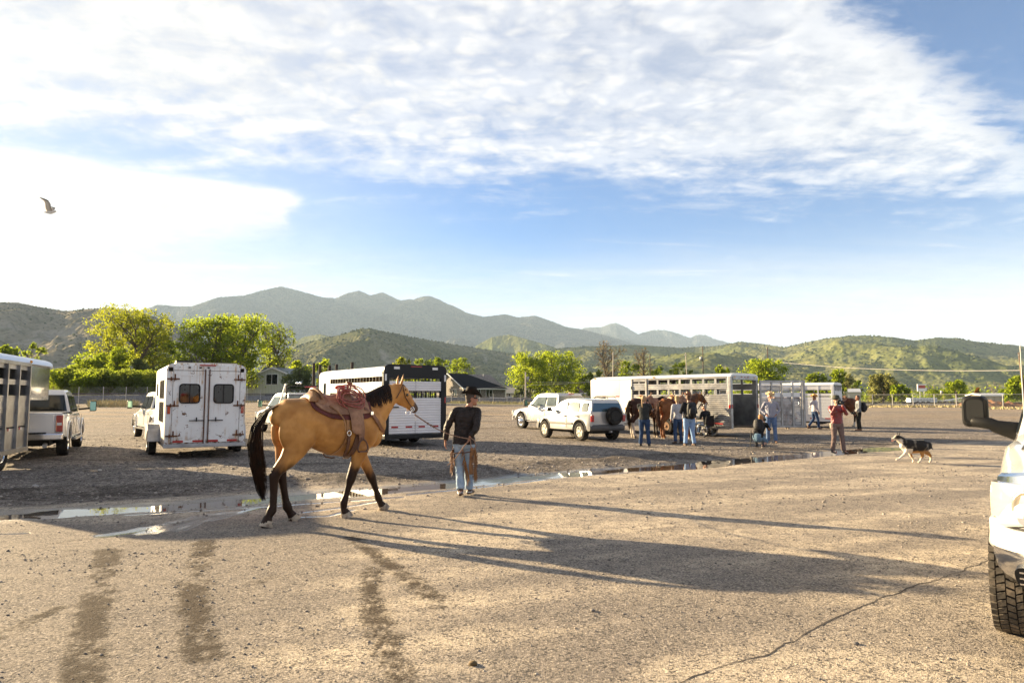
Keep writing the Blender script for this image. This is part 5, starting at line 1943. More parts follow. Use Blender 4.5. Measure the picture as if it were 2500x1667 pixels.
# ------------------------------------------------------------------ near pickup at the right edge
def near_truck():
 r = Vector((.643, .766, 0))           # toward the tail
 ib = Vector((.766, -.643, 0))         # inboard, toward its left side
 axl = Vector((3.49, 4.98, 0)) + ib * .95
 L, W = 5.9, 2.0
 hw = W / 2
 f = L / 2
 ctr = axl + r * (f - .95)
 rz = math.atan2(-r.y, -r.x)
 t = thing('pickup_truck', 'white pickup nosing in at the right edge with a big black tow mirror', 'pickup truck', tuple(ctr), rz)
 P_ = M_('near_truck_white', (0.60, 0.60, 0.585), 0.20, coat=0.9, dirt=0.15, dirtcol=(0.42, 0.38, 0.32))
 R = .40
 fa, ra_ = f - .95, -f + 1.3
 zb, zd = .52, 1.26
 mb = MB()
 st = [(-f, hw - .03, zb + .16, zd + .05, .05), (-f + .05, hw, zb + .12, zd + .06, .06), (-1.28, hw, zb, zd + .05, .06), (-1.24, hw, zb, zd, .07), (fa - .9, hw, zb, zd, .10),
   (fa - .6, hw, zb, zd - .02, .18), (fa - .2, hw - .005, zb, zd - .05, .26), (fa + .2, hw - .01, zb + .04, zd - .09, .28), (fa + .5, hw - .03, .64, zd - .12, .27), (f - .20, hw - .08, .82, zd - .15, .24),
   (f - .08, hw - .13, .84, zd - .18, .20), (f - .0, hw - .22, .86, zd - .23, .12)]
 mb.loft([section(x, h, a, b, r_, .05, .03, 7, crown=.045) for x, h, a, b, r_ in st])
 body = mb.build('body', P_, t)
 cuts = []
 for s in (-1, 1):
  cuts.append(ycyl(fa, R + .05, R + .10, s * (hw - .40), s * (hw + .1), 40))
  cuts.append(ycyl(ra_, R + .05, R + .10, s * (hw - .34), s * (hw + .1)))
 cuts.append(MB().bb(-f + .07, -1.32, -hw + .09, hw - .09, .82, 2.0).mesh('c'))
 cut(body, cuts)
 smooth_obj(body, 32)
 MB().bb(-f + .25, f - .5, -hw + .42, hw - .42, .40, .66).build('chassis', UNDER, t)
 # cab
 xb, xf = -1.3, fa - 1.30
 top = 1.98
 ln = xf - xb
 mb = MB()
 cs = [(xb, hw - .08, zd - .02, zd + .05, .04, .0), (xb + .03, hw - .07, zd - .05, top - .22, .06, .10), (xb + .16, hw - .07, zd - .05, top - .03, .09, .17), (xb + ln * .45, hw - .07, zd - .05, top, .10, .18),
   (xb + ln * .66, hw - .07, zd - .05, top - .02, .09, .17), (xb + ln * .76, hw - .07, zd - .05, top - .10, .08, .15), (xf + .02, hw - .08, zd - .06, zd + .05, .04, .02)]
 mb.loft([section(x, h, a, b, r_, .02, tb, 5) for x, h, a, b, r_, tb in cs])
 cb = mb.build('cab', P_, t)
 smooth_obj(cb, 38)
 q = [Vector((xb + ln * .77, -hw + .30, top - .125)), Vector((xb + ln * .77, hw - .30, top - .125)), Vector((xf + .02, hw - .16, zd + .06)), Vector((xf + .02, -hw + .16, zd + .06))]
 off = Vector((.03, 0, .03))
 MB().add([v + off for v in q] + [v - off for v in q], [(0, 1, 2, 3), (7, 6, 5, 4), (0, 4, 5, 1), (1, 5, 6, 2), (2, 6, 7, 3), (3, 7, 4, 0)]).build('windshield', GLASSD, t)
 for s in (-1, 1):
  for p in ([(xb + .16, zd + .04), (xb + ln * .4 - .06, zd + .04), (xb + ln * .4 - .06, top - .19), (xb + .24, top - .19)],
     [(xb + ln * .4 + .06, zd + .04), (xf - .22, zd + .04), (xb + ln * .70, top - .20), (xb + ln * .4 + .06, top - .19)]):
   side_panel(t, 'side_window', round_poly(p, .06), hw - .07, GLASSD, s, slope=.22, zref=zd)
  # tow mirror: shell with a hollow back and a thick arm
  mx = xf - .42
  c = Vector((mx, s * (hw + .24), zd + .235))
  sh = MB()
  rings = []
  for x_, sc in ((-.075, .90), (-.07, 1.0), (.02, 1.0), (.065, .93), (.085, .80)):
   rp = round_poly([(-.102 * sc, -.148 * sc), (.102 * sc, -.148 * sc), (.102 * sc, .148 * sc), (-.102 * sc, .148 * sc)], .06, 4)
   rings.append([c + Vector((x_, p[0], p[1])) for p in rp])
  sh.loft(rings)
  mo = sh.build('mirror', BLKPL, t)
  smooth_obj(mo, 30)
  rp = round_poly([(-.078, -.125), (.078, -.125), (.078, .125), (-.078, .125)], .05, 4)
  MB().add([c + Vector((-.078, p[0], p[1])) for p in rp], [list(range(len(rp)))]).build('mirror_glass', MIRG, mo)
  rp = round_poly([(-.065, -.09), (.075, -.09), (.075, .112), (-.065, .112)], .045, 4)
  MB().prism([(s * p[0] * .95 + c.y - s * .012, p[1] + c.z) for p in rp], c.x + .083, c.x + .0885, 'x').build('mirror_back', M_('matte_black', (.016, .016, .014), .8), mo)
  ar = MB()
  ar.tube([c + Vector((.055, s * .03, -.085)), c + Vector((.075, 0 - s * .0, -.095)), c + Vector((.07, -s * .12, -.11)), Vector((mx + .07, s * (hw + .08), zd + .10)), Vector((mx + .04, s * (hw - .07), zd + .06))],
    [.030, .050, .055, .060, .085], 12, flat=.8)
  ar.build('mirror_arm', BLKPL, t)
 # headlamps wrapped round the corner
 HL = M_('headlamp_clear', (.40, .38, .33), .06, coat=1.0, spec=.8)
 for s in (-1, 1):
  mb = MB()
  rings = []
  for u in np.linspace(0, 1, 15):
   y_ = (hw - .075) - u * .62
   x_ = f - .32 + .33 * (1 - (1 - min(1, u * 1.5)) ** 2.2) ** .8 + .02
   zt = 1.085 + .02 * math.sin(u * 3)
   zl = .845 - .035 * math.cos(u * 6.283 * 1.35 + .6) + .02 * u
   rings.append([Vector((x_ - .07, s * (y_ - .02), zl)), Vector((x_ + .0, s * y_, zl + .006)), Vector((x_ + .02, s * (y_ + .008), (zl * .7 + zt * .3))), Vector((x_ + .016, s * (y_ + .008), (zl * .3 + zt * .7))),
       Vector((x_ - .012, s * y_, zt)), Vector((x_ - .09, s * (y_ - .02), zt + .005))])
  mb.loft(rings)
  h = mb.build('headlight', HL, t)
  smooth_obj(h, 40)
  for k, u in enumerate((.34, .72)):
   y_ = (hw - .075) - u * .62
   x_ = f - .32 + .33 * (1 - (1 - min(1, u * 1.5)) ** 2.2) ** .8 + .035
   ML = Matrix.Translation((x_, s * y_, .965)) @ Matrix.Rotation(rad(90), 4, 'Y') @ Matrix.Rotation(s * rad(-28 if k == 0 else -5), 4, 'X')
   MB().lathe([(.104, -.03), (.108, .0), (.098, .008), (.088, .0), (.05, -.004), (.012, .004)], 28, ML).build('lamp_bowl', M_('lamp_reflector', (.66, .60, .48), .12, metal=.7, bump=.6, bscale=60, bdist=.004), h)
  # chrome lip above the lamp
  mb = MB()
  rings = []
  for u in np.linspace(0, 1, 15):
   y_ = (hw - .115) - u * .66
   x_ = f - .34 + .34 * (1 - (1 - min(1, u * 1.45)) ** 2.2) ** .8
   rings.append([Vector((x_ - .10, s * y_, 1.10)), Vector((x_ + .018, s * (y_ + .01), 1.094)), Vector((x_ + .010, s * (y_ + .006), 1.12 + .03 * min(1, u * 4))), Vector((x_ - .07, s * (y_ - .01), 1.135 + .045 * min(1, u * 3)))])
  mb.loft(rings)
  cl = mb.build('chrome_lip', CHROME, t)
  smooth_obj(cl, 50)
  # bumper: painted upper, chrome lower, fog-lamp opening
  up = MB()
  lo = MB()
  ru, rl = [], []
  for u in np.linspace(0, 1, 19):
   y_ = (hw - .035) * (1 - u)
   x_ = f + .12 - .42 * (1 - u) ** 4.5
   yy = s * (y_ - (.02 if u < .02 else 0))
   wv = -.028 * math.sin(min(u, .75) / .75 * 6.0) * (1 if u > .03 else 0)
   ru.append([Vector((x_ - .14, yy, .70)), Vector((x_ + .0, yy, .695)), Vector((x_ + .022, yy, .76)), Vector((x_ + .006, yy, .835 + wv * .5)), Vector((x_ - .03, yy, .855 + wv)), Vector((x_ - .16, yy, .86))])
   yl = yy * .985
   rl.append([Vector((x_ - .16, yl, .695)), Vector((x_ - .01, yl, .692)), Vector((x_ + .004, yl, .64)), Vector((x_ - .02, yl * .98, .55)), Vector((x_ - .07, yl * .94, .475)), Vector((x_ - .14, yl * .9, .455)), Vector((x_ - .2, yl * .9, .50))])
  up.loft(ru)
  MB().tube([r_[4] + Vector((-.012, 0, .012)) for r_ in ru[1:]], .020, 8).build('bumper_gap', BLACK, t)
  o1 = up.build('bumper_skin', P_, t)
  smooth_obj(o1, 35)
  lo.loft(rl)
  o2 = lo.build('front_bumper', CHROME, t)
  smooth_obj(o2, 50)
  ym = hw - .34
  xm = f + .10
  fo = MB()
  fo.prism([(s * p[0], p[1]) for p in round_poly([(ym - .20, .52), (ym + .12, .52), (ym + .15, .64), (ym - .20, .645)], .055, 4)], xm - .12, xm + .012, 'x')
  fm = fo.build('fog_opening', BLACK, o2)
  for k in range(3):
   MB().bb(xm + .004, xm + .02, min(s * (ym - .18), s * (ym + .115)), max(s * (ym - .18), s * (ym + .115)), .545 + k * .032, .554 + k * .032).build('fog_bar', CHROME, o2)
 gr_ = MB().box((f - .01, 0, .98), (.06, .72, .24), bev=.02).build('grille', BLKPL, t)
 # hood shut line
 for s in (-1, 1):
  MB().tube([(fa - .7, s * (hw - .24), zd + .012), (fa - .2, s * (hw - .25), zd - .012), (fa + .3, s * (hw - .26), zd - .052), (f - .25, s * (hw - .27), zd - .10)], .006, 5).build('hood_seam', UNDER, t)
 # wheels with real tread blocks at the front
 for x_ in (fa, ra_):
  for s in (-1, 1):
   w_ = wheel(t, x_, s * (hw - .14), s, R, .27, .235, 'steel', CHROME)
   if x_ == fa:
    tb = MB()
    n = 46
    for k in range(n):
     a = 2 * math.pi * k / n
     for row, (y0_, y1_, dz_, sk) in enumerate(((-.132, -.098, -.004, .0), (-.090, -.045, .0, .25), (-.038, .006, .001, -.2), (.013, .048, .001, .25), (.055, .092, .0, -.2), (.098, .132, -.004, 0))):
      aa = a + (.5 if row % 2 else 0) * 2 * math.pi / n
      half = math.pi / n * .74
      rr_ = R + dz_
      vs = []
      for rad_ in (rr_ - .012, rr_ + .007):
       for yy, ph in ((y0_, -sk), (y1_, sk)):
        for sg2 in (-1, 1):
         th = aa + sg2 * half + ph * half * 1.6
         vs.append((rad_ * math.cos(th), yy, rad_ * math.sin(th)))
      tb.add(vs, [(4, 5, 7, 6), (0, 1, 5, 4), (1, 3, 7, 5), (3, 2, 6, 7), (2, 0, 4, 6)])
    tr = tb.build('tread_blocks', M_('dusty_tread', (.075, .065, .052), .9, dirt=.9, dirtcol=(.26, .21, .155), dirtscale=14), w_)
    tag(tr, kind='stuff')
 for x_ in (fa, ra_):
  MB().cyl((x_, -hw + .2, R), (x_, hw - .2, R), .06, 10).build('axle', UNDER, t)
 # whip antenna on the right fender
 bx, by = fa - .52, -(hw - .20)
 an = MB()
 an.cyl((bx, by, zd - .03), (bx, by, zd + .035), .014, 10)
 an.tube([(bx, by, zd + .03), (bx - .005, by, zd + .4), (bx - .02, by, zd + .80)], [.0045, .0035, .0025], 6)
 an.build('antenna', M_('antenna_white', (.75, .72, .62), .5), t)
 MB().lathe([(.030, 0), (.028, .012), (.016, .03), (.012, .05)], 14, Matrix.Translation((bx, by, zd - .035))).build('antenna_base', BLKPL, t)

near_truck()

# ------------------------------------------------------------------ railway bank and fence
def pY(px, Y):
 """world x of photograph column px at distance Y"""
 return (px - 1250) / FPX * Y / math.cos(TH) * 1.0

def bank():
 line = [(-700, 70, .9), (-100, 74, .9), (270, 80, .95), (700, 112, 1.0), (1150, 152, 1.15), (1500, 148, .9), (2000, 120, .42), (2500, 108, .40), (3200, 104, .4)]
 P = [Vector((pY(px, Y), Y, h)) for px, Y, h in line]
 pts = []
 for a, b in zip(P[:-1], P[1:]):
  k = int((b.xy - a.xy).length / .5)
  for i in range(k):
   pts.append(a.lerp(b, i / k))
 rows = []
 prof = [(-2.9, 0.0), (-2.2, .35), (-1.5, .75), (-.95, 1.0), (0, 1.03), (.95, 1.0), (1.8, .6), (2.9, 0.0)]
 V = []
 for i, p in enumerate(pts):
  q = pts[min(i + 1, len(pts) - 1)]
  o = pts[max(i - 1, 0)]
  t_ = (q.xy - o.xy).normalized()
  nrm = Vector((-t_.y, t_.x))
  for s, h in prof:
   x, y = p.x + nrm.x * s, p.y + nrm.y * s
   V.append((x, y, gz(x, y) - .05 + h * p.z))
 V = np.array(V)
 V[:, 2] += .05 * fbm(V[:, 0] * 1.7, V[:, 1] * 1.7, 3)
 n, m = len(pts), len(prof)
 idx = np.arange(n * m).reshape(n, m)
 F = np.stack([idx[:-1, :-1], idx[:-1, 1:], idx[1:, 1:], idx[1:, :-1]], -1).reshape(-1, 4)
 mt = M_('ballast', (.16, .15, .145), .95, col2=(.07, .065, .062), vscale=3.5, bump=1.0, bscale=9, bdist=.08)
 link('railway_bank', np_mesh('railway_bank', V, F), mt, kind='structure')
 # rails
 steel = M_('rail_steel', (.06, .045, .038), .6)
 mb = MB()
 for s in (-.72, .72):
  pl = []
  for i in range(0, len(pts), 8):
   p = pts[i]
   q = pts[min(i + 1, len(pts) - 1)]
   t_ = (q.xy - p.xy).normalized() if i + 1 < len(pts) else t_
   pl.append(Vector((p.x - t_.y * s, p.y + t_.x * s, gz(p.x, p.y) + p.z * 1.02 + .12)))
  for a, b in zip(pl[:-1], pl[1:]):
   mb.bar(a, b, .07, .17)
 o = mb.build('railway_track', steel)
 tag(o, 'dark steel rails running along the top of the gravel bank', 'railway track')

bank()

def fence(label, pts, height, mat, toprail=True, spacing=3.0, mesh_=True, post_r=.035, xs=None):
 P = [Vector((pY(px, Y), Y, 0)) for px, Y in pts]
 t = thing('chain_link_fence', label, 'fence', (P[0].x, P[0].y, gz(P[0].x, P[0].y)))
 o = Vector(t.location)

 def g3(p, h=0):
  return Vector((p.x, p.y, gz(p.x, p.y) + h)) - o
 pos = []
 for a, b in zip(P[:-1], P[1:]):
  k = max(1, int(round((b - a).length / spacing)))
  pos += [a.lerp(b, i / k) for i in range(k)]
 pos.append(P[-1])
 pm = None
 for p in pos:
  if pm is None:
   pm = MB().cyl((0, 0, -.1), (0, 0, height), post_r, 8).mesh('post')
   pm.materials.append(mat)
  link('post', pm, None, t, loc=g3(p), rot=(0, 0, 0))
 if toprail:
  mb = MB()
  for a, b in zip(pos[:-1], pos[1:]):
   mb.cyl(g3(a, height - .02), g3(b, height - .02), .028, 6)
  mb.build('top_rail', mat, t)
 if mesh_:
  mb = MB()
  for a, b in zip(pos[:-1], pos[1:]):
   n = 16
   for k in range(n):
    for q in (0, 1):
     u0 = k / n
     u1 = u0 + (height / (b - a).length) * (.9 if q else -.9)
     u1 = min(max(u1, 0), 1)
     hh = abs(u1 - u0) * (b - a).length / .9
     mb.bar(g3(a.lerp(b, u0), .04), g3(a.lerp(b, u1), .04 + hh * .97), .009, .009)
  o2 = mb.build('wire_mesh', M_('fence_wire', (.33, .33, .32), .6, metal=.3), t)
  tag(o2, kind='stuff')
 return t

POSTW = M_('post_pale', (.42, .41, .39), .6)
fence('low grey chain link fence along the railway bank on the left and centre', [(-260, 64), (199, 71), (640, 100), (1104, 138), (1460, 146)], 1.9, STEEL, False)
fence('tall chain link fence with pale posts and a top rail on the right', [(1960, 108), (2124, 104), (2274, 99), (2440, 93), (2800, 86)], 1.85, POSTW, True, spacing=2.95, post_r=.05)

# ------------------------------------------------------------------ buildings
def gable(t, L, D, h, rise, wall, roofm, ov=.35, hip=False, trim=None, fascia=None):
 """block with ridge along x; origin at front left corner; front faces -y"""
 mb = MB()
 mb.prism([(0, 0), (D, 0), (D, h), (D / 2, h + rise), (0, h)], 0, L, 'x')
 # the second face end of the prism list uses (y,z)
 w_ = mb.build('wall', wall, t)
 r = MB()
 th = .14
 k = rise / (D / 2)
 e = ov

 def roofside(y0, z0, y1, z1, x0a, x0b, x1a, x1b):
  """slope from eave (y0,z0) spanning x0a..x0b to ridge (y1,z1) spanning x1a..x1b"""
  a = [Vector((x0a, y0, z0)), Vector((x0b, y0, z0)), Vector((x1b, y1, z1)), Vector((x1a, y1, z1))]
  up = Vector((0, 0, th))
  r.add([p + up * .1 for p in a] + [p + up for p in a], [(3, 2, 1, 0), (4, 5, 6, 7), (0, 1, 5, 4), (1, 2, 6, 5), (2, 3, 7, 6), (3, 0, 4, 7)])
 hx = D / 2 if hip else -e
 roofside(-e, h - e * k, D / 2, h + rise, -e, L + e, -e, L - hx if hip else L + e)
 roofside(D + e, h - e * k, D / 2, h + rise, -e, L + e, -e, L - hx if hip else L + e)
 if hip:
  a = [Vector((L + e, -e, h - e * k)), Vector((L + e, D + e, h - e * k)), Vector((L - hx, D / 2, h + rise))]
  up = Vector((0, 0, th))
  r.add([p + up * .1 for p in a] + [p + up for p in a], [(2, 1, 0), (3, 4, 5), (0, 1, 4, 3), (1, 2, 5, 4), (2, 0, 3, 5)])
 r.build('roof', roofm, t)
 if trim:
  tr = MB()
  tr.bb(-e, L + e, -e - .06, -e, h - e * k - .12, h - e * k + .12)
  tr.build('fascia', trim, t)
  for x in ((-e,) if hip else (-e, L + e)):
   tr = MB()
   tr.bar((x, -e, h - e * k + .02), (x, D / 2, h + rise + .02), .08, .22)
   tr.bar((x, D + e, h - e * k + .02), (x, D / 2, h + rise + .02), .08, .22)
   tr.build('rake_board', trim, t)

def window(t, x0, x1, z0, z1, y=-.01, axis='x', frame=None, glass=None, mull=1, side=1):
 fr = MB()
 g = .09
 d = .06

 def bb(a0, a1, c0, c1, y0, y1):
  if axis == 'x':
   fr.bb(a0, a1, y0, y1, c0, c1)
  else:
   fr.bb(y0, y1, a0, a1, c0, c1)
 y0, y1 = sorted((y, y - side * d))
 bb(x0 - g, x1 + g, z0 - g, z0, y0, y1)
 bb(x0 - g, x1 + g, z1, z1 + g, y0, y1)
 bb(x0 - g, x0, z0, z1, y0, y1)
 bb(x1, x1 + g, z0, z1, y0, y1)
 for k in range(mull):
  xm = x0 + (x1 - x0) * (k + 1) / (mull + 1)
  bb(xm - .04, xm + .04, z0, z1, y0, y1)
 w_ = fr.build('window', frame or WHITE, t)
 mb = MB()
 ya, yb = sorted((y - side * .005, y - side * .025))
 for k in range(mull + 1):
  xa = x0 + (x1 - x0) * k / (mull + 1) + .04
  xb = x0 + (x1 - x0) * (k + 1) / (mull + 1) - .04
  p = MB()
  if axis == 'x':
   p.bb(xa, xb, ya, yb, z0, z1)
  else:
   p.bb(ya, yb, xa, xb, z0, z1)
  p.build('pane', GLASSD, w_)
 return w_

def brick_mat():
 m = bpy.data.materials.new('mottled_brick')
 m.use_nodes = True
 t = NT(m.node_tree)
 b = t.n['Principled BSDF']
 p = t.obj()
 bt = t.new('ShaderNodeTexBrick')
 t.put(bt.inputs['Vector'], t.mapping(p, rot=(rad(90), 0, 0)))
 bt.inputs['Scale'].default_value = 3.2
 bt.inputs['Color1'].default_value = (.16, .13, .105, 1)
 bt.inputs['Color2'].default_value = (.30, .25, .21, 1)
 bt.inputs['Mortar'].default_value = (.30, .28, .25, 1)
 t.put(b.inputs['Base Color'], t.mix(t.sstep(t.noise(p, 2.5, 5, .7), .4, .65), bt.outputs[0], (.13, .11, .095, 1)))
 b.inputs['Roughness'].default_value = .9
 return m

def houses():
 Y = 170.0
 c = Vector((pY(1133, Y), Y, gz(-11, Y) + .35))
 t = thing('brick_house', 'dark roofed mottled brick house with white trim beyond the railway bank', 'house', tuple(c), rad(35))
 gable(t, 12.6, 15.0, 3.1, 3.7, brick_mat(), M_('dark_shingles', (.014, .015, .020), .9, spec=.1, col2=(.008, .008, .011), vscale=6), hip=True, trim=WHITE, ov=.5)
 window(t, 6.6, 8.4, .6, 2.7, mull=1)
 window(t, .9, 1.9, .9, 2.7, mull=0)
 window(t, 3.6, 4.8, 1.9, 2.8, mull=1)
 window(t, 3.6, 5.2, 1.1, 2.7, y=-.01, axis='y', mull=1, side=1)
 MB().bb(12.4, 12.65, -.04, .06, 0, 3.0).build('downpipe', WHITE, t)
 MB().cyl((9.6, 6.0, 6.2), (9.6, 6.0, 6.9), .12, 8).build('roof_vent', STEEL, t)
 # fill plinth so nothing floats
 MB().bb(0, 12.6, 0, 15, -1.2, 0).build('footing', M_('concrete', (.35, .34, .32), .9), t)
 # sage barn
 Y = 128.0
 x0 = pY(622, Y)
 c = Vector((x0, Y, gz(x0, Y)))
 t = thing('barn', 'sage green metal sided barn with a cupola and white framed upper window', 'barn', tuple(c), rad(-7))
 sage = M_('sage_siding', (.34, .37, .29), .6, wave=1)
 wv = NT(sage.node_tree)
 bs = wv.n['Principled BSDF']
 wt = wv.new('ShaderNodeTexWave')
 wv.put(wt.inputs['Vector'], wv.obj())
 wt.inputs['Scale'].default_value = 1.05
 wv.put(bs.inputs['Base Color'], wv.mix(wv.sstep(wt.outputs['Fac'], .05, .25), (.32, .35, .28, 1), (.56, .59, .48, 1)))
 roofm = M_('grey_metal_roof', (.07, .085, .10), .45, metal=.3)
 # gable end faces the camera: build with ridge along y
 W, D, h, rise = 7.6, 11.0, 4.7, 1.5
 mb = MB()
 mb.prism([(0, -1), (W, -1), (W, h), (W / 2, h + rise), (0, h)], 0, D, 'y')
 mb.build('wall', sage, t)
 r = MB()
 for s in (0, 1):
  xe, ze = (-.3, h - .12) if s == 0 else (W + .3, h - .12)
  a = [Vector((xe, -.4, ze)), Vector((xe, D + .4, ze)), Vector((W / 2, D + .4, h + rise)), Vector((W / 2, -.4, h + rise))]
  r.add([p + Vector((0, 0, .02)) for p in a] + [p + Vector((0, 0, .14)) for p in a], [(3, 2, 1, 0), (4, 5, 6, 7), (0, 1, 5, 4), (1, 2, 6, 5), (2, 3, 7, 6), (3, 0, 4, 7)])
 r.build('roof', roofm, t)
 lt = MB()
 lt.prism([(-3.4, -1), (0, -1), (0, 4.4), (-3.4, 3.6)], 1.5, D, 'y')
 lt.build('lean_to', sage, t)
 lr = MB()
 a = [Vector((-3.8, 1.0, 3.6)), Vector((.05, 1.0, 4.5)), Vector((.05, D, 4.5)), Vector((-3.8, D, 3.6))]
 lr.add([p for p in a] + [p + Vector((0, 0, .16)) for p in a], [(3, 2, 1, 0), (4, 5, 6, 7), (0, 1, 5, 4), (1, 2, 6, 5), (2, 3, 7, 6), (3, 0, 4, 7)])
 lr.build('lean_to_roof', roofm, t)
 for xa, za, xb, zb_ in ((-.3, h - .1, W / 2, h + rise + .02), (W + .3, h - .1, W / 2, h + rise + .02)):
  MB().bar((xa, -.44, za), (xb, -.44, zb_), .06, .24).build('rake_board', WHITE, t)
 window(t, 2.5, 4.7, 3.1, 4.95, y=-.01, mull=1)
 MB().bb(2.3, 4.9, -.02, .02, -.2, 1.35).build('doorway', BLACK, t)
 cu = MB()
 cu.bb(-.55, .55, 4.2, 5.3, h - .2, h + 1.1)
 cu.build('cupola', WHITE, t)
 cr = MB()
 cr.add([(-.75, 4.0, h + 1.1), (.75, 4.0, h + 1.1), (.75, 5.5, h + 1.1), (-.75, 5.5, h + 1.1), (0, 4.75, h + 2.0)], [(3, 2, 1, 0), (0, 1, 4), (1, 2, 4), (2, 3, 4), (3, 0, 4)])
 cr.build('cupola_roof', roofm, t)
 # railings before the barn
 rl = MB()
 for k in range(5):
  rl.cyl((-2 + k * 2.2, -2.0, .0), (-2 + k * 2.2, -2.0, 1.5), .05, 6)
 rl.cyl((-2, -2, 1.45), (6.8, -2, 1.45), .04, 6)
 rl.build('hitching_rail', STEEL, t)
 # low red house far left
 Y = 190.0
 x0 = pY(120, Y)
 t = thing('red_house', 'dark red building mostly hidden by the left trailer and the willow shrubs', 'house', (x0, Y, gz(x0, Y)), rad(10))
 gable(t, 5.4, 7, 5.0, 1.3, M_('dark_red_wall', (.14, .03, .025), .8), M_('red_roof', (.09, .03, .028), .7), trim=M_('dark_red_trim', (.2, .06, .05), .7))
 window(t, 2.0, 3.4, 3.4, 4.4)
 # beige ranch house
 Y = 205.0
 x0 = pY(1228, Y)
 t = thing('ranch_house', 'low beige house with pale roof behind a bush right of the brick house', 'house', (x0, Y, gz(x0, Y) + .5), rad(4))
 gable(t, 7.6, 8, 2.3, 1.4, M_('cream_wall', (.55, .50, .40), .8), M_('tan_shingles', (.34, .30, .24), .9), trim=WHITE, ov=.6)
 window(t, 1.0, 2.2, .9, 1.9)
 window(t, 4.0, 5.4, .9, 1.9)
 MB().bb(0, 7.6, 0, 8, -1.5, 0).build('footing', MATS['concrete'], t)
 Y = 215.0
 x0 = pY(1400, Y)
 t = thing('brown_roofed_house', 'brown roofed house showing just left of the long aluminium trailer', 'house', (x0, Y, gz(x0, Y)), rad(12))
 gable(t, 11, 9, 3.0, 3.2, M_('tan_wall', (.30, .24, .18), .85), M_('brown_shingles', (.15, .10, .075), .9, col2=(.08, .055, .04), vscale=3), trim=WHITE)
 window(t, 2, 3.4, 1.2, 2.4)
 # storage shed on the right
 Y = 165.0
 x0 = pY(2057, Y)
 t = thing('storage_shed', 'small beige metal shed with a pale roof behind the right fence', 'shed', (x0, Y, gz(x0, Y)), rad(-22))
 gable(t, 3.4, 3.6, 2.7, .75, M_('beige_siding', (.50, .46, .36), .6), M_('pale_metal_roof', (.62, .62, .60), .4, metal=.3), ov=.15)
 Y = 150.0
 x0 = pY(2388, Y)
 t = thing('long_shed', 'long low tan metal shed with a white eave behind the right fence', 'shed', (x0, Y, gz(x0, Y)), rad(-3))
 gable(t, 6.1, 5, 1.9, .35, M_('tan_siding', (.42, .36, .27), .65), MATS['pale_metal_roof'], trim=WHITE, ov=.3)
 for k in range(5):
  MB().bb(.3 + k * 1.2, .36 + k * 1.2, -.04, .0, 0, 1.85).build('siding_rib', M_('tan_rib', (.30, .26, .2), .7), t)
 # equipment behind the fence
 Y = 130.0
 x0 = pY(2216, Y)
 z0 = gz(x0, Y)
 t = thing('box_trailer', 'long white ribbed trailer body lying in the yard behind the right fence', 'trailer', (x0, Y, z0), rad(2))
 MB().bb(0, 5.2, 0, 2.2, .35, 1.35, bev=.05).build('body', WHITE, t)
 for k in range(9):
  MB().bb(.3 + k * .58, .35 + k * .58, -.04, -.0, .38, 1.32).build('rib', STEEL, t)
 MB().bb(0, 5.2, -.02, 0, .9, .96).build('stripe', M_('grey_stripe', (.25, .26, .28), .5), t)
 for x in (1.4, 2.4, 3.4):
  wheel(t, x, -.02, -1, .36, .22, .2)
  wheel(t, x, 2.2, 1, .36, .22, .2)
 x0 = pY(2288, Y)
 t = thing('flatbed_trailer', 'white flatbed trailer with an orange machine parked behind the right fence', 'trailer', (x0, Y, z0), rad(-2))
 MB().bb(0, 6.3, 0, 2.2, .75, .90).build('deck', WHITE, t)
 for x in (1.2, 2.2):
  wheel(t, x, .0, -1, .38, .22, .2)
  wheel(t, x, 2.2, 1, .38, .22, .2)
 MB().bar((1.2, .4, .9), (5.6, .4, 1.5), .15, .18).build('ramp', WHITE, t)
 for x in (3.9, 4.4):
  MB().bar((x, .2, .1), (x + .1, .2, .8), .10, .10).build('support_leg', WHITE, t)
 t = thing('skid_loader', 'small yellow machine standing by the white flatbed trailer', 'machine', (pY(2353, Y), Y - .8, z0), 0)
 MB().box((0, 0, .6), (.9, .7, .6), bev=.12).build('body', M_('machine_yellow', (.55, .30, .03), .5), t)
 MB().box((-.05, 0, 1.15), (.5, .5, .5), bev=.08).build('cabin', BLACK, t)
 for s in (-1, 1):
  wheel(t, -.3, s * .35, s, .25, .18, .12)
  wheel(t, .3, s * .35, s, .25, .18, .12)
 # fallen boats / white tarp shapes beyond bank near the brick house
 Y = 158.0
 for k, (pa, pb) in enumerate(((1196, 1222), (1222, 1262), (1262, 1296))):
  xa, xb = pY(pa, Y), pY(pb, Y)
  mb = MB()
  n = 7
  rings = []
  for i in range(n):
   u = i / (n - 1)
   hh = .12 + .22 * math.sin(math.pi * u) * (1 if k % 2 else .7) + (.25 if (k == 0 and i == 0) else 0)
   x = xa + (xb - xa) * u
   rings.append([Vector((x, Y - .7, 0)), Vector((x, Y - .3, hh)), Vector((x, Y + .3, hh)), Vector((x, Y + .7, 0))])
  mb.loft(rings)
  zz0 = gz(xa, Y) + 1.05
  o = mb.build('snow_fence_roll', WHITE, loc=(0, 0, zz0))
  tag(o, ('low white covered stack nearest the brick house corner', 'low white covered stack in the middle of the three behind the bank', 'low white covered stack just left of the silver dual-wheel pickup')[k], 'covered stack', 'white covered stacks behind the bank')
  MB().bb(xa + .1, xb - .1, Y - .5, Y + .5, -1.4, .05).build('timber_base', M_('old_timber', (.2, .17, .13), .9), o)
 # billboard
 Y = 300.0
 x0 = pY(2245, Y)
 t = thing('pole_sign', 'white sign with a red top on a tall post beyond the right fence', 'sign', (x0, Y, gz(x0, Y)))
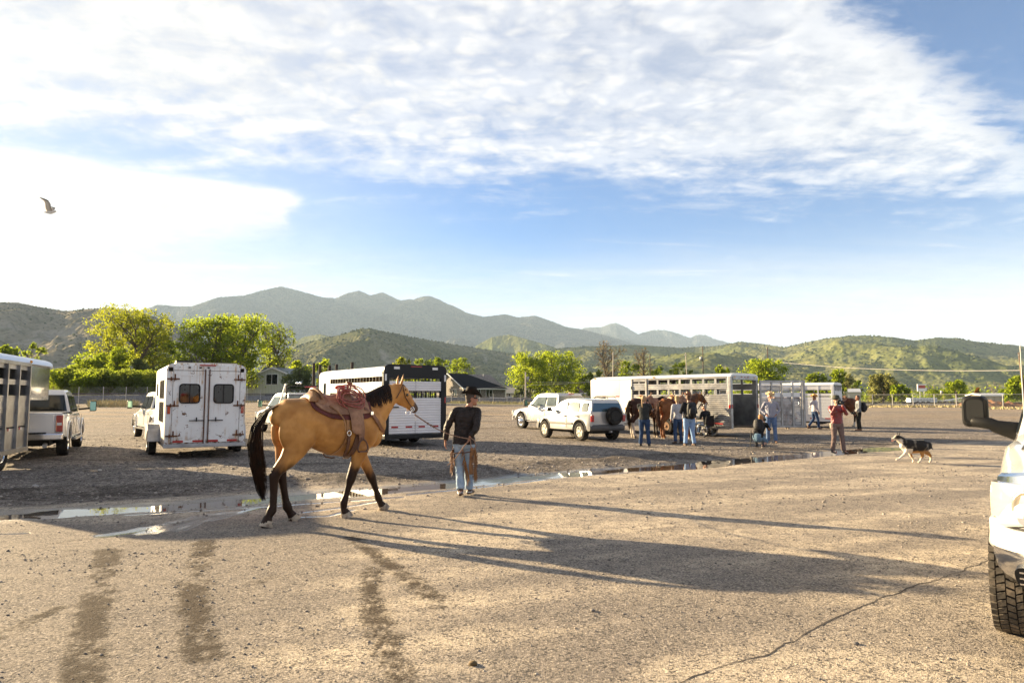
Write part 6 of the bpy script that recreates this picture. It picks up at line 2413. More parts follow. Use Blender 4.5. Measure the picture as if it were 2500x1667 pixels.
 for s in (-.9, .9):
  MB().cyl((s, 0, 0), (s, 0, 5.2), .14, 8).build('post', STEEL, t)
 MB().bb(-2.0, 2.0, -.2, .2, 4.3, 7.4).build('sign_board', WHITE, t)
 MB().bb(-1.6, 1.4, -.23, -.2, 5.6, 6.9).build('sign_print', M_('sign_red', (.45, .07, .05), .6), t)
 # mounds of red earth
 V = []
 Y = 100.0
 n, m = 60, 24
 xa, xb = pY(2418, Y), pY(2500, Y)
 xs = np.linspace(xa - 2, xb + 3, n)
 yv = np.linspace(Y + 2, Y + 9, m)
 Xg, Yg = np.meshgrid(xs, yv)
 uu = (Xg - xs[0]) / (xs[-1] - xs[0])
 vv = (Yg - yv[0]) / 7
 Z = np.sin(np.pi * np.clip(uu, 0, 1)) ** .5 * np.sin(np.pi * vv) * (1.0 + .9 * fbm(Xg * .8, Yg * .8, 4)) * .95 + gza(Xg, Yg) - .1
 idx = np.arange(n * m).reshape(m, n)
 F = np.stack([idx[:-1, :-1], idx[:-1, 1:], idx[1:, 1:], idx[1:, :-1]], -1).reshape(-1, 4)
 link('earth_mound', np_mesh('earth_mound', np.stack([Xg, Yg, Z], -1).reshape(-1, 3), F, True), M_('red_earth', (.32, .15, .06), .95, col2=(.19, .08, .035), vscale=1.5, bump=.8, bscale=6, bdist=.1), kind='structure')

houses()

# ------------------------------------------------------------------ poles and wires
def pole(px, ytop, Y, label, r=.14, mat=None, lean=0.0, transformer=False, cross=False, cat='utility pole', name='utility_pole'):
 x = pY(px, Y)
 z = gz(x, Y)
 top = at(px, ytop, Y)
 h = top.z - z
 t = thing(name, label, cat, (x, Y, z), 0)
 t.rotation_euler = (0, lean, 0)
 MB().tube([(0, 0, -.3), (0, 0, h * .5), (0, 0, h)], [r * 1.15, r, r * .8], 8).build('shaft', mat or WOODP, t)
 if transformer:
  tr = MB()
  tr.lathe([(.01, 0), (.28, .0), (.28, .95), (.2, 1.05), (.01, 1.06)], 14, Matrix.Translation((.48 * transformer, 0, h * transformer_h)))
  tr.bar((0, 0, h * transformer_h + .5), (.3 * transformer, 0, h * transformer_h + .5), .08, .08)
  tr.build('transformer', STEEL, t)
 if cross:
  MB().bar((-.9, 0, h - .6), (.9, 0, h - .6), .1, .12).build('crossarm', WOODP, t)
 for s in (-.12, .12):
  MB().cyl((s, 0, h - .5), (s, 0, h - .3), .05, 6).build('insulator', STEEL, t)
 return x, Y, z + h

WOODP = M_('pole_wood', (.17, .12, .085), .9, var=.4, vscale=2)
PALEP = M_('pale_pole', (.48, .42, .36), .8)
transformer_h = .74
pole(1873, 847, 170, 'tall brown utility pole rising behind the open trailer gate')
pole(1715, 845, 165, 'brown utility pole with a grey transformer above the long aluminium trailer', transformer=-1)
pole(1678, 861, 130, 'thin pale leaning pole above the middle of the aluminium trailer', r=.09, mat=PALEP, lean=-.04, cat='pole', name='pale_pole')
pole(1586, 864, 165, 'brown utility pole among the bare trees', r=.13)
pole(1494, 858, 130, 'thin pale pole in front of the largest bare tree', r=.09, mat=PALEP, lean=.02, cat='pole', name='pale_pole')
transformer_h = .70
pole(1283, 908, 150, 'grey utility pole with a transformer beside the green trees', r=.15, transformer=1, mat=PALEP)
pole(2494, 860, 100, 'tall leaning brown utility pole at the right edge', r=.17, lean=-.06)
pole(2274, 940, 210, 'slim brown utility pole right of the white and red sign', r=.13)
pole(2297, 955, 170, 'pole carrying a white drum behind the right fence', r=.10, transformer=-1)
pole(2331, 952, 150, 'short leaning pole behind the white flatbed trailer', r=.12, lean=-.12, cross=False)
pole(2262, 944, 260, 'distant utility pole with a crossarm near the sign', r=.13, cross=True)
for px, yt, lb in ((768, 887, 'dark timber post nearest the olive bush, tallest of the row'), (783, 890, 'dark timber post second from the olive bush, behind the black framed trailer'),
     (806, 892, 'dark timber post third in the row behind the black framed trailer'), (823, 889, 'dark timber post fourth in the row behind the black framed trailer'), (861, 884, 'dark timber post standing alone right of the row behind the black framed trailer')):
 x = pY(px, 62)
 h = at(px, yt, 62).z - gz(x, 62)
 t = MB().tube([(0, 0, -.2), (0, 0, h)], [.15, .13], 8).build('timber_post', M_('dark_timber', (.045, .032, .025), .9), loc=(x, 62, gz(x, 62)))
 tag(t, lb, 'post', 'timber posts behind the black framed trailer')

def wire(label, pts, r=.03):
 mb = MB()
 P = [at(px, py, Y) for px, py, Y in pts]
 for a, b in zip(P[:-1], P[1:]):
  sag = (b - a).length * .012
  q = [a.lerp(b, i / 10) - Vector((0, 0, sag * 4 * (i / 10) * (1 - i / 10))) for i in range(11)]
  mb.tube(q, r, 5)
 o = mb.build('power_line', M_('wire_grey', (.32, .30, .28), .6))
 tag(o, label, 'power line')

wire('power line sagging from the pole among the bare trees to the right edge pole', [(1530, 912, 165), (1586, 896, 165), (1715, 896, 165), (1873, 880, 170), (2494, 904, 100)], .045)
wire('lower power line crossing the green trees by the transformer pole', [(1100, 950, 150), (1283, 940, 150), (1480, 928, 150)], .04)
wire('upper power line right of the transformer pole', [(1283, 932, 150), (1400, 932, 150)], .03)

# ------------------------------------------------------------------ trees
def leaf_mat(name, a, b, trans):
 m = bpy.data.materials.new(name)
 m.use_nodes = True
 t = NT(m.node_tree)
 t.n.clear()
 o = t.new('ShaderNodeOutputMaterial')
 d = t.new('ShaderNodeBsdfDiffuse')
 tl = t.new('ShaderNodeBsdfTranslucent')
 mx = t.new('ShaderNodeMixShader')
 rnd = t.new('ShaderNodeNewGeometry').outputs['Random Per Island']
 nz = t.noise(t.obj(), .45, 4, .6)
 f = t.math('MULTIPLY_ADD', rnd, .5, t.math('MULTIPLY', t.sstep(nz, .35, .65), .5))
 t.put(d.inputs['Color'], t.mix(f, (*a, 1), (*b, 1)))
 t.put(tl.inputs['Color'], t.mix(f, (*trans, 1), (*[x * 1.25 for x in trans], 1)))
 mx.inputs[0].default_value = .6
 t.l.new(d.outputs[0], mx.inputs[1])
 t.l.new(tl.outputs[0], mx.inputs[2])
 t.l.new(mx.outputs[0], o.inputs[0])
 return m

LEAF = {
 'green': leaf_mat('leaf_green', (.080, .125, .018), (.125, .165, .022), (.36, .43, .03)),
 'gold': leaf_mat('leaf_gold', (.10, .12, .018), (.15, .15, .020), (.31, .34, .025)),
 'mix': leaf_mat('leaf_yellow_green', (.09, .125, .018), (.14, .155, .022), (.27, .34, .025)),
 'dark': leaf_mat('leaf_dark', (.05, .080, .014), (.08, .11, .018), (.17, .23, .018)),
 'olive': leaf_mat('leaf_olive', (.085, .105, .045), (.13, .15, .065), (.16, .19, .055)),
 'willow': leaf_mat('leaf_willow', (.085, .115, .025), (.12, .15, .035), (.20, .24, .035)),
 'pale': leaf_mat('leaf_pale_olive', (.14, .15, .065), (.21, .21, .09), (.27, .27, .08)),
 'rust': leaf_mat('leaf_rust', (.12, .06, .018), (.16, .09, .02), (.22, .10, .02)),
 'brown': leaf_mat('leaf_bud_brown', (.11, .09, .045), (.15, .12, .06), (.2, .15, .06)),
}
BARK = M_('bark', (.13, .10, .078), .95, var=.4, vscale=4)
BARKP = M_('bark_pale', (.24, .20, .15), .95, var=.3, vscale=4)

def leaf_quads(C, size, rng):
 n = len(C)
 a = rng.normal(size=(n, 3))
 a /= np.linalg.norm(a, axis=1)[:, None]
 b = rng.normal(size=(n, 3))
 b -= (a * b).sum(1)[:, None] * a
 b /= np.linalg.norm(b, axis=1)[:, None]
 s = size * (.55 + .9 * rng.random(n))[:, None]
 V = np.stack([C - a * s * .5, C + b * s * .32, C + a * s * .5, C - b * s * .32], 1).reshape(-1, 3)
 F = np.arange(4 * n).reshape(n, 4)
 return V, F

def tree(name, label, cat, px0, px1, ytop, Y, kind='green', seed=0, leaves=6000, crown=(.28, 1.0), lobes=9, lsize=.30, bare=.0, trunk_r=None, bark=None, group=None, spread=.085,
   shape='round', base=None, taper=0.0, lean=0.0):
 rng = np.random.default_rng(seed + 100)
 leaves = int(leaves * 1.75)
 lsize = lsize * 1.22
 rr = random.Random(seed)
 pc = (px0 + px1) / 2
 x = pY(pc, Y)
 z = gz(x, Y) if base is None else base
 H = at(pc, ytop, Y).z - z
 W = (px1 - px0) / FPX * Y
 t = thing(name, label, cat, (x, Y, z), 0, group)
 tr = trunk_r or H * .022
 # crown envelope made of lobes
 L = []
 cb = H * crown[0]
 ch = H - cb
 for k in range(lobes):
  u = (k + .5) / lobes
  ang = k * 2.399 + rr.random()
  zz_ = cb + ch * (.12 + .80 * u ** .9)
  if shape == 'round':
   wr = math.sin(math.pi * min(1, max(0.04, (zz_ - cb) / ch * .80 + .14))) ** .7
  elif shape == 'column':
   wr = .75 * (1 - .3 * u)
  elif shape == 'box':
   wr = .95
  elif shape == 'cone':
   wr = 1 - u * .9
  elif shape == 'vase':
   wr = .45 + .55 * u ** .8 if u < .85 else .6
  else:
   wr = 1
  rad_ = W * .5 * wr * (.42 + .44 * rr.random())
  r_ = W * (.17 + .10 * rr.random()) * (1 if shape != 'cone' else (1.1 - u * .8))
  c = Vector((math.cos(ang) * rad_ + lean * (zz_ / H) * W, math.sin(ang) * rad_ * .9, min(zz_, H - r_ * .8)))
  L.append((c, r_))
 mb = MB()
 top_t = H * (.62 if shape != 'cone' else .95)
 tp = [Vector((0, 0, -.3)), Vector((rr.uniform(-.1, .1) * tr * 6, 0, top_t * .33)), Vector((rr.uniform(-.5, .5) * tr * 6 + lean * W * .3, rr.uniform(-.5, .5) * tr * 4, top_t * .66)), Vector((rr.uniform(-1, 1) * tr * 5 + lean * W * .5, 0, top_t))]
 mb.tube(tp, [tr * 1.25, tr, tr * .75, tr * .35], 7)
 tips = []
 for c, r_ in L:
  zs = max(H * .10, min(top_t * .95, c.z - (c.xy.length) * .9 - r_ * .3))
  u = min(1, zs / top_t)
  i = min(2, int(u * 3))
  s_ = tp[i].lerp(tp[i + 1], u * 3 - i)
  s_.z = zs
  m1 = s_.lerp(c, .5) + Vector((rr.uniform(-.1, .1) * W, rr.uniform(-.1, .1) * W, r_ * .25)) * .6
  e = c + Vector((0, 0, r_ * .3))
  mb.tube([s_, m1, e], [tr * .45, tr * .28, tr * .10], 5)
  nb = 13 if bare < .5 else 16
  for j in range(nb):
   d = Vector((rr.gauss(0, 1), rr.gauss(0, 1), rr.gauss(.35, .9))).normalized()
   s2 = m1.lerp(e, rr.random() ** .7)
   q = c + d * r_ * rr.uniform(.65, 1.12)
   mid = s2.lerp(q, .55) + Vector((rr.uniform(-1, 1), rr.uniform(-1, 1), rr.uniform(0, 1))) * r_ * .12
   mb.tube([s2, mid, q], [tr * .13, tr * .08, tr * .03], 3, smooth=False, caps=False)
   tips.append((mid, q))
   if bare > .3:
    for k2 in range(3):
     d2 = (q - mid).normalized() + Vector((rr.gauss(0, .6), rr.gauss(0, .6), rr.gauss(.2, .5)))
     q2 = mid.lerp(q, rr.random()) + d2.normalized() * r_ * .5
     q2.z = min(q2.z, H * 1.01)
     mb.tube([mid.lerp(q, .3), q2], [tr * .05, tr * .02], 3, smooth=False, caps=False)
 mb.build('trunk', bark or BARK, t)
 if leaves:
  T = np.array([[*a, *b] for a, b in tips])
  n = leaves
  pick = rng.integers(0, len(T), n)
  u = rng.random(n)[:, None] ** .6
  C = T[pick, :3] * (1 - u) + T[pick, 3:] * u
  # clumpy: each tip has its own density and spread
  den = rng.random(len(T))
  keep = rng.random(n) < (.35 + .65 * den[pick])
  C = C + rng.normal(size=(n, 3)) * (W * spread * .45) * (.5 + .8 * den[pick][:, None])
  C = C[keep]
  C = C[(C[:, 2] > cb * .55) & (C[:, 2] < H * 1.02)]
  V, F = leaf_quads(C, lsize, rng)
  link('crown', np_mesh('crown', V, F), LEAF[kind], t)
 return t

GT = 'trees beyond the railway bank on the left'
tree('shade_tree', 'bright yellow-green tree top above the left trailer roof', 'tree', -20, 60, 843, 120, 'mix', 1, 3500, lobes=7, group=GT)
tree('young_tree', 'sparse young tree with upright branches right of the left trailer roof', 'tree', 60, 108, 830, 110, 'mix', 2, 1100, lobes=7, shape='vase', bare=.5, lsize=.24, group=GT)
tree('cottonwood', 'huge golden green cottonwood with dark limbs, tallest tree on the left', 'tree', 222, 420, 752, 125, 'gold', 3, 10000, crown=(.22, 1), lobes=19, spread=.06, lsize=.27, bare=.2, trunk_r=.42, group=GT)
tree('cottonwood', 'dark green tree filling in behind the right half of the tallest golden cottonwood', 'tree', 300, 440, 800, 132, 'dark', 4, 7000, crown=(.1, 1), lobes=12, group=GT)
tree('shade_tree', 'low dark branched tree at the left foot of the golden cottonwood', 'tree', 178, 290, 862, 116, 'mix', 5, 4200, crown=(.06, 1), lobes=9, bare=.4, group=GT)
tree('shrubby_tree', 'bright cone-shaped yellow green young tree in front of the golden cottonwood', 'tree', 255, 325, 848, 108, 'mix', 6, 4500, crown=(.04, 1), lobes=11, shape='column', lsize=.22, spread=.10, group=GT)
tree('shrubby_tree', 'olive bushy tree just right of the bright cone-shaped young tree', 'tree', 315, 392, 880, 106, 'olive', 7, 3600, crown=(.04, 1), lobes=8, group=GT)
tree('cottonwood', 'broad bright green tree behind the rusty trailer', 'tree', 426, 600, 775, 118, 'mix', 8, 8500, crown=(.12, 1), lobes=24, spread=.07, trunk_r=.35, group=GT)
tree('cottonwood', 'tall green tree rising above the right half of the rusty trailer', 'tree', 500, 668, 770, 126, 'green', 9, 8500, crown=(.12, 1), lobes=24, spread=.07, trunk_r=.38, group=GT)
tree('budding_tree', 'half-bare yellowish tree with fine branches right of the rusty trailer', 'tree', 600, 738, 786, 138, 'mix', 10, 5200, crown=(.18, 1), lobes=18, bare=.9, spread=.05, lsize=.24, shape='vase', group=GT)
tree('shade_tree', 'green tree between the barn and the black framed trailer', 'tree', 700, 770, 882, 150, 'green', 11, 3500, crown=(.1, 1), lobes=8, group=GT)
tree('shade_tree', 'small round bright tree behind the dark timber posts', 'tree', 765, 812, 876, 160, 'green', 12, 2500, crown=(.2, 1), lobes=6, group=GT)
tree('olive_bush', 'round grey-green bush beside the barn and the flatbed truck', 'bush', 692, 772, 897, 118, 'olive', 13, 4500, crown=(.05, 1), lobes=9, spread=.12, lsize=.24)
GM = 'yellow trees behind the black framed trailer'
tree('shade_tree', 'golden yellow tree, leftmost above the black trailer roof', 'tree', 955, 1010, 872, 175, 'gold', 14, 2600, crown=(.3, 1), lobes=7, group=GM)
tree('shade_tree', 'yellow-green tree second above the black trailer roof', 'tree', 1008, 1060, 876, 178, 'mix', 15, 2600, crown=(.3, 1), lobes=7, group=GM)
tree('shade_tree', 'yellow-green tree third above the black trailer roof', 'tree', 1050, 1105, 873, 182, 'mix', 16, 2600, crown=(.3, 1), lobes=7, group=GM)
tree('shade_tree', 'wide yellow-green tree just above the brick house roof', 'tree', 1088, 1160, 874, 196, 'mix', 17, 4000, crown=(.2, 1), lobes=9, group=GM)
GC = 'trees behind the silver pickup'
tree('cottonwood', 'dense dark-limbed green tree directly behind the transformer pole', 'tree', 1236, 1352, 861, 165, 'green', 18, 8500, crown=(.1, 1), lobes=13, group=GC)
tree('cottonwood', 'broad bright green tree right of the transformer pole', 'tree', 1292, 1420, 860, 170, 'green', 19, 9500, crown=(.1, 1), lobes=15, group=GC)
tree('shrubby_tree', 'low round bush in front of the beige ranch house', 'bush', 1252, 1292, 946, 160, 'olive', 20, 1600, crown=(.05, 1), lobes=5)
tree('shade_tree', 'small yellow green tree left of the white gooseneck nose', 'tree', 1385, 1445, 912, 178, 'mix', 21, 2800, crown=(.1, 1), lobes=7, group=GC)
tree('bare_tree', 'largest bare grey tree above the gooseneck trailer nose', 'tree', 1446, 1535, 836, 175, 'brown', 22, 900, crown=(.25, 1), lobes=13, bare=1, shape='vase', lsize=.28, trunk_r=.4)
tree('bare_tree', 'narrower bare tree right of the largest bare tree', 'tree', 1532, 1600, 850, 180, 'brown', 23, 500, crown=(.25, 1), lobes=11, bare=1, shape='vase', lsize=.28, trunk_r=.34)
tree('shade_tree', 'olive leafy tree between the two bare trees', 'tree', 1508, 1562, 880, 168, 'mix', 24, 2600, crown=(.1, 1), lobes=7)
tree('shrubby_tree', 'short scrubby tree left of the largest bare tree', 'tree', 1430, 1475, 902, 165, 'mix', 25, 1900, crown=(.1, 1), lobes=6)
tree('shrubby_tree', 'thin olive scrub right of the narrower bare tree', 'tree', 1575, 1622, 890, 172, 'mix', 26, 1600, crown=(.1, 1), lobes=6, bare=.6)
tree('conifer', 'dark olive pine between two poles above the aluminium trailer', 'tree', 1632, 1684, 882, 170, 'dark', 27, 3600, crown=(.1, 1), lobes=9, lsize=.26)
GR = 'green trees behind the trailers on the right'
tree('shade_tree', 'small round green tree above the aluminium trailer, left of the big dark one', 'tree', 1738, 1786, 892, 160, 'green', 28, 2800, crown=(.1, 1), lobes=7, group=GR)
tree('shade_tree', 'big dense dark green tree behind the open trailer gate', 'tree', 1805, 1916, 878, 150, 'green', 29, 9000, crown=(.05, 1), lobes=16, spread=.1, group=GR)
tree('shrubby_tree', 'pale green tree above the far white trailer', 'tree', 1966, 2022, 910, 150, 'mix', 30, 3200, crown=(.05, 1), lobes=8, group=GR)
tree('shade_tree', 'vivid green pointed trees above the far white trailer end', 'tree', 2018, 2070, 902, 158, 'green', 31, 3600, crown=(.05, 1), lobes=8, shape='column', group=GR)
tree('russian_olive', 'silvery olive tree behind the beige shed', 'tree', 2046, 2092, 914, 190, 'pale', 32, 3000, crown=(.05, 1), lobes=8, group=GR)
tree('shade_tree', 'darker rounded tree right of the silvery olive tree', 'tree', 2075, 2102, 926, 195, 'dark', 33, 1600, crown=(.05, 1), lobes=6, group=GR)
tree('russian_olive', 'large pale silvery olive tree behind the right fence', 'tree', 2116, 2182, 914, 125, 'pale', 34, 6000, crown=(.04, 1), lobes=12, spread=.1, group=GR)
tree('shrubby_tree', 'bright green bush right of the large silvery olive tree', 'tree', 2165, 2212, 940, 120, 'green', 35, 3000, crown=(.04, 1), lobes=8, group=GR)
tree('shade_tree', 'dense pointed green tree behind the white flatbed trailer', 'tree', 2300, 2354, 928, 170, 'green', 36, 4200, crown=(.05, 1), lobes=9, group=GR)
tree('shade_tree', 'low green tree left of the pointed green tree', 'tree', 2255, 2305, 950, 190, 'mix', 37, 2000, crown=(.05, 1), lobes=7, group=GR)
tree('conifer', 'small rust brown conifer above the truck mirror', 'tree', 2366, 2392, 944, 165, 'rust', 38, 1600, crown=(.05, 1), lobes=6, shape='cone')
tree('bare_tree', 'pale bare bush right of the rust brown conifer', 'tree', 2396, 2438, 930, 185, 'brown', 39, 0, crown=(.1, 1), lobes=8, bare=1, bark=BARKP, shape='vase')
tree('shade_tree', 'big green tree at the right edge behind the leaning pole', 'tree', 2452, 2530, 918, 128, 'green', 40, 6500, crown=(.04, 1), lobes=12, group=GR)
tree('shrubby_tree', 'green bush between the bare bush and the big edge tree', 'tree', 2420, 2456, 950, 180, 'green', 41, 1500, crown=(.05, 1), lobes=6, group=GR)
# willow shrubs along the bank
rr_ = random.Random(9)
for k in range(11):
 p0 = 128 + k * 25
 lab = ('nearest the left pickup', 'second from the left pickup', 'third from the left pickup', 'fourth from the left pickup', 'fifth from the left pickup', 'in the middle of the row', 'fifth from the rusty trailer',
   'fourth from the rusty trailer', 'third from the rusty trailer', 'second from the rusty trailer', 'partly behind the rusty trailer')[k]
 tree('willow_shrub', 'feathery green willow shrub behind the bank, ' + lab, 'shrub', p0 - 16, p0 + 52, 905 + rr_.uniform(-5, 5), 92 + rr_.uniform(-2, 3), 'willow' if k % 3 else 'mix', 60 + k, 3800, crown=(.0, 1), lobes=10, lsize=.20, spread=.15, shape='box',
   trunk_r=.05, group='willow shrubs along the railway bank')

def treeline():
 """far-off wood across the valley floor"""
 rng = np.random.default_rng(21)
 n = 5200
 Y = 230 + 900 * rng.random(n) ** 1.3
 X = (rng.random(n) * 2.3 - 1.12) * Y * .85
 cl = fbm(X * .012, Y * .008, 4)
 k = rng.random(n) < np.clip(.35 + 1.6 * cl, .05, 1)
 X, Y = X[k], Y[k]
 S = 1.7 + 2.8 * rng.random(len(X))
 P = np.stack([X, Y, gza(X, Y) + S * .6], -1)
 # each mass is a cloud of leaf-sized faces
 m = 26
 C = np.repeat(P, m, 0) + rng.normal(size=(len(P) * m, 3)) * np.repeat(S, m)[:, None] * np.array([.55, .55, .5])
 C[:, 2] = np.maximum(C[:, 2], .3)
 V, F = leaf_quads(C, 1.15, rng)
 link('distant_treeline', np_mesh('distant_treeline', V, F), LEAF['mix'], kind='stuff')

treeline()

def dry_grass():
 rng = np.random.default_rng(31)
 B = []
 for (pa, pb, Ya, Yb, n, h) in ((222, 340, 66, 73, 900, .65), (560, 700, 92, 100, 300, .4), (1100, 1330, 134, 141, 1500, .5), (2100, 2390, 96, 103, 1200, .4), (-200, 200, 62, 68, 400, .4), (2380, 2600, 80, 90, 500, .35)):
  px = pa + (pb - pa) * rng.random(n)
  Y = Ya + (Yb - Ya) * rng.random(n)
  X = (px - 1250) / FPX * Y
  hh = h * (.4 + .8 * rng.random(n))
  B.append(np.stack([X, Y, gza(X, Y), hh], -1))
 B = np.concatenate(B)
 n = len(B)
 a = rng.random(n) * 6.28
 w_ = .05 + .06 * rng.random(n)
 lean = rng.normal(size=(n, 2)) * .25 * B[:, 3:4]
 base = B[:, :3] - np.array([0, 0, .05])
 V = np.stack([base + np.stack([np.cos(a) * w_, np.sin(a) * w_, 0 * a], -1), base - np.stack([np.cos(a) * w_, np.sin(a) * w_, 0 * a], -1),
     base + np.stack([lean[:, 0], lean[:, 1], B[:, 3]], -1)], 1).reshape(-1, 3)
 F = np.arange(3 * n).reshape(n, 3)
 link('dry_grass', np_mesh('dry_grass', V, F), M_('straw', (.42, .34, .18), .9, col2=(.30, .27, .12), vscale=.3), kind='stuff')

dry_grass()

# ------------------------------------------------------------------ continuous bodies
class Flesh:
 """overlapping tapered forms fused into one surface by voxel remeshing"""

 def __init__(self):
  self.mb = MB()

 def chain(self, pts, n=14, side=(0, 1, 0), cap=True):
  """pts: (x,y,z, r_side, r_other); side = direction of r_side"""
  P = [Vector(p[:3]) for p in pts]
  S = Vector(side).normalized()
  rings = []

  def ring(c, t_, a, b):
   u = S - t_ * S.dot(t_)
   u = u.normalized() if u.length > 1e-4 else Vector((1, 0, 0))
   v = t_.cross(u)
   return [c + u * a * math.cos(2 * math.pi * k / n) + v * b * math.sin(2 * math.pi * k / n) for k in range(n)]
  m = len(P)
  for i in range(m):
   t_ = (P[min(i + 1, m - 1)] - P[max(i - 1, 0)]).normalized()
   a = pts[i][3]
   b = pts[i][4] if len(pts[i]) > 4 else a
   if i == 0 and cap:
    r = min(a, b)
    for f in (.999, .8, .45):
     k = math.sqrt(1 - f * f)
     rings.append(ring(P[0] - t_ * r * f * .9, t_, a * k, b * k))
   rings.append(ring(P[i], t_, a, b))
   if i == m - 1 and cap:
    r = min(a, b)
    for f in (.45, .8, .999):
     k = math.sqrt(1 - f * f)
     rings.append(ring(P[i] + t_ * r * f * .9, t_, a * k, b * k))
  self.mb.loft(rings)
  return self

 def ball(self, c, sx, sy, sz, rz=0.0):
  M = Matrix.Rotation(rz, 3, 'Z')
  self.mb.sphere(c, 1, 14, 10, sx, sy, sz, M=M)
  return self

 def build(self, name, mat, parent, voxel=.012, smooth=6, disp=None, color=None):
  me = self.mb.mesh(name)
  o = link(name, me, None, parent)
  md = o.modifiers.new('r', 'REMESH')
  md.mode = 'VOXEL'
  md.voxel_size = voxel
  md.use_smooth_shade = True
  s = o.modifiers.new('s', 'SMOOTH')
  s.factor = .5
  s.iterations = smooth
  bpy.context.view_layer.update()
  apply_mods(o)
  me = o.data
  n = len(me.vertices)
  co = np.empty(n * 3, dtype=np.float32)
  me.vertices.foreach_get('co', co)
  co = co.reshape(-1, 3)
  if disp is not None:
   nr = np.empty(n * 3, dtype=np.float32)
   me.vertices.foreach_get('normal', nr)
   nr = nr.reshape(-1, 3)
   co = co + nr * disp(co)[:, None]
   me.vertices.foreach_set('co', co.ravel())
  if color is not None:
   a = me.color_attributes.new('coat', 'FLOAT_COLOR', 'POINT')
   C = np.ones((n, 4), dtype=np.float32)
   C[:, :3] = color(co)
   a.data.foreach_set('color', C.ravel())
  me.polygons.foreach_set('use_smooth', np.ones(len(me.polygons), dtype=bool))
  me.update()
  me.materials.clear()
  me.materials.append(mat)
  return o

def coat_mat(name, rough=.55, sheen=.25, nscale=9, var=.35, bscale=120):
 m = bpy.data.materials.new(name)
 m.use_nodes = True
 t = NT(m.node_tree)
 b = t.n['Principled BSDF']
 p = t.obj()
 c = t.attr('coat')
 n = t.noise(p, nscale, 6, .65)
 c = t.mix(t.math('MULTIPLY', t.sstep(n, .35, .7), var), c, t.mix(1.0, c, (.55, .48, .42, 1), 'MULTIPLY'))
 c = t.mix(t.math('MULTIPLY', t.sstep(t.noise(p, nscale * .45, 4, .6), .55, .7), .35), c, t.mix(1.0, c, (1.35, 1.4, 1.45, 1), 'MULTIPLY'))
 t.put(b.inputs['Base Color'], c)
 b.inputs['Roughness'].default_value = rough
 b.inputs['Sheen Weight'].default_value = sheen
 b.inputs['Sheen Roughness'].default_value = .35
 b.inputs['Specular IOR Level'].default_value = .18
 t.l.new(t.bump(t.noise(t.mapping(p, scale=(1, 1, .35)), bscale, 3, .6), .18, .004), b.inputs['Normal'])
 return m

COAT = coat_mat('horse_coat', .5, .06)
HAIRB = M_('black_hair', (.007, .005, .004), .5, col2=(.028, .013, .007), vscale=6, spec=.15)
LEATH = M_('saddle_leather', (.20, .085, .035), .5, col2=(.13, .055, .026), vscale=5, bump=.3, bscale=40, bdist=.004)
LEATHL = M_('worn_rawhide_leather', (.31, .165, .09), .65, col2=(.17, .08, .042), vscale=6, bump=.3, bscale=30, bdist=.004)
LEATHD = M_('dark_leather', (.060, .025, .016), .5, col2=(.11, .05, .03), vscale=6)
SUEDE = M_('golden_leather', (.30, .145, .045), .5, col2=(.18, .08, .028), vscale=5)
ROPE = M_('red_rope', (.24, .055, .045), .8, col2=(.34, .12, .095), vscale=30, bump=.5, bscale=250, bdist=.002)
HOOFM = M_('hoof', (.42, .35, .26), .6, col2=(.16, .12, .085), vscale=14)
EYE = M_('eye', (.008, .006, .005), .08, spec=.9)

def hair_ribbons(name, parent, mat, strands, width=.010, seg=7):
 """strands: list of lists of Vector; each becomes a tapering three-sided lock"""
 vs = []
 fs = []
 for st in strands:
  m = len(st)
  b = len(vs)
  for i, p in enumerate(st):
   t_ = (st[min(i + 1, m - 1)] - st[max(i - 1, 0)]).normalized()
   u = t_.cross(Vector((.3, 1, .2))).normalized()
   v = t_.cross(u)
   w_ = width * (1 - .85 * (i / (m - 1)) ** 2)
   for k in range(3):
    a = k * 2.094
    vs.append(p + (u * math.cos(a) + v * math.sin(a) * .5) * w_)
  for i in range(m - 1):
   for k in range(3):
    j = (k + 1) % 3
    fs.append((b + i * 3 + k, b + i * 3 + j, b + (i + 1) * 3 + j, b + (i + 1) * 3 + k))
 return link(name, mesh_from(name, vs, fs, True), mat, parent)

TORSO = [(.00, 1.36, .12, .13), (.06, 1.385, .205, .225), (.16, 1.352, .265, .270), (.30, 1.335, .285, .290), (.45, 1.305, .265, .305), (.60, 1.25, .275, .335), (.78, 1.205, .295, .368), (.95, 1.195, .295, .388), (1.12, 1.215, .265, .385),
   (1.25, 1.235, .225, .37), (1.36, 1.215, .185, .30), (1.45, 1.17, .125, .19)]

def torso_at(x):
 xs = [t[0] for t in TORSO]
 return [float(np.interp(x, xs, [t[k] for t in TORSO])) for k in (1, 2, 3)]

def surf(x, phi, off):
 zc, ry, rz_ = torso_at(x)
 return Vector((x, (ry + off) * math.sin(phi), zc + (rz_ + off) * math.cos(phi)))

def phi_for_z(x, z, off):
 zc, ry, rz_ = torso_at(x)
 return math.acos(max(-1, min(1, (z - zc) / (rz_ + off))))

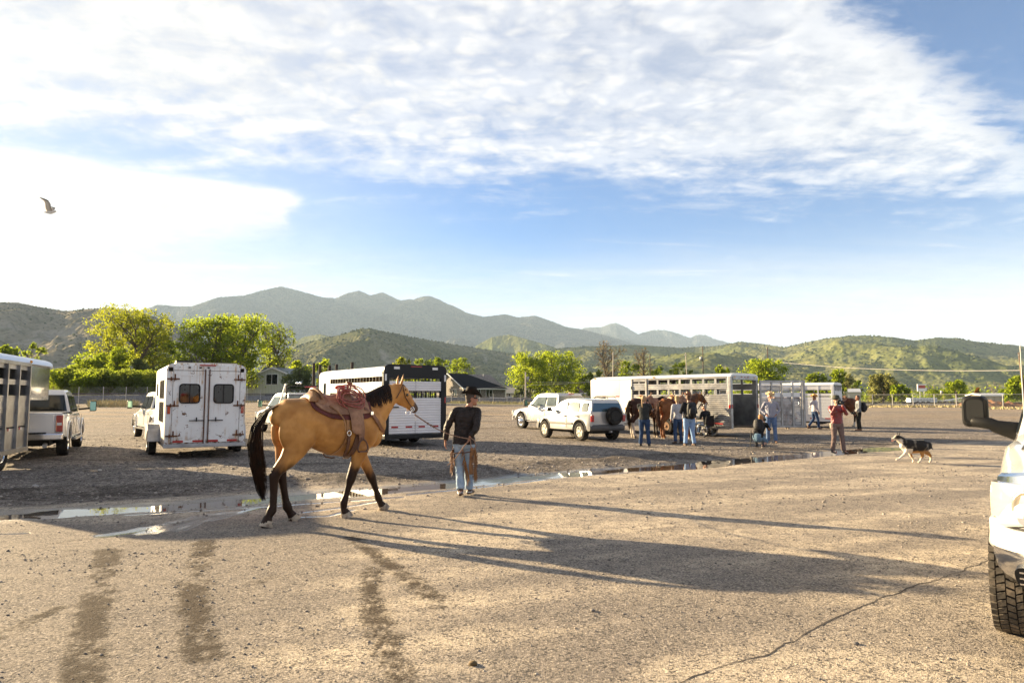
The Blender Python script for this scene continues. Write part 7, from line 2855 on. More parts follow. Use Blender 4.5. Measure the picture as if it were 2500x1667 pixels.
WALK = dict(
 RF=[(1.12, .93, .115, .085), (1.07, .76, .078, .062), (1.02, .62, .056, .050), (.99, .51, .056, .052), (.965, .43, .040, .038), (.93, .31, .033, .031), (.895, .21, .044, .040), (.895, .13, .034, .036), (.915, .085, .044, .046), (.935, .035, .062, .058)],
 LF=[(1.22, .93, .110, .085), (1.31, .75, .074, .060), (1.39, .59, .055, .050), (1.44, .48, .055, .050), (1.475, .40, .040, .037), (1.52, .28, .032, .031), (1.555, .18, .043, .040), (1.585, .12, .034, .036), (1.61, .08, .043, .046), (1.64, .04, .058, .058)],
 RH=[(.24, 1.14, .19, .12), (.19, .96, .145, .10), (.08, .81, .090, .072), (-.03, .70, .062, .056), (-.075, .63, .056, .048), (-.078, .54, .044, .040), (-.075, .40, .037, .036), (-.08, .27, .038, .038), (-.095, .20, .050, .044), (-.13, .145, .038, .038), (-.150, .10, .046, .048), (-.155, .045, .064, .060)],
 LH=[(.20, 1.14, .18, .12), (.18, .97, .140, .10), (.14, .82, .088, .070), (.11, .71, .062, .056), (.11, .64, .058, .048), (.13, .54, .044, .040), (.155, .41, .037, .036), (.18, .28, .038, .038), (.205, .19, .050, .044), (.24, .125, .037, .038), (.27, .08, .046, .048), (.30, .035, .064, .060)])
STAND = dict(
 RF=[(1.15, .93, .115, .085), (1.16, .76, .078, .062), (1.16, .60, .056, .050), (1.16, .50, .056, .052), (1.155, .41, .040, .038), (1.15, .29, .033, .031), (1.15, .19, .044, .040), (1.17, .12, .034, .036), (1.19, .08, .044, .046), (1.205, .035, .060, .058)],
 RH=[(.22, 1.14, .19, .12), (.20, .96, .145, .10), (.10, .82, .090, .072), (.01, .71, .062, .056), (-.01, .62, .056, .048), (.0, .53, .044, .040), (.01, .40, .037, .036), (.02, .27, .038, .038), (.025, .19, .050, .044), (.05, .12, .038, .038), (.07, .08, .046, .048), (.09, .035, .062, .060)])
STAND['LF'] = [(x + .04, z, a, b) for x, z, a, b in STAND['RF']]
STAND['LH'] = [(x + .05, z, a, b) for x, z, a, b in STAND['RH']]
NECK_UP = [(1.24, 1.33, .165, .32), (1.34, 1.41, .140, .290), (1.46, 1.52, .112, .238), (1.58, 1.62, .094, .190), (1.69, 1.705, .082, .145)]
HEAD_UP = [(1.705, 1.745, .070, .100), (1.775, 1.70, .094, .148), (1.85, 1.65, .088, .146), (1.915, 1.595, .072, .120), (1.98, 1.54, .057, .092), (2.035, 1.49, .053, .078), (2.08, 1.45, .050, .062)]

def LK(i):
 return 1.12 if i < 2 else (1.25 if i < 5 else 1.30)

def horse(label, loc, rz, colf, legs=WALK, neck=NECK_UP, head=HEAD_UP, group=None, voxel=.014, mane_side=-1, hair=HAIRB, detail=1.0, sock=None, tack=True, scale=1.0, name='horse'):
 t = thing(name, label, 'horse', loc, rz, group)
 t.scale = (scale,) * 3
 f = Flesh()
 f.chain([(x, 0, z, a, b) for x, z, a, b in TORSO], 20)
 for s, kf, kh in ((-1, 'RF', 'RH'), (1, 'LF', 'LH')):
  q = .150
  f.chain([(x, s * (q - .03 * min(1, i / 3)), z, b * LK(i), a * LK(i)) for i, (x, z, a, b) in enumerate(legs[kf])], 12)
  q = .145
  f.chain([(x, s * (q - .02 * min(1, i / 3)), z, b * LK(i), a * LK(i)) for i, (x, z, a, b) in enumerate(legs[kh])], 14)
  f.ball((.225, s * .135, 1.18), .265, .140, .30)              # haunch
  f.ball((1.22, s * .125, 1.17), .17, .12, .27)               # shoulder
 f.ball((1.38, 0, 1.10), .13, .16, .18)
 f.ball((.03, 0, 1.46), .11, .08, .09)
 f.chain([(x, 0, z, a, b) for x, z, a, b in neck], 16)
 f.chain([(x, 0, z, a, b) for x, z, a, b in head], 16)
 hx, hz = head[1][0], head[1][1]
 ex, ez = head[-1][0], head[-1][1]
 d = Vector((ex - hx, 0, ez - hz)).normalized()
 up = Vector((-d.z, 0, d.x))
 if up.z < 0:
  up = -up
 hc = Vector((hx, 0, hz))
 L = (Vector((ex, 0, ez)) - hc).length
 for s in (-1, 1):
  p = hc - up * .055 + d * .03
  f.ball(p + Vector((0, s * .045, 0)), .085, .045, .085)      # jowl
  f.ball(hc + d * .10 + up * .075 + Vector((0, s * .062, 0)), .035, .025, .028)  # brow
 e = Vector((ex, 0, ez))
 f.ball(e - up * .035 - d * .01, .035, .036, .028)               # lower lip
 for s in (-1, 1):                                              # ears
  b0 = hc - d * .055 + up * .115 + Vector((0, s * .055, 0))
  tip = b0 + Vector((.012 if s < 0 else .045, s * .035, .155))
  mid = b0.lerp(tip, .45) + Vector((0, s * .012, 0))
  f.chain([(*b0, .026, .022), (*mid, .030, .018), (*tip, .006, .005)], 8, cap=True)
 body = f.build('body', COAT, t, voxel, 7, color=colf, disp=lambda co: .007 * fbm(co[:, 0] * 6 + co[:, 1] * 3, co[:, 2] * 5, 3) * (co[:, 2] > .75))
 for s in (-1, 1):
  MB().sphere(hc + d * .115 + up * .052 + Vector((0, s * .078, 0)), .021, 10, 7).build('eye', EYE, t)
  MB().sphere(e + up * .018 - d * .012 + Vector((0, s * .034, 0)), .013, 8, 6, .8, .8, 1.3).build('nostril', EYE, t)
 # hooves
 for k, s in (('RF', -1), ('LF', 1), ('RH', -1), ('LH', 1)):
  pp = legs[k]
  a, b = pp[-3], pp[-1]
  y = s * (.12 if k[1] == 'F' else .125)
  a = Vector((a[0], y, a[1]))
  b = Vector((b[0], y, b[1]))
  ax = (b - a).normalized()
  mb = MB()
  q0 = b - ax * .030
  q1 = b + ax * .034
  mb.tube([q0 - ax * .012, q1], [.066, .086], 14, flat=1.0)
  mb.build('hoof', HOOFM, t)
 rr = random.Random(int(loc[0] * 100) + 5)
 # mane
 st = []
 crest = [Vector((x - .25 * b * 1.0 * .0, 0, z)) for x, z, a, b in neck]
 top = []
 for i, (x, z, a, b) in enumerate(neck):
  i0, i1 = max(i - 1, 0), min(i + 1, len(neck) - 1)
  tt = Vector((neck[i1][0] - neck[i0][0], 0, neck[i1][1] - neck[i0][1])).normalized()
  n_ = Vector((-tt.z, 0, tt.x))
  top.append((Vector((x, 0, z)) + n_ * b * .97, a, n_, tt))
 nm = int(190 * detail)
 for k in range(nm):
  u = rr.random() * (len(top) - 1.001)
  i = int(u)
  fr_ = u - i
  p = top[i][0].lerp(top[i + 1][0], fr_)
  a = top[i][1] * (1 - fr_) + top[i + 1][1] * fr_
  n_ = top[i][2].lerp(top[i + 1][2], fr_)
  ln = rr.uniform(.13, .25)
  s = mane_side
  pts = [p + Vector((0, -s * .01, -.01)), p + n_ * .012 + Vector((0, s * .02, 0))]
  for j in range(1, 6):
   w_ = j / 5
   pts.append(p - n_ * ln * w_ * .75 + Vector((-.06 * w_ + rr.uniform(-.012, .012), s * (a * math.sin(min(1.35, .45 + 1.1 * w_)) + .016), -ln * w_ * .45)))
  st.append(pts)
 # forelock
 for k in range(int(26 * detail)):
  b0 = hc - d * .04 + up * .13 + Vector((0, rr.uniform(-.03, .03), 0))
  st.append([b0, b0 + d * .05 + up * .01, b0 + d * .11 + Vector((0, rr.uniform(-.03, .03), -.01)), b0 + d * .16 - up * .02])
 tag(hair_ribbons('mane', t, hair, st, .012), kind='stuff')
 # tail
 st = []
 base = Vector((-.005, 0, 1.50))
 for k in range(int(400 * detail)):
  y = rr.gauss(0, .022)
  w_ = rr.random()
  ln = rr.uniform(.62, 1.06) if rr.random() < .6 else rr.uniform(.9, 1.06)
  ox = rr.gauss(0, .030)
  oy = rr.gauss(0, .036)
  out = .20 if legs is WALK else .08
  pts = [base + Vector((.03, y * .5, .02)), base + Vector((-.05, y, .015)), base + Vector((-.5 * out - .06 + ox * .3, y + oy * .3, -.06)), base + Vector((-out - .07 + ox * .7, y + oy * .8, -.24)),
    base + Vector((-out - .09 + ox * 1.1, oy * 1.1, -.47)), base + Vector((-out - .07 + ox * 1.1, oy * 1.1, -.70 * ln)), base + Vector((-out * .8 - .04 + ox * .8, oy * .9, -ln)), base + Vector((-out * .6 - .03 + ox * .5, oy * .6, -ln * 1.12))]
  st.append(pts)
 tag(hair_ribbons('tail', t, hair, st, .0085), kind='stuff')
 if tack:
  saddle(t, detail)
  bridle(t, hc, d, up, e)
 return t

def strap(parent, name, pts, w_, mat, th=.006):
 """flat strap; width direction lies across the path, flat against the body (normal ~ +-y)"""
 mb = MB()
 P = [Vector(p) for p in pts]
 rings = []
 for i, p in enumerate(P):
  t_ = (P[min(i + 1, len(P) - 1)] - P[max(i - 1, 0)]).normalized()
  nrm = Vector((0, p.y, (p.z - 1.2) * .7))
  nrm = nrm - t_ * nrm.dot(t_)
  nrm = nrm.normalized() if nrm.length > 1e-5 else Vector((0, 0, 1))
  s = t_.cross(nrm)
  rings.append([p + s * w_ / 2 + nrm * th, p - s * w_ / 2 + nrm * th, p - s * w_ / 2 - nrm * th, p + s * w_ / 2 - nrm * th])
 mb.loft(rings, smooth=False)
 return mb.build(name, mat, parent)

def saddle(t, detail=1.0):
 # blanket and skirts follow the back
 def sheet(name, x0, x1, zlow, off, th, mat, nx=22, nphi=14):
  outer = []
  for i in range(nx + 1):
   x = x0 + (x1 - x0) * i / nx
   ph = phi_for_z(x, zlow(x), off)
   row = [surf(x, -ph + 2 * ph * j / nphi, off) for j in range(nphi + 1)]
   row += [surf(x, ph - 2 * ph * j / nphi, off - th) for j in range(nphi + 1)]
   outer.append(row)
  mb = MB()
  mb.loft(outer)
  o = mb.build(name, mat, t)
  smooth_obj(o, 50)
  return o
 xs = [.33, .40, .50, .62, .80, 1.0, 1.20, 1.25]
 sheet('saddle_pad', .36, 1.25, lambda x: float(np.interp(x, xs, [1.56, 1.47, 1.41, 1.355, 1.33, 1.33, 1.345, 1.40])), .020, .016, M_('maroon_felt', (.10, .022, .020), .9, col2=(.06, .016, .014), vscale=10))
 sheet('skirt', .42, 1.20, lambda x: float(np.interp(x, xs, [1.60, 1.56, 1.47, 1.42, 1.40, 1.40, 1.42, 1.46])), .038, .016, LEATHL)
 # seat
 mb = MB()
 R_ = []
 for x, zt, hw_, zb_ in ((.40, 1.655, .16, 1.60), (.44, 1.70, .205, 1.60), (.50, 1.735, .215, 1.60), (.55, 1.715, .205, 1.60), (.62, 1.668, .175, 1.60), (.72, 1.655, .150, 1.60), (.82, 1.675, .145, 1.60), (.88, 1.72, .175, 1.60), (.94, 1.735, .185, 1.60), (1.0, 1.70, .150, 1.59), (1.05, 1.65, .10, 1.58)):
  ring = []
  for k in range(14):
   a = 2 * math.pi * k / 14
   ring.append(Vector((x, hw_ * math.cos(a), (zt + zb_) / 2 - .02 + (zt - zb_ + .06) / 2 * math.sin(a) - .10 * abs(math.cos(a)) ** 2)))
  R_.append(ring)
 mb.loft(R_)
 o = mb.build('seat', LEATHL, t)
 # rolled cantle
 pts = [Vector((.46 + .05 * abs(math.cos(a)), .215 * math.cos(a), 1.60 + .145 * math.sin(a))) for a in [math.pi * k / 12 for k in range(13)]]
 MB().tube(pts, [.014] + [.022] * 11 + [.014], 8).build('cantle', SUEDE, t)
 c2 = MB()
 rg = []
 for k in range(13):
  a = math.pi * k / 12
  rg.append([Vector((.34 + .12 * 0, .17 * math.cos(a), 1.585 + .050 * math.sin(a))), Vector((.40, .225 * math.cos(a), 1.575 + .105 * math.sin(a))), Vector((.455, .225 * math.cos(a), 1.59 + .135 * math.sin(a))), Vector((.45, .20 * math.cos(a), 1.57 + .11 * math.sin(a))), Vector((.36, .16 * math.cos(a), 1.565 + .045 * math.sin(a)))])
 c2.loft(rg)
 c2.build('back_jockey', SUEDE, t)
 MB().tube([(.95, 0, 1.72), (.975, 0, 1.78), (1.0, 0, 1.825)], [.028, .020, .022], 10).build('horn', LEATHL, t)
 MB().lathe([(.045, 0), (.052, .010), (.04, .022), (.01, .026)], 16, Matrix.Translation((1.0, 0, 1.82)) @ rotY(.35)).build('horn_cap', LEATH, t)
 for s in (-1, 1):
  # fender with stirrup leather
  mb = MB()
  rings = []
  for z, xa, xb in ((1.55, .86, 1.00), (1.46, .86, 1.06), (1.36, .875, 1.07), (1.26, .88, 1.075), (1.19, .885, 1.085), (1.15, .91, 1.085), (1.12, .99, 1.08), (1.04, 1.00, 1.075)):
   row = []
   for x, o_ in ((xa, .052), (.5 * (xa + xb), .062), (xb, .055), (xb, .043), (.5 * (xa + xb), .046), (xa, .042)):
    p = surf(x, s * phi_for_z(x, max(z, 1.2), o_), o_)
    row.append(Vector((x, p.y, z)))
   rings.append(row)
  mb.loft(rings, smooth=False)
  mb.build('fender', LEATHL, t)
  yy = surf(1.04, s * phi_for_z(1.04, 1.2, .06), .06).y
  # stirrup
  arc = [(.0, .03), (-.035, -.02), (-.055, -.08), (-.060, -.125), (-.035, -.15), (.035, -.145), (.062, -.115), (.055, -.06), (.035, -.01), (.0, .03)]
  MB().tube([(1.045 + a * 1.25, yy + s * .01, 1.045 + b) for a, b in arc], .011, 8).build('stirrup', LEATHD, t)
  MB().box((1.045, yy + s * .01, .897), (.12, .07, .018), bev=.006).build('stirrup_tread', LEATHD, t)
  # front cinch
  strap(t, 'cinch_strap', [surf(1.06 - .02 * k, s * phi_for_z(1.06 - .02 * k, z, .02), .02) for k, z in enumerate((1.42, 1.30, 1.18, 1.06, .95, .87, .83))] + [surf(.96, s * .0 + math.pi, .02)] if s < 0 else
    [surf(1.06 - .02 * k, s * phi_for_z(1.06 - .02 * k, z, .02), .02) for k, z in enumerate((1.42, 1.30, 1.18, 1.06, .95, .87, .83))], .085, LEATHD)
  # flank cinch
  fl = [(.845, 1.42), (.845, 1.30), (.845, 1.20), (.84, 1.12), (.82, 1.02), (.78, .93), (.73, .87), (.70, .845)]
  strap(t, 'flank_cinch', [surf(x, s * phi_for_z(x, z, .014), .014) for x, z in fl], .035 if detail < 1 else .045, SUEDE if s < 0 else LEATHD)
  # hanging billet
  strap(t, 'billet', [surf(.86, s * phi_for_z(.86, z, .03), .03 + (1.15 - z) * .05) for z in (1.14, 1.04, .94, .85)], .040, LEATHD)
  MB().tube([Vector((.85 + .028 * math.cos(a), surf(.85, s * phi_for_z(.85, 1.15, .03), .03).y + s * .008, 1.15 + .034 * math.sin(a))) for a in [2 * math.pi * k / 12 for k in range(13)]], .006, 6).build('dee_ring', CHROME, t)
  # saddle strings
  strap(t, 'saddle_string', [surf(x, s * phi_for_z(x, z, .06), .06) for x, z in ((.60, 1.52), (.70, 1.44), (.765, 1.34), (.785, 1.24), (.78, 1.19))], .016, SUEDE)
  # breast collar
  strap(t, 'breast_collar', [surf(1.12, s * phi_for_z(1.12, 1.48, .04), .04), surf(1.20, s * phi_for_z(1.20, 1.44, .03), .03), surf(1.27, s * phi_for_z(1.27, 1.37, .03), .03), surf(1.33, s * phi_for_z(1.33, 1.29, .045), .045),
         Vector((1.41, s * .175, 1.21)), Vector((1.49, s * .11, 1.14)), Vector((1.53, s * .03, 1.10))], .050, LEATH)
  MB().box(surf(1.23, s * phi_for_z(1.23, 1.41, .045), .045), (.045, .02, .05), bev=.006).build('buckle', CHROME, t)

def rope_coil(t):
 rr = random.Random(4)
 c = Vector((.93, -.19, 1.645))
 for k in range(9):
  a0 = rr.uniform(0, 1)
  rx = rr.uniform(.145, .225)
  rz_ = rr.uniform(.080, .115)
  tilt = rr.uniform(-.40, -.12)
  oy = rr.uniform(-.035, .035)
  pts = []
  for j in range(37):
   a = 2 * math.pi * j / 36 + a0
   x = rx * math.cos(a)
   z = rz_ * math.sin(a)
   xx = x * math.cos(tilt) - z * math.sin(tilt)
   zz_ = x * math.sin(tilt) + z * math.cos(tilt)
   drop = -.02 * (1 - math.sin(a))
   pts.append(c + Vector((xx + rr.uniform(-.002, .002), oy - .05 * math.sin(a) * -1 + .02 * math.cos(3 * a), zz_ + .015 * k - .06 + drop)))
  MB().tube(pts, .0085, 7).build('rope_loop', ROPE, t)

def bridle(t, hc, d, up, e):
 for s in (-1, 1):
  y = s * .094
  p0 = hc - d * .03 + up * .13 + Vector((0, s * .05, 0))
  MB().tube([p0, hc + d * .02 + up * .06 + Vector((0, y, 0)), hc + d * .11 - up * .0 + Vector((0, s * .094, 0)), hc + d * .22 - up * .02 + Vector((0, s * .072, 0)), e - d * .07 - up * .035 + Vector((0, s * .058, 0))], .0095, 6, flat=.6).build('cheek_strap', LEATHD, t)
  MB().tube([p0, hc - d * .02 + up * .02 + Vector((0, s * .098, 0)), hc - up * .09 + Vector((0, s * .086, 0)), hc - up * .155 - d * .01 + Vector((0, s * .03, 0))], .0065, 6).build('throat_latch', LEATHD, t)
  c = e - d * .065 - up * .045 + Vector((0, s * .062, 0))
  MB().tube([c + (d * math.cos(a) + up * math.sin(a)) * .030 for a in [2 * math.pi * k / 12 for k in range(13)]], .006, 6).build('bit_ring', CHROME, t)
  MB().tube([c + up * .03, c - up * .05, c - up * .085 + d * .02], .006, 6).build('bit_shank', CHROME, t)
 MB().tube([hc + d * .05 + up * .085 + Vector((0, -.088, 0)), hc + d * .05 + up * .155, hc + d * .05 + up * .085 + Vector((0, .088, 0))], .008, 6).build('browband', LEATHD, t)

def mixc(a, b, f):
 f = np.clip(f, 0, 1)[:, None]
 return np.array(a)[None] * (1 - f) + np.array(b)[None] * f

def buckskin(co):
 x, y, z = co.T
 c = mixc((.45, .225, .066), (.32, .145, .040), sst(fbm(x * 3, z * 3 + y, 3), -.2, .4))
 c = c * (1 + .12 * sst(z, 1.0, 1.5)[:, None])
 legs = (z < 1.0)
 dark = np.array((.022, .010, .005))
 # black points rising up each leg, ragged at the edge
 edge_ = .80 + .12 * fbm(x * 9, z * 4 + y * 7, 3) - .16 * sst(x, .9, 1.2)
 f = sst(z, edge_ + .06, edge_ - .14)
 c = c * (1 - f[:, None]) + dark * f[:, None]
 # muzzle
 m = sst(x - .55 * z, 1.165, 1.22) * (x > 1.85)
 c = c * (1 - m[:, None] * .9) + np.array((.05, .035, .03)) * m[:, None] * .9
 # dorsal stripe
 s = np.exp(-(y / .02) ** 2) * (z > 1.5) * (x < .5)
 c = c * (1 - .6 * s[:, None])
 return c

def bay(co, base=(.17, .060, .022), socks=(), black=True):
 x, y, z = co.T
 c = mixc(base, tuple(v * .6 for v in base), sst(fbm(x * 3, z * 3 + y, 3), -.2, .4))
 if black:
  f = sst(z, .70, .50)
  c = c * (1 - f[:, None]) + np.array((.02, .013, .01)) * f[:, None]
 for (xa, xb, ztop) in socks:
  m = (x > xa) & (x < xb)
  f = m * sst(z, ztop, ztop - .05)
  c = c * (1 - f[:, None]) + np.array((.62, .56, .48)) * f[:, None]
 return c

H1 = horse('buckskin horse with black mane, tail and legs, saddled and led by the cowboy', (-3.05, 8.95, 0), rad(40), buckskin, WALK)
rope_coil(H1)
# red bundle tied on the saddle
mb = MB()
mb.sphere((.86, -.06, 1.765), .07, 12, 8, 1.5, 1.0, .55)
mb.build('red_bundle', M_('red_cloth', (.42, .012, .015), .7), H1)
MB().box((.89, -.115, 1.775), (.035, .02, .055), bev=.006).build('white_tag', WHITR, H1)
MB().tube([(.98, -.05, 1.70), (1.00, -.05, 1.79), (1.05, -.05, 1.80), (1.08, -.04, 1.74)], .012, 8).build('coil_keeper', SUEDE, H1)
# belly strap keeper
MB().tube([surf(.66, math.pi - .2, .03), surf(.70, math.pi - .2, .06), surf(.80, math.pi - .25, .05), surf(.84, math.pi - .2, .03)], .010, 6).build('cinch_connector', LEATHD, H1)

HEAD_LOW = [(1.60, 1.60, .066, .095), (1.68, 1.545, .088, .130), (1.74, 1.475, .084, .128), (1.78, 1.40, .068, .104), (1.81, 1.33, .052, .080), (1.835, 1.27, .048, .068), (1.85, 1.23, .044, .052)]
NECK_LOW = [(1.24, 1.34, .155, .30), (1.33, 1.40, .125, .250), (1.43, 1.47, .098, .200), (1.53, 1.54, .083, .160), (1.60, 1.59, .074, .125)]
GH = 'horses tied along the aluminium trailer'
BR = M_('brown_hair', (.09, .035, .015), .6)
h_a = horse('dark brown horse with tall white hind socks tied beside the aluminium trailer', (4.95, 28.45, 0), rad(22), lambda co: bay(co, (.055, .022, .012), ((-.3, .5, .62),), True), STAND, NECK_LOW, HEAD_LOW, GH, .02, detail=.5)
h_b = horse('chestnut horse with reddish tail and saddle tied beside the aluminium trailer', (5.95, 27.35, 0), rad(17), lambda co: bay(co, (.22, .080, .025), (), False), STAND, NECK_UP, HEAD_LOW and [(x, z - .06, a, b) for x, z, a, b in HEAD_UP], GH, .02, hair=BR, detail=.5)
h_c = horse('bay horse looking out from behind the swung open trailer gate', (13.2, 35.6, gz(13, 35.6)), rad(14), lambda co: bay(co, (.15, .052, .02), ((-.3, .5, .3),), True), STAND, [(x, z - .03, a, b) for x, z, a, b in NECK_UP], [(x, z - .06, a, b) for x, z, a, b in HEAD_UP], None, .02, detail=.5)
h_d = dup(h_c, (19.3, 38.6, gz(19, 38.6)), rad(163), 'saddled bay horse standing behind the far white trailer, rump to the right')
h_e = dup(h_b, (-8.72, 19.60, .46), rad(120.8), 'saddled brown horse standing inside the rusty trailer behind its left rear window', scale=.84)
for h in (h_c, h_e):
 if 'group' in h:
  del h['group']
if 'group' in h_d:
 del h_d['group']

# ------------------------------------------------------------------ people
SKIN = M_('skin', (.46, .24, .155), .5, sss=.15, var=.2, vscale=12)
SKINT = M_('tanned_skin', (.38, .17, .10), .5, sss=.12, var=.2, vscale=12)

def cloth(name, col, col2=None, rough=.85, plaid=False, vscale=12, bs=35, bd=.012, spec=.08, coat=0):
 m = M_(name, col, rough, col2=col2 or tuple(v * .75 for v in col), vscale=vscale, bump=.6, bscale=bs, bdist=bd, spec=spec, coat=coat)
 if plaid:
  t = NT(m.node_tree)
  b = t.n['Principled BSDF']
  p = t.obj()
  x, y, z = t.sep(p)
  fx = t.math('ABSOLUTE', t.math('SINE', t.math('MULTIPLY', t.math('ADD', x, y), 75)))
  fz = t.math('ABSOLUTE', t.math('SINE', t.math('MULTIPLY', z, 75)))
  c = t.mix(t.sstep(fx, .75, .9), (*col, 1), (.12, .12, .17, 1))
  c = t.mix(t.math('MULTIPLY', t.sstep(fz, .75, .9), .8), c, (.12, .12, .17, 1))
  t.put(b.inputs['Base Color'], c)
 return m

JEAN = cloth('blue_jeans', (.075, .125, .24), (.13, .19, .31), .8)
JEANL = cloth('pale_jeans', (.22, .31, .43), (.30, .38, .47), .8)
JEAND = cloth('dark_jeans', (.025, .045, .10), (.04, .07, .14), .8)
BOOT = M_('boot_leather', (.055, .025, .014), .45, dirt=.4, dirtcol=(.2, .16, .12), dirtscale=12)
BOOTT = M_('tan_boot', (.25, .13, .06), .6, dirt=.4, dirtcol=(.25, .2, .15), dirtscale=12)

DEF = dict(hipL=(-.09, 0, .93), hipR=(.09, 0, .93), kneeL=(-.11, .02, .50), kneeR=(.11, .02, .50), ankL=(-.12, -.02, .09), ankR=(.12, -.02, .09), toeL=(-.15, .15, .035), toeR=(.15, .15, .035),
   shL=(-.185, 0, 1.42), shR=(.185, 0, 1.42), elL=(-.25, -.03, 1.14), elR=(.25, -.03, 1.14), wrL=(-.25, .06, .90), wrR=(.25, .06, .90), hdL=(-.25, .09, .82), hdR=(.25, .09, .82),
   pel=(0, 0, .95), wai=(0, 0, 1.10), che=(0, 0, 1.30), nkb=(0, -.01, 1.46), head=(0, .025, 1.63), look=(0, 1, 0))

def person(label, loc, rz, pose=None, shirt=None, pants=None, shoes=None, skin=None, hair=None, scale=1.0, w=1.0, hat=None, hatmat=None, sleeves='long', legs='long', voxel=.011, ponytail=False, fold=.006,
   belly=0.0, hem=.0, group=None, curl=True, beard=None):
 """local frame: x to the person's right, y ahead, z up"""
 skin = skin or SKIN
 J = dict(DEF)
 J.update(pose or {})
 J = {k: Vector(v) for k, v in J.items()}
 t = thing('person', label, 'person', loc, rz, group)
 t.scale = (scale,) * 3
 sd = (J['shR'] - J['shL'])
 sd.z = 0
 sd.normalize()
 hd_ = (J['hipR'] - J['hipL'])
 hd_.z = 0
 hd_.normalize()
 look = J['look'].normalized()
 hs = look.cross(Vector((0, 0, 1))).normalized()
 H_ = J['head']
 f = Flesh()
 # core
 f.chain([(*J['pel'], .13 * w, .09), (*J['wai'], .12 * w, .085 + belly * .5), (*J['che'], .145 * w, .10), (*J['nkb'], .07, .06)], 14, side=sd)
 f.chain([(*(J['nkb'] - Vector((0, 0, .03))), .062, .062), (*(J['nkb'].lerp(H_, .45)), .054, .056), (*(H_ - look * .01 - Vector((0, 0, .03))), .058, .06)], 10, side=sd)
 # head
 f.ball(H_ + Vector((0, 0, .03)) - look * .012, .076, .092, .098, math.atan2(look.y, look.x) - math.pi / 2)
 f.ball(H_ + look * .025 - Vector((0, 0, .035)), .060, .066, .078, math.atan2(look.y, look.x) - math.pi / 2)
 f.ball(H_ + look * .070 - Vector((0, 0, .085)), .026, .024, .022, math.atan2(look.y, look.x) - math.pi / 2)
 f.chain([(*(H_ + look * .085 + Vector((0, 0, .020))), .010, .010), (*(H_ + look * .104 - Vector((0, 0, .018))), .015, .014)], 8)
 for s in (-1, 1):
  f.ball(H_ + hs * s * .078 - look * .012 - Vector((0, 0, .005)), .012, .024, .034, math.atan2(look.y, look.x) - math.pi / 2)
 for s, S in ((-1, 'L'), (1, 'R')):
  sh, el, wr, hd = J['sh' + S], J['el' + S], J['wr' + S], J['hd' + S]
  f.chain([(*sh, .050, .050), (*sh.lerp(el, .5), .046, .046), (*el, .038, .038), (*el.lerp(wr, .3), .040, .038), (*el.lerp(wr, .75), .029, .028), (*wr, .026, .022)], 10)
  # palm + five fingers
  ax = (hd - wr).normalized()
  inw = Vector((-s, .25, 0))
  inw = (inw - ax * inw.dot(ax)).normalized()
  wid = ax.cross(inw).normalized()
  if wid.y < 0:
   wid = -wid
  pc = wr + ax * .052
  f.chain([(*wr, .024, .018), (*pc, .038, .016), (*(wr + ax * .085), .037, .014)], 10, side=wid)
  for k, (o_, ln) in enumerate(((-.028, .050), (-.010, .066), (.010, .072), (.028, .064))):
   b = wr + ax * .085 + wid * (-o_)
   c_ = inw * (.9 if curl else .25)
   f.chain([(*(b - ax * .01), .0095, .009), (*(b + ax * ln * .45 + c_ * ln * .12), .009, .0085), (*(b + ax * ln * .8 + c_ * ln * .45), .0075, .007)], 7)
  tb = wr + ax * .03 + wid * .026
  f.chain([(*tb, .012, .012), (*(tb + wid * .026 + ax * .025 + inw * .012), .0105, .010), (*(tb + wid * .030 + ax * .055 + inw * .03), .008, .008)], 7)
  hp, kn, an, to = J['hip' + S], J['knee' + S], J['ank' + S], J['toe' + S]
  f.chain([(*hp, .075, .080), (*hp.lerp(kn, .5), .068, .070), (*kn, .050, .052), (*kn.lerp(an, .3), .052, .050), (*an, .035, .036)], 12)
  f.chain([(*(an + (an - to) * .18 - Vector((0, 0, .045))), .033, .03), (*an.lerp(to, .5), .036, .03), (*to, .034, .022)], 10)
 f.build('body', skin, t, voxel * .85, 3)
 # eyes and hair
 for s in (-1, 1):
  MB().sphere(H_ + look * .080 + hs * s * .030 + Vector((0, 0, .022)), .0095, 8, 6).build('eye', EYE, t)
 if hair is not None:
  g = Flesh()
  a_ = math.atan2(look.y, look.x) - math.pi / 2
  g.ball(H_ + Vector((0, 0, .045)) - look * .025, .084, .092, .092, a_)
  g.ball(H_ - Vector((0, 0, .02)) - look * .048, .070, .058, .085, a_)
  if ponytail:
   b = H_ - look * .10 + Vector((0, 0, .02))
   g.chain([(*b, .03, .03), (*(b - look * .05 - Vector((0, 0, .08))), .034, .030), (*(b - look * .05 - Vector((0, 0, .22))), .026, .024), (*(b - look * .03 - Vector((0, 0, .34))), .010, .01)], 10)
  g.build('hair', hair, t, .012, 2)
 if beard is not None:
  g = Flesh()
  g.ball(H_ + look * .065 - Vector((0, 0, .095)), .050, .040, .055, math.atan2(look.y, look.x) - math.pi / 2)
  g.chain([(*(H_ + look * .075 - Vector((0, 0, .10))), .042, .03), (*(H_ + look * .085 - Vector((0, 0, .20))), .02, .014)], 8, side=hs)
  g.build('beard', beard, t, .010, 2)

 # folds in cloth
 seed = abs(loc[0]) * 3.7

 def folds(amp, k=14):
  def fn(co):
   x, y, z = co.T
   a = fbm(x * k * .8 + z * k * .55 + seed, y * k * .8 - z * k * .35 + seed, 4)
   b = ridged(x * 7 + z * 5 + seed, z * 9 - x * 4 + y * 6, 3)
   return (a * .8 + (b - .3) * .8) * amp
  return fn
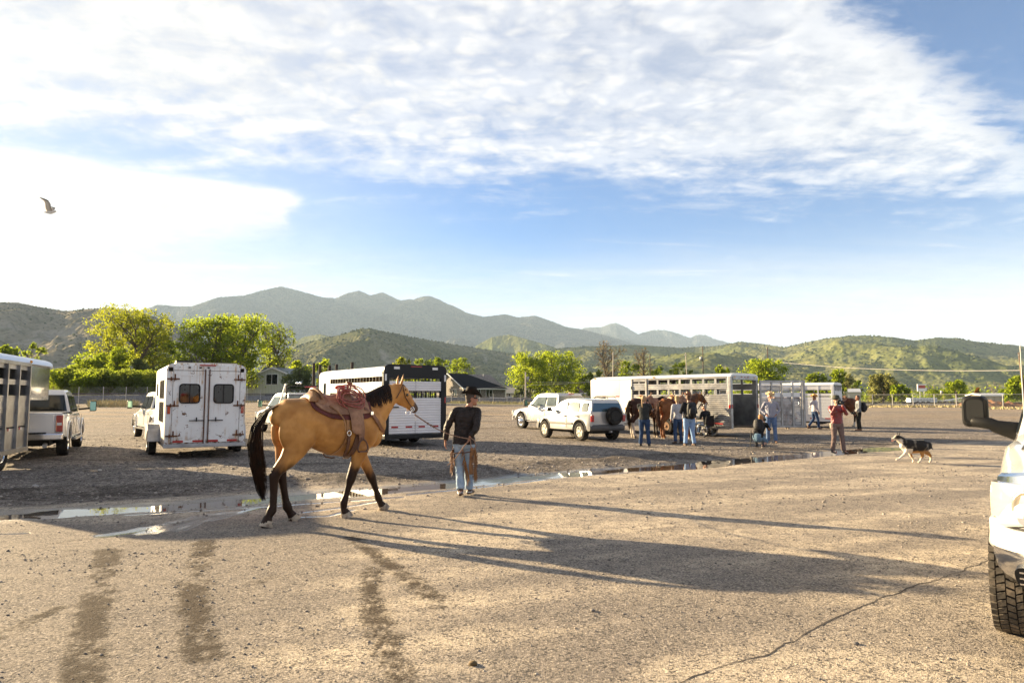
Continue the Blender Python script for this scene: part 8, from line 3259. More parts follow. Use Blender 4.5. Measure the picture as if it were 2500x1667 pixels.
 if shirt is not None:
  g = Flesh()
  hz_ = Vector((0, 0, -.03 - hem))
  hx_ = .016 if hem else 0
  g.chain([(*(J['pel'] + hz_), .172 * w + hx_, .128 + belly + hx_ * 1.5), (*J['pel'].lerp(J['wai'], .5), .168 * w, .122 + belly), (*J['wai'], .160 * w, .115 + belly), (*J['che'], .188 * w, .125 + belly * .4), (*J['che'].lerp(J['nkb'], .55), .175 * w, .105), (*J['nkb'].lerp(J['che'], .12), .085, .075)], 18, side=sd, cap=False)
  g.chain([(*J['shL'], .062, .062), (*(J['nkb'] - Vector((0, 0, .045))), .075, .075), (*J['shR'], .062, .062)], 12)
  g.chain([(*(J['nkb'] - Vector((0, 0, .04))), .070, .068), (*(J['nkb'] + Vector((0, 0, .025))), .066, .064)], 12, side=sd, cap=False)
  for S in 'LR':
   sh, el, wr = J['sh' + S], J['el' + S], J['wr' + S]
   if sleeves == 'long':
    g.chain([(*sh, .070, .068), (*sh.lerp(el, .5), .064, .062), (*el, .058, .056), (*el.lerp(wr, .5), .052, .050), (*el.lerp(wr, .95), .044, .042)], 12, cap=False)
   else:
    g.chain([(*sh, .072, .07), (*sh.lerp(el, .75), .066, .064)], 12, cap=False)
  g.build('shirt' if sleeves != 'long' or fold < .008 else 'jacket', shirt, t, voxel, 3, disp=folds(fold))
 if pants is not None:
  g = Flesh()
  g.chain([(*(J['pel'] + Vector((0, 0, .06))), .155 * w, .115 + belly * .7), (*J['pel'], .165 * w, .125 + belly * .5), (*(J['pel'] - Vector((0, 0, .07))), .150 * w, .12)], 16, side=hd_, cap=True)
  for S in 'LR':
   hp, kn, an = J['hip' + S], J['knee' + S], J['ank' + S]
   if legs == 'long':
    g.chain([(*hp, .098 * w, .105), (*hp.lerp(kn, .5), .086 * w, .090), (*kn, .068, .070), (*kn.lerp(an, .5), .066, .066), (*kn.lerp(an, .97), .066, .070)], 14, side=hd_, cap=False)
   else:
    g.chain([(*hp, .098 * w, .105), (*hp.lerp(kn, .5), .090, .092), (*hp.lerp(kn, .98), .080, .082)], 14, side=hd_, cap=False)
  g.build('trousers' if legs == 'long' else 'shorts', pants, t, voxel, 3, disp=folds(fold * .8))
 for S in 'LR':
  an, to = J['ank' + S], J['toe' + S]
  g = Flesh()
  bk = an + (an - to) * .28
  bk.z = min(an.z, to.z + .0) + .01 if an.z < .16 else an.z - .05
  g.chain([(*(an + Vector((0, 0, .05))), .046, .05), (*(an - Vector((0, 0, .02))), .044, .05)], 10)
  g.chain([(*bk, .036, .032), (*an.lerp(to, .4).lerp(bk.lerp(to, .4), .5), .042, .040), (*to, .040, .026)], 12, side=hd_)
  g.build('shoe', shoes or BOOT, t, .010, 3)
 if hat:
  HT = hatmat
  M = Matrix.Translation(H_ + Vector((0, 0, .085)) - look * .012) @ Matrix.Rotation(math.atan2(look.y, look.x) - math.pi / 2, 4, 'Z')
  if hat == 'cowboy':
   M = M @ rotX(rad(-7))
   rings = []
   for rr_, zo in ((.090, .012), (.090, -.002), (.125, .0), (.175, .0), (.178, .006), (.125, .008), (.092, .014)):
    ring = []
    for k in range(32):
     a = 2 * math.pi * k / 32
     x = rr_ * math.cos(a) * .94
     y = rr_ * math.sin(a) * 1.06
     u = max(0, (rr_ - .09) / .088)
     z = zo + u ** 1.6 * (.085 * abs(math.cos(a)) ** 2.2 - .030 * abs(math.sin(a)) ** 2)
     ring.append(M @ Vector((x * (1 - .14 * u * abs(math.cos(a))), y, z)))
    rings.append(ring)
   mb = MB()
   mb.loft(rings, caps=False)
   o = mb.build('hat_brim', HT, t)
   smooth_obj(o, 60)
   rings = []
   for k2, (s_, z) in enumerate(((1.0, .0), (1.0, .03), (.96, .07), (.90, .105), (.80, .125), (.55, .130), (.2, .118))):
    ring = []
    for k in range(28):
     a = 2 * math.pi * k / 28
     crease = -.022 * (k2 >= 4) * max(0, 1 - abs(math.cos(a)) * 2.2) - (.010 if k2 >= 5 else 0)
     pinch = 1 - (.13 if k2 >= 3 else 0) * max(0, math.sin(a)) ** 2
     ring.append(M @ Vector((.090 * s_ * math.cos(a) * pinch, .100 * s_ * math.sin(a), z + crease + .012 * max(0, math.sin(a)) * (k2 >= 3))))
    rings.append(ring)
   mb = MB()
   mb.loft(rings)
   o = mb.build('hat_crown', HT, t)
   smooth_obj(o, 60)
   MB().tube([M @ Vector((.093 * math.cos(a), .103 * math.sin(a), .018)) for a in [2 * math.pi * k / 24 for k in range(25)]], .008, 6).build('hat_band', LEATHD, t)
  elif hat == 'cap':
   mb = MB()
   mb.sphere((0, 0, 0), .098, 14, 8, .95, 1.05, .85, M=None)
   mb.v = [M @ v for v in mb.v]
   mb.add([M @ Vector(p) for p in ((-.06, .08, .0), (.06, .08, .0), (.05, .17, -.015), (-.05, .17, -.015), (-.06, .08, .012), (.06, .08, .012), (.05, .17, -.003), (-.05, .17, -.003))], [(3, 2, 1, 0), (4, 5, 6, 7), (0, 1, 5, 4), (1, 2, 6, 5), (2, 3, 7, 6), (3, 0, 4, 7)])
   mb.build('cap', HT, t)
  elif hat == 'bucket':
   mb = MB()
   mb.lathe([(.155, -.035), (.158, -.030), (.105, .01), (.098, .05), (.088, .085), (.05, .098), (.01, .10)], 20, M)
   mb.build('bucket_hat', HT, t)
 return t, J

def backpack(t, c, mat, rz=0.0, s=(.30, .20, .46), straps=True):
 mb = Flesh()
 M = Matrix.Rotation(rz, 3, 'Z')
 c = Vector(c)
 mb.chain([(*(c + Vector((0, 0, -s[2] * .38))), s[0] * .46, s[1] * .46), (*c, s[0] * .5, s[1] * .5), (*(c + Vector((0, 0, s[2] * .30))), s[0] * .44, s[1] * .42)], 12, side=M @ Vector((1, 0, 0)))
 mb.ball(c + M @ Vector((0, -s[1] * .42, -s[2] * .12)), s[0] * .36, s[1] * .30, s[2] * .30, rz)
 o = mb.build('backpack', mat, t, .014, 2, disp=lambda co: .006 * fbm(co[:, 0] * 20, co[:, 2] * 20, 3))
 if straps:
  for q in (-1, 1):
   MB().tube([c + M @ Vector((q * .09, s[1] * .3, s[2] * .42)), c + M @ Vector((q * .12, s[1] * .5 + .10, s[2] * .42)), c + M @ Vector((q * .13, s[1] * .5 + .26, s[2] * .2)), c + M @ Vector((q * .14, s[1] * .5 + .22, -s[2] * .25)), c + M @ Vector((q * .13, s[1] * .3, -s[2] * .35))], .017, 6, flat=.5).build('shoulder_strap', mat, t)
 return o

def camera_in_hands(loc, rz, label, lens=.14, sc=1.0):
 t = thing('camera', label, 'camera', loc, rz)
 t.scale = (sc,) * 3
 mb = MB()
 mb.box((0, 0, 0), (.14, .07, .10), bev=.014)
 mb.box((0, 0, .062), (.06, .06, .035), bev=.01)
 mb.box((.055, .015, -.005), (.035, .08, .10), bev=.012)
 mb.build('camera_body', BLKPL, t)
 MB().lathe([(.036, .03), (.040, .05), (.040, .03 + lens * .7), (.046, .03 + lens), (.040, .032 + lens), (.01, .02 + lens)], 18, rotX(-math.pi / 2)).build('lens', BLACK, t)
 MB().lathe([(.036, 0), (.01, .004)], 16, Matrix.Translation((0, .024 + lens, 0)) @ rotX(-math.pi / 2)).build('lens_glass', GLASSD, t)
 return t

# -- the cowboy leading the horse, seen from behind
PC = dict(hipL=(-.085, 0, .90), hipR=(.085, .02, .90), kneeL=(-.085, .06, .49), kneeR=(.05, .10, .49), ankL=(-.045, -.06, .11), ankR=(.065, .16, .09), toeL=(-.07, .10, .035), toeR=(.10, .33, .035),
   pel=(0, .0, .93), wai=(.0, .01, 1.08), che=(.02, .04, 1.28), nkb=(.06, .08, 1.45), head=(.105, .12, 1.60), look=(.92, .38, -.05),
   shL=(-.155, .05, 1.405), shR=(.215, .07, 1.40), elL=(-.290, -.02, 1.135), elR=(.235, -.14, 1.135), wrL=(-.315, -.02, .91), wrR=(.135, -.215, .985), hdL=(-.32, 0, .83), hdR=(.11, -.20, .93))
CB, CJ = person('cowboy in a black hat, dark jacket and fringed chaps leading the buckskin horse', (-.80, 11.50, 0), rad(-6), PC, cloth('dark_brown_jacket', (.010, .007, .006), (.024, .016, .013), .5, bs=14, bd=.04, spec=.22), JEANL, BOOT,
    SKINT, M_('grey_brown_hair', (.06, .045, .035), .8), 1.0, 1.02, 'cowboy', M_('black_felt', (.007, .005, .0045), .8, col2=(.016, .010, .007), vscale=10, spec=.2), voxel=.009, fold=.014, hem=.045)
# sunglasses
lk = Vector(PC['look']).normalized()
hs_ = lk.cross(Vector((0, 0, 1))).normalized()
hp_ = Vector(PC['head'])
MB().tube([hp_ + lk * .02 + hs_ * .082 + Vector((0, 0, .022)), hp_ + lk * .085 + hs_ * .055 + Vector((0, 0, .022)), hp_ + lk * .100 + Vector((0, 0, .022)), hp_ + lk * .085 - hs_ * .055 + Vector((0, 0, .022)), hp_ + lk * .02 - hs_ * .082 + Vector((0, 0, .022))], .009, 6).build('sunglasses', BLACK, CB)
MB().tube([Vector(CJ['nkb']) + Vector((.078 * math.cos(a), .070 * math.sin(a) - .005, .005 + .018 * math.sin(a))) for a in [2 * math.pi * k / 20 for k in range(21)]], .018, 6, flat=.6).build('collar', MATS['dark_brown_jacket'], CB)

def chaps():
 CH = M_('chap_suede', (.27, .145, .07), .85, col2=(.17, .085, .04), vscale=9, bump=.4, bscale=60, bdist=.004)
 for s, S in ((-1, 'L'), (1, 'R')):
  hp, kn, an = Vector(PC['hip' + S]), Vector(PC['knee' + S]), Vector(PC['ank' + S])
  mb = MB()
  rings = []
  lv = [(hp + Vector((0, 0, -.10)), .108), (hp.lerp(kn, .55), .100), (kn, .090), (kn.lerp(an, .35), .088)]
  if S == 'L':
   lv = lv[:3]
  span = (20, 235) if S == 'R' else (60, 235)
  for c, r_ in lv:
   o_ = []
   for k in range(9):
    a = rad(-90 + (span[0] + (span[1] - span[0]) * k / 8) * 1.0)
    # open at the back of the leg
    o_.append(c + Vector((r_ * math.cos(a) * s * (1 if s > 0 else 1), r_ * math.sin(a), 0)))
   i_ = [c + (p - c) * .95 for p in o_][::-1]
   rings.append(o_ + i_)
  mb.loft(rings, smooth=False)
  mb.build('chap', CH, CB)
  # fringe along the outer seam
  rr = random.Random(8)
  st = []
  for k in range(72):
   u = rr.random()
   top = hp + Vector((0, 0, -.08))
   bot = kn.lerp(an, .40 if S == 'R' else .05)
   c = top.lerp(bot, u)
   out = Vector((s * .10, -.055 if k % 2 else -.02, 0))
   p = c + out
   ln = rr.uniform(.10, .20)
   st.append([p, p + Vector((s * rr.uniform(.0, .05), rr.uniform(-.03, .02), -ln * .5)), p + Vector((s * rr.uniform(-.02, .06), rr.uniform(-.04, .03), -ln))])
  if S == 'R':
   for k in range(50):
    u = rr.random()
    c = (hp + Vector((-.02, 0, -.10))).lerp(kn.lerp(an, .45), u)
    p = c + Vector((-.075 + .10 * u, -.085, 0))
    ln = rr.uniform(.12, .22)
    st.append([p, p + Vector((rr.uniform(-.04, .02), -.02, -ln * .5)), p + Vector((rr.uniform(-.05, .04), -.02, -ln))])
  tag(hair_ribbons('fringe', CB, SUEDE if S == 'R' else LEATH, st, .006), kind='stuff')
  for k in range(3):
   MB().sphere(hp.lerp(kn, .3 + .3 * k) + Vector((s * .09, -.075, 0)), .011, 8, 6).build('concho', CHROME, CB)
 # strap behind the thigh and spurs
 MB().tube([(-.17, -.06, .70), (-.08, -.11, .72), (.03, -.10, .72), (.14, -.09, .74)], .010, 6).build('leg_strap', LEATHD, CB)
 for S in 'LR':
  an = Vector(PC['ank' + S])
  MB().tube([an + Vector((.045, .0, -.035)), an + Vector((.03, -.07, -.035)), an + Vector((0, -.085, -.035)), an + Vector((-.03, -.07, -.035)), an + Vector((-.045, 0, -.035))], .006, 6).build('spur', CHROME, CB)
  MB().cyl(an + Vector((0, -.085, -.035)), an + Vector((0, -.125, -.03)), .006, 6).build('spur_shank', CHROME, CB)
 # pocket stitching patches
chaps()

def to_world(o, v):
 return Matrix.Translation(o.location) @ Matrix.Rotation(o.rotation_euler.z, 4, 'Z') @ (Vector(v) * o.scale[0])

# lead rope: from the bit to the cowboy's right hand, with the doubled tail hanging
def lead():
 a = to_world(H1, (2.06, -.03, 1.375))
 b = to_world(CB, (.125, -.235, .955))
 st = []
 for k in range(19):
  u = k / 18
  p = a.lerp(b, u)
  p.z -= .07 * math.sin(math.pi * u)
  st.append(p)
 mb = MB()
 mb.tube(st, [.010] * 7 + [.0075] * 12, 7)
 c = to_world(CB, (-.02, -.22, .75))
 mb.tube([b + Vector((.0, 0, .02)), b + Vector((-.03, -.01, -.06)), b.lerp(c, .55) + Vector((0, -.02, 0)), c, to_world(CB, (-.13, -.22, .60)), to_world(CB, (-.24, -.20, .52))], [.008, .009, .009, .009, .008, .006], 7)
 mb.tube([b + Vector((.02, 0, .02)), b + Vector((.08, .0, -.02)), b + Vector((.11, .0, -.10)), b + Vector((.08, .0, -.17)), b + Vector((.03, 0, -.12)), b + Vector((.02, 0, .0))], .008, 7)
 o = mb.build('lead_rope', M_('braided_rein', (.13, .06, .04), .8, col2=(.30, .20, .14), vscale=60))
 tag(o, 'braided brown lead rope running from the bit to the cowboy', 'rope')
 mb = MB()
 for k in (4, 5, 6):
  mb.sphere(st[k], .017, 8, 6)
 k = mb.build('rein_knot', LEATHD, o)

lead()

# -- background people (rotz: facing angle measured from +Y)
BK = M_('black_nylon', (.008, .008, .009), .6, col2=(.022, .022, .024), vscale=10, spec=.25)
RAISE = dict(elL=(-.22, .20, 1.22), wrL=(-.10, .22, 1.50), hdL=(-.05, .23, 1.57), elR=(.22, .20, 1.22), wrR=(.10, .22, 1.48), hdR=(.05, .23, 1.56))
g1 = G(1574, 1090)
person('woman with a blond ponytail in a dark hoodie photographing the tied horses', (g1.x, g1.y, 0), rad(-25), dict(RAISE, hipL=(-.10, 0, .93), hipR=(.10, 0, .93), ankL=(-.15, 0, .09), ankR=(.15, .02, .09), look=(.25, 1, 0)),
  cloth('charcoal_hoodie', (.040, .042, .042)), JEAND, M_('dark_sneaker', (.03, .03, .032), .7), SKIN, M_('blond_hair', (.36, .23, .11), .7), .97, 1.05, ponytail=True, fold=.009)
camera_in_hands(to_world(bpy.data.objects['person.001'], (.03, .24, 1.58)), rad(-40), 'small black camera held up by the ponytailed woman', .06, .8)
g1 = G(1656, 1083)
person('person with short fair hair and cap in a pale grey shirt behind the backpacker', (g1.x, g1.y, 0), rad(15), dict(look=(.4, 1, 0)), cloth('pale_grey_shirt', (.42, .42, .44)), JEAND, BOOT, SKIN, M_('fair_hair', (.40, .27, .13), .7), .95, .92,
  'cap', M_('khaki_cap', (.32, .22, .10), .8))
g1 = G(1684, 1089)
pp, _ = person('tall man in a brown leather hat with a big black backpack and light jeans', (g1.x, g1.y, 0), rad(8), dict(ankL=(-.16, -.02, .09), ankR=(.16, -.02, .09), hipL=(-.10, 0, .93), hipR=(.10, 0, .93), look=(.35, 1, -.1), elL=(-.26, .10, 1.12), wrL=(-.18, .26, 1.20), hdL=(-.14, .30, 1.25), elR=(.28, .08, 1.12), wrR=(.24, .26, 1.15), hdR=(.20, .3, 1.2)),
    cloth('black_tshirt', (.025, .025, .028)), cloth('light_blue_jeans', (.19, .30, .50), (.25, .37, .56)), BOOT, SKIN, M_('brown_hair2', (.10, .05, .025), .7), 1.0, 1.14, 'cowboy', M_('brown_leather_hat', (.19, .075, .03), .55), fold=.008)
backpack(pp, (.0, -.22, 1.22), BK, 0, (.34, .24, .56))
g1 = G(1884, 1082)
person('bearded man in a straw cowboy hat, plaid shirt and blue jeans, thumbs on belt', (g1.x, g1.y, 0), rad(168), dict(look=(-.35, 1, 0), elL=(-.30, -.10, 1.16), wrL=(-.17, .06, 1.02), hdL=(-.13, .09, .97), elR=(.30, -.10, 1.16), wrR=(.17, .06, 1.02), hdR=(.13, .09, .97), hipL=(-.09, 0, .93), kneeL=(-.12, .03, .50), ankL=(-.13, .05, .09)),
  cloth('plaid_shirt', (.48, .48, .52), plaid=True), JEAN, BOOTT, SKINT, M_('grey_hair', (.45, .42, .38), .8), 1.01, 1.08, 'cowboy', M_('straw_hat', (.62, .45, .24), .8, col2=(.50, .35, .18), vscale=25), belly=.02, beard=M_('grey_beard', (.55, .51, .46), .9))
g1 = G(1990, 1048)
person('man in an orange straw hat, pale shirt and dark jeans walking right', (g1.x, g1.y, gz(g1.x, g1.y)), rad(-80), dict(kneeL=(-.09, -.02, .50), ankL=(-.09, -.32, .16), toeL=(-.09, -.20, .05), kneeR=(.09, .12, .51), ankR=(.09, .16, .09), toeR=(.10, .32, .035), elL=(-.24, -.06, 1.15), wrL=(-.20, .06, .95), hdL=(-.19, .1, .9)),
  cloth('pale_striped_shirt', (.50, .47, .50)), JEAND, BOOT, SKINT, M_('brown_hair2', (.10, .05, .025), .7), 1.0, .95, 'cowboy', M_('golden_straw', (.62, .36, .12), .8))
g1 = G(2046, 1107)
rd, _ = person('photographer in a red jacket and dark bucket hat aiming a camera at the viewer', (g1.x, g1.y, 0), rad(176), dict(RAISE, ankL=(-.17, .02, .09), ankR=(.15, -.02, .09), kneeL=(-.13, .03, .50), toeL=(-.22, .16, .035)),
    cloth('red_leather_jacket', (.19, .010, .013), (.12, .007, .009), .38, bs=14, bd=.03, spec=.5, coat=.2), cloth('taupe_trousers', (.17, .125, .115)), M_('dark_sneaker', (.03, .03, .032), .7), SKIN, M_('dark_hair', (.03, .02, .015), .6), .945, 1.05,
    'bucket', M_('dark_olive_hat', (.035, .035, .018), .8), fold=.010)
camera_in_hands(to_world(rd, (.0, .255, 1.575)), rad(176), 'black camera with a big lens held by the photographer in red', .15, 1.15)
MB().box((.13, -.08, .86), (.10, .05, .16), bev=.02).build('hip_pouch', M_('pouch_cream', (.55, .5, .38), .8), rd)
g1 = G(2098, 1052)
gy, _ = person('man in a grey sweater with a black backpack and a monopod near the bay horse', (g1.x, g1.y, gz(g1.x, g1.y)), rad(80), dict(look=(-.1, 1, 0), elL=(-.23, .02, 1.14), wrL=(-.20, .16, .95), hdL=(-.19, .2, .9), elR=(.23, -.02, 1.14)),
    cloth('grey_sweater', (.24, .25, .26)), cloth('black_trousers', (.025, .024, .022)), BOOTT, SKINT, M_('dark_hair', (.03, .02, .015), .6), 1.0, 1.0)
backpack(gy, (.0, -.24, 1.20), BK, 0, (.32, .24, .48))
a = to_world(gy, (.1, .1, .95))
o = MB().cyl(a, a + Vector((1.7, .1, .66)), .017, 8).build('monopod', BLACK)
tag(o, 'long black pole slanting up to the right from the man in grey', 'pole')
o = camera_in_hands(to_world(gy, (-.18, .24, .88)), rad(80), 'black camera hanging at the hip of the man in grey', .12, 1.1)

# crouching photographer
g1 = G(1856, 1091)
CR = dict(pel=(0, -.18, .34), wai=(0, -.13, .50), che=(0, .02, .66), nkb=(0, .10, .80), head=(0, .17, .95), look=(.1, 1, .05), hipL=(-.09, -.18, .33), hipR=(.09, -.18, .33), kneeL=(-.15, .20, .44), kneeR=(.17, .14, .16), ankL=(-.14, .05, .09), ankR=(.15, -.22, .10),
   toeL=(-.16, .22, .035), toeR=(.16, -.06, .035), shL=(-.18, .06, .76), shR=(.18, .06, .76), elL=(-.22, .25, .60), elR=(.24, .24, .58), wrL=(-.10, .36, .78), wrR=(.10, .36, .76), hdL=(-.05, .38, .84), hdR=(.05, .38, .82))
cr, _ = person('crouching photographer in shorts with a black backpack at the bearded man', (g1.x, g1.y, 0), rad(-38), CR, cloth('black_shirt', (.02, .02, .022)), cloth('faded_blue_shorts', (.15, .24, .33)), M_('dark_sneaker', (.03, .03, .032), .7), SKIN, M_('ginger_hair', (.36, .17, .06), .7), 1.0, 1.02, legs='short', sleeves='long')
backpack(cr, (.0, -.13, .72), BK, 0, (.34, .22, .46), straps=False)
MB().cyl((-.20, -.26, .55), (-.22, -.30, .02), .016, 8).build('tripod', BLACK, cr)
camera_in_hands(to_world(cr, (.0, .42, .90)), rad(-38), 'camera at the eye of the crouching photographer', .1, 1.0)

# man in the wheelchair, seen from behind
g1 = G(1722, 1067)
SIT = dict(pel=(0, -.10, .56), wai=(0, -.12, .72), che=(0, -.08, .92), nkb=(0, -.02, 1.08), head=(0, .03, 1.24), look=(-.3, 1, -.1), hipL=(-.10, -.08, .55), hipR=(.10, -.08, .55), kneeL=(-.13, .34, .56), kneeR=(.13, .34, .56), ankL=(-.12, .40, .17), ankR=(.12, .40, .17),
   toeL=(-.13, .56, .13), toeR=(.13, .56, .13), shL=(-.20, -.04, 1.03), shR=(.20, -.04, 1.03), elL=(-.28, .04, .78), elR=(.28, .04, .78), wrL=(-.22, .28, .76), wrR=(.22, .28, .76), hdL=(-.2, .34, .76), hdR=(.2, .34, .76))
WC = Vector((g1.x + .0, g1.y, 0))
wrz = rad(38)
person('man in a pale felt hat and dark coat sitting in the wheelchair', tuple(WC), wrz, SIT, cloth('dark_coat', (.028, .030, .034)), JEAND, BOOT, SKINT, M_('grey_hair', (.45, .42, .38), .8), 1.0, 1.12, 'cowboy', M_('pale_felt', (.50, .45, .36), .8), belly=.03)
wc = thing('wheelchair', 'black wheelchair with silver hand rims in front of the trailer wheels', 'wheelchair', tuple(WC), wrz)
for s in (-1, 1):
 mb = MB()
 mb.tube([(s * .31, .30 * math.cos(a) - .08, .31 + .30 * math.sin(a)) for a in [2 * math.pi * k / 32 for k in range(33)]], .013, 8)
 tw = mb.build('tyre', RUBBER, wc)
 mb = MB()
 mb.tube([(s * .345, .26 * math.cos(a) - .08, .31 + .26 * math.sin(a)) for a in [2 * math.pi * k / 32 for k in range(33)]], .008, 6)
 mb.build('hand_rim', CHROME, wc)
 mb = MB()
 for k in range(14):
  a = 2 * math.pi * k / 14
  mb.cyl((s * .31, -.08, .31), (s * .31, .29 * math.cos(a) - .08, .31 + .29 * math.sin(a)), .003, 4)
 mb.cyl((s * .27, -.08, .31), (s * .35, -.08, .31), .025, 10)
 mb.build('spokes', CHROME, wc)
 mb = MB()
 mb.tube([(s * .26, .42, .12), (s * .26, .40, .46), (s * .26, -.22, .46), (s * .26, -.26, .95), (s * .26, -.42, .98)], .013, 8)
 mb.tube([(s * .26, -.22, .70), (s * .26, .22, .72), (s * .26, .24, .46)], .012, 8)
 mb.build('frame', BLACK, wc)
 MB().cyl((s * .26, -.36, .97), (s * .26, -.47, .985), .019, 8).build('push_handle', RUBBER, wc)
 MB().tube([(s * .24, .38 + .07 * math.cos(a), .085 + .07 * math.sin(a)) for a in [2 * math.pi * k / 16 for k in range(17)]], .014, 6).build('caster', RUBBER, wc)
 MB().box((s * .14, .50, .10), (.14, .18, .012)).build('footrest', BLACK, wc)
MB().box((0, .08, .455), (.50, .50, .035), bev=.01).build('seat', BLACK, wc)
MB().box((0, -.255, .68), (.50, .03, .44), bev=.01).build('backrest', BLACK, wc)

# tie ropes on the aluminium trailer
ropem = M_('tie_rope_dark', (.05, .035, .03), .8)
ropel = M_('tie_rope_pale', (.45, .38, .26), .8)
for lb, pts, mt in (('dark tie rope with a bow knot on the trailer side running to the chestnut horse', [(1722, 955, 27.6), (1720, 965, 27.6), (1712, 985, 27.6), (1703, 1000, 27.7)], ropem),
     ('pale knotted tie rope hanging on the aluminium trailer above the horses', [(1641, 955, 29.2), (1642, 963, 29.1), (1641, 972, 29.0)], ropel)):
 P = [at(*p) for p in pts]
 mb = MB()
 mb.tube(P, .018, 6)
 for k in range(2):
  c = P[0] + Vector((.02, -.02, -.10))
  mb.tube([c + Vector(((.10 if k else -.09) * (1 - math.cos(a)) * .5 + .02 * math.sin(2 * a), 0, .07 * math.sin(a))) for a in [2 * math.pi * j / 12 for j in range(13)]], .013, 5)
 mb.sphere(P[0] + Vector((.01, -.02, -.10)), .035, 8, 6)
 o = mb.build('tie_rope', mt)
 tag(o, lb, 'rope')

# ------------------------------------------------------------------ dog
def dog():
 g = G(2238, 1130)
 t = thing('dog', 'trotting black merle sheepdog with white chest and tan legs', 'dog', (g.x, g.y, 0), rad(180 - 6))
 f = Flesh()
 # local: x forward, height at withers .52
 f.chain([(-.30, 0, .44, .085, .105), (-.20, 0, .425, .115, .155), (-.02, 0, .41, .125, .17), (.14, 0, .41, .125, .18), (.25, 0, .44, .11, .165), (.31, 0, .46, .08, .125)], 14)
 f.chain([(.24, 0, .48, .085, .12), (.34, 0, .56, .072, .095), (.40, 0, .61, .066, .08)], 12)
 f.ball((.43, 0, .635), .075, .066, .066)
 f.chain([(.47, 0, .625, .042, .042), (.53, 0, .60, .032, .030), (.57, 0, .59, .024, .022)], 10)
 f.chain([(.46, 0, .585, .026, .016), (.53, 0, .562, .018, .010)], 8)
 for s in (-1, 1):
  f.chain([(.405, s * .045, .69, .022, .012), (.395, s * .062, .735, .016, .010), (.405, s * .066, .765, .006, .006)], 8)
 legs = dict(LF=(1, [(.23, .40, .055), (.26, .27, .035), (.36, .17, .024), (.45, .10, .020), (.50, .085, .022)]), RF=(-1, [(.20, .40, .055), (.14, .26, .034), (.07, .13, .022), (.03, .05, .020), (.055, .022, .024)]),
    LH=(1, [(-.16, .40, .085), (-.10, .28, .05), (-.12, .18, .028), (-.06, .06, .021), (-.02, .03, .022)]), RH=(-1, [(-.22, .40, .09), (-.26, .27, .055), (-.36, .19, .028), (-.38, .08, .021), (-.345, .025, .025)]))
 for k, (s, pts) in legs.items():
  f.chain([(x, s * (.065), z, r * 1.22, r * 1.3) for x, z, r in pts], 9)
 f.chain([(-.30, 0, .47, .035, .035), (-.36, 0, .42, .03, .03), (-.385, 0, .35, .012, .012)], 8)

 def col(co):
  x, y, z = co.T
  n = fbm(x * 9, z * 9 + y * 5, 4)
  c = mixc((.022, .019, .016), (.16, .135, .10), sst(n, .12, .4))
  wh = np.array((.70, .62, .50))
  tan = np.array((.42, .22, .07))
  bel = sst(z, .34 + .04 * n, .28 + .04 * n)
  c = c * (1 - bel[:, None]) + tan * bel[:, None]
  ft = sst(z, .17 + .03 * n, .10)
  c = c * (1 - ft[:, None]) + wh * ft[:, None]
  ch = sst(x + (.45 - z) * .55 + .08 * n, .27, .33) * sst(z, .62, .56)
  c = c * (1 - ch[:, None]) + wh * ch[:, None]
  fr = ((x > .12) & (x < .30) & (z < .36))
  c[fr] = wh
  bl = np.exp(-(y / .022) ** 2) * (x > .43) + sst(x, .50, .53)
  bl = np.clip(bl, 0, 1)
  c = c * (1 - bl[:, None]) + wh * bl[:, None]
  ns = x > .575
  c[ns] = (.02, .015, .012)
  return c
 f.build('body', coat_mat('dog_coat', .7, .3, 20, .3, 160), t, .0095, 3, disp=lambda co: .007 * fbm(co[:, 0] * 30, co[:, 2] * 22 + co[:, 1] * 20, 3), color=col)
 for s in (-1, 1):
  MB().sphere((.475, s * .043, .648), .011, 8, 6).build('eye', EYE, t)
 MB().tube([(.50, 0, .568), (.55, 0, .555), (.575, 0, .53)], [.016, .014, .006], 8, flat=.4).build('tongue', M_('tongue_pink', (.55, .18, .16), .5), t)

dog()

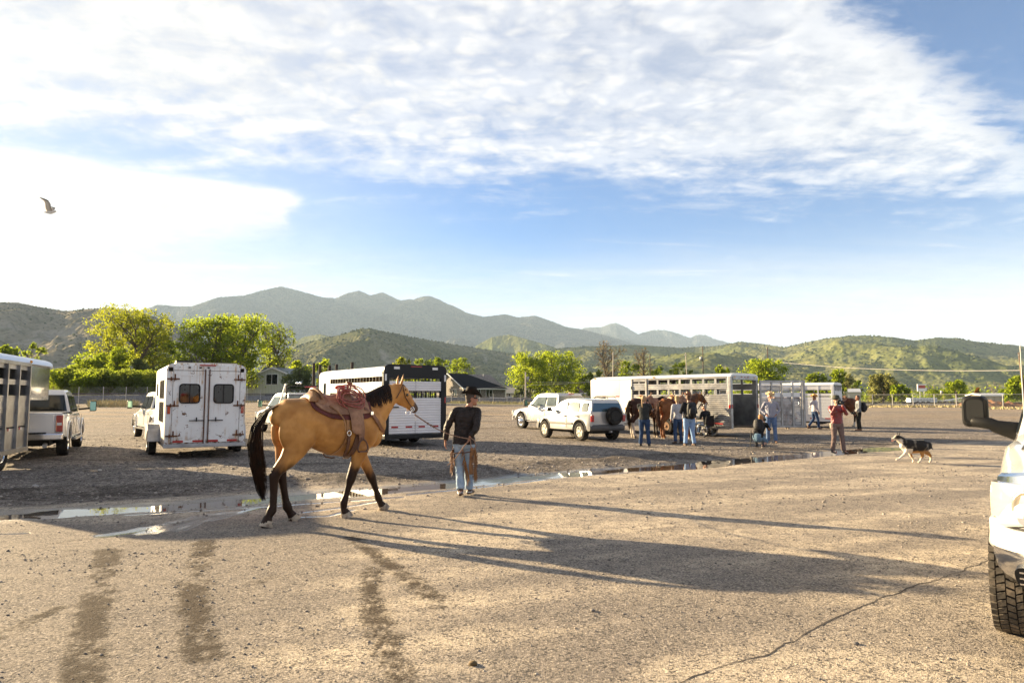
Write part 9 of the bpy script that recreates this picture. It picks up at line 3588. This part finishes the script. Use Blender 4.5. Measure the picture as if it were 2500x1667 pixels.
# ------------------------------------------------------------------ gull
def gull():
 p = at(123, 519, 16.0)
 t = thing('seagull', 'seagull gliding with raised wings against the bright sky', 'bird', tuple(p), rad(-8))
 t.scale = (.82,) * 3
 f = Flesh()
 f.chain([(-.19, 0, .02, .012, .008), (-.12, 0, .01, .035, .030), (0, 0, 0, .052, .048), (.09, 0, .015, .040, .038), (.14, 0, .03, .033, .032)], 12)
 f.chain([(.15, 0, .03, .012, .012), (.195, 0, .015, .006, .006)], 8)

 def col(co):
  c = np.tile(np.array((.62, .58, .52)), (len(co), 1))
  c[co[:, 0] > .165] = (.45, .28, .05)
  c[co[:, 0] < -.16] = (.10, .09, .08)
  return c
 f.build('body', coat_mat('feathers', .7, .1, 30, .15), t, .006, 3, color=col)
 for s in (-1, 1):
  mb = MB()
  rings = []
  for u, xo, zo, ch, yo in ((0, .01, .02, .20, .03), (.25, .02, .12, .19, .10), (.5, .035, .22, .175, .14), (.65, .01, .29, .14, .17), (.85, -.08, .345, .08, .20), (1, -.17, .39, .015, .22)):
   y_ = s * yo * (1 if s < 0 else 1.4)
   z_ = zo * (1 if s < 0 else .70)
   xo = xo - (0 if s < 0 else .15)
   rings.append([Vector((xo + ch * .45, y_, z_)), Vector((xo, y_ + .006, z_ + .010)), Vector((xo - ch * .55, y_, z_ - .004)), Vector((xo, y_ - .004, z_ - .004))])
  mb.loft(rings)
  mb.build('wing', M_('wing_grey', (.42, .37, .30), .7), t)
  mb = MB()
  mb.tube([rings[3][0], rings[4][0], rings[5][0]], [.012, .012, .004], 6, flat=.4)
  mb.build('wing_tip', BLACK, t)

gull()

# stones, dung and litter that stand out
def rock(label, px, py, s, col, cat='rock', name='rock'):
 g = G(px, py)
 rng = np.random.default_rng(int(px))
 V, F = scatter_blobs(np.array([[0, 0, 0.0]]), np.array([s]), rng, .55, .25)
 me = np_mesh(name, V, F, True)
 o = link(name, me, M_('rock_%s' % name, col, .9, bump=.5, bscale=20), loc=(g.x, g.y, gheight(g.x, g.y) + s * .25))
 tag(o, label, cat)

rock('pale grey rock lying in the gravel in front of the left trailer', 86, 1190, .075, (.34, .32, .29))
rock('small clump of dung on the sunlit ground at the bottom centre', 1155, 1622, .030, (.10, .065, .025), 'dung', 'dung_clump')
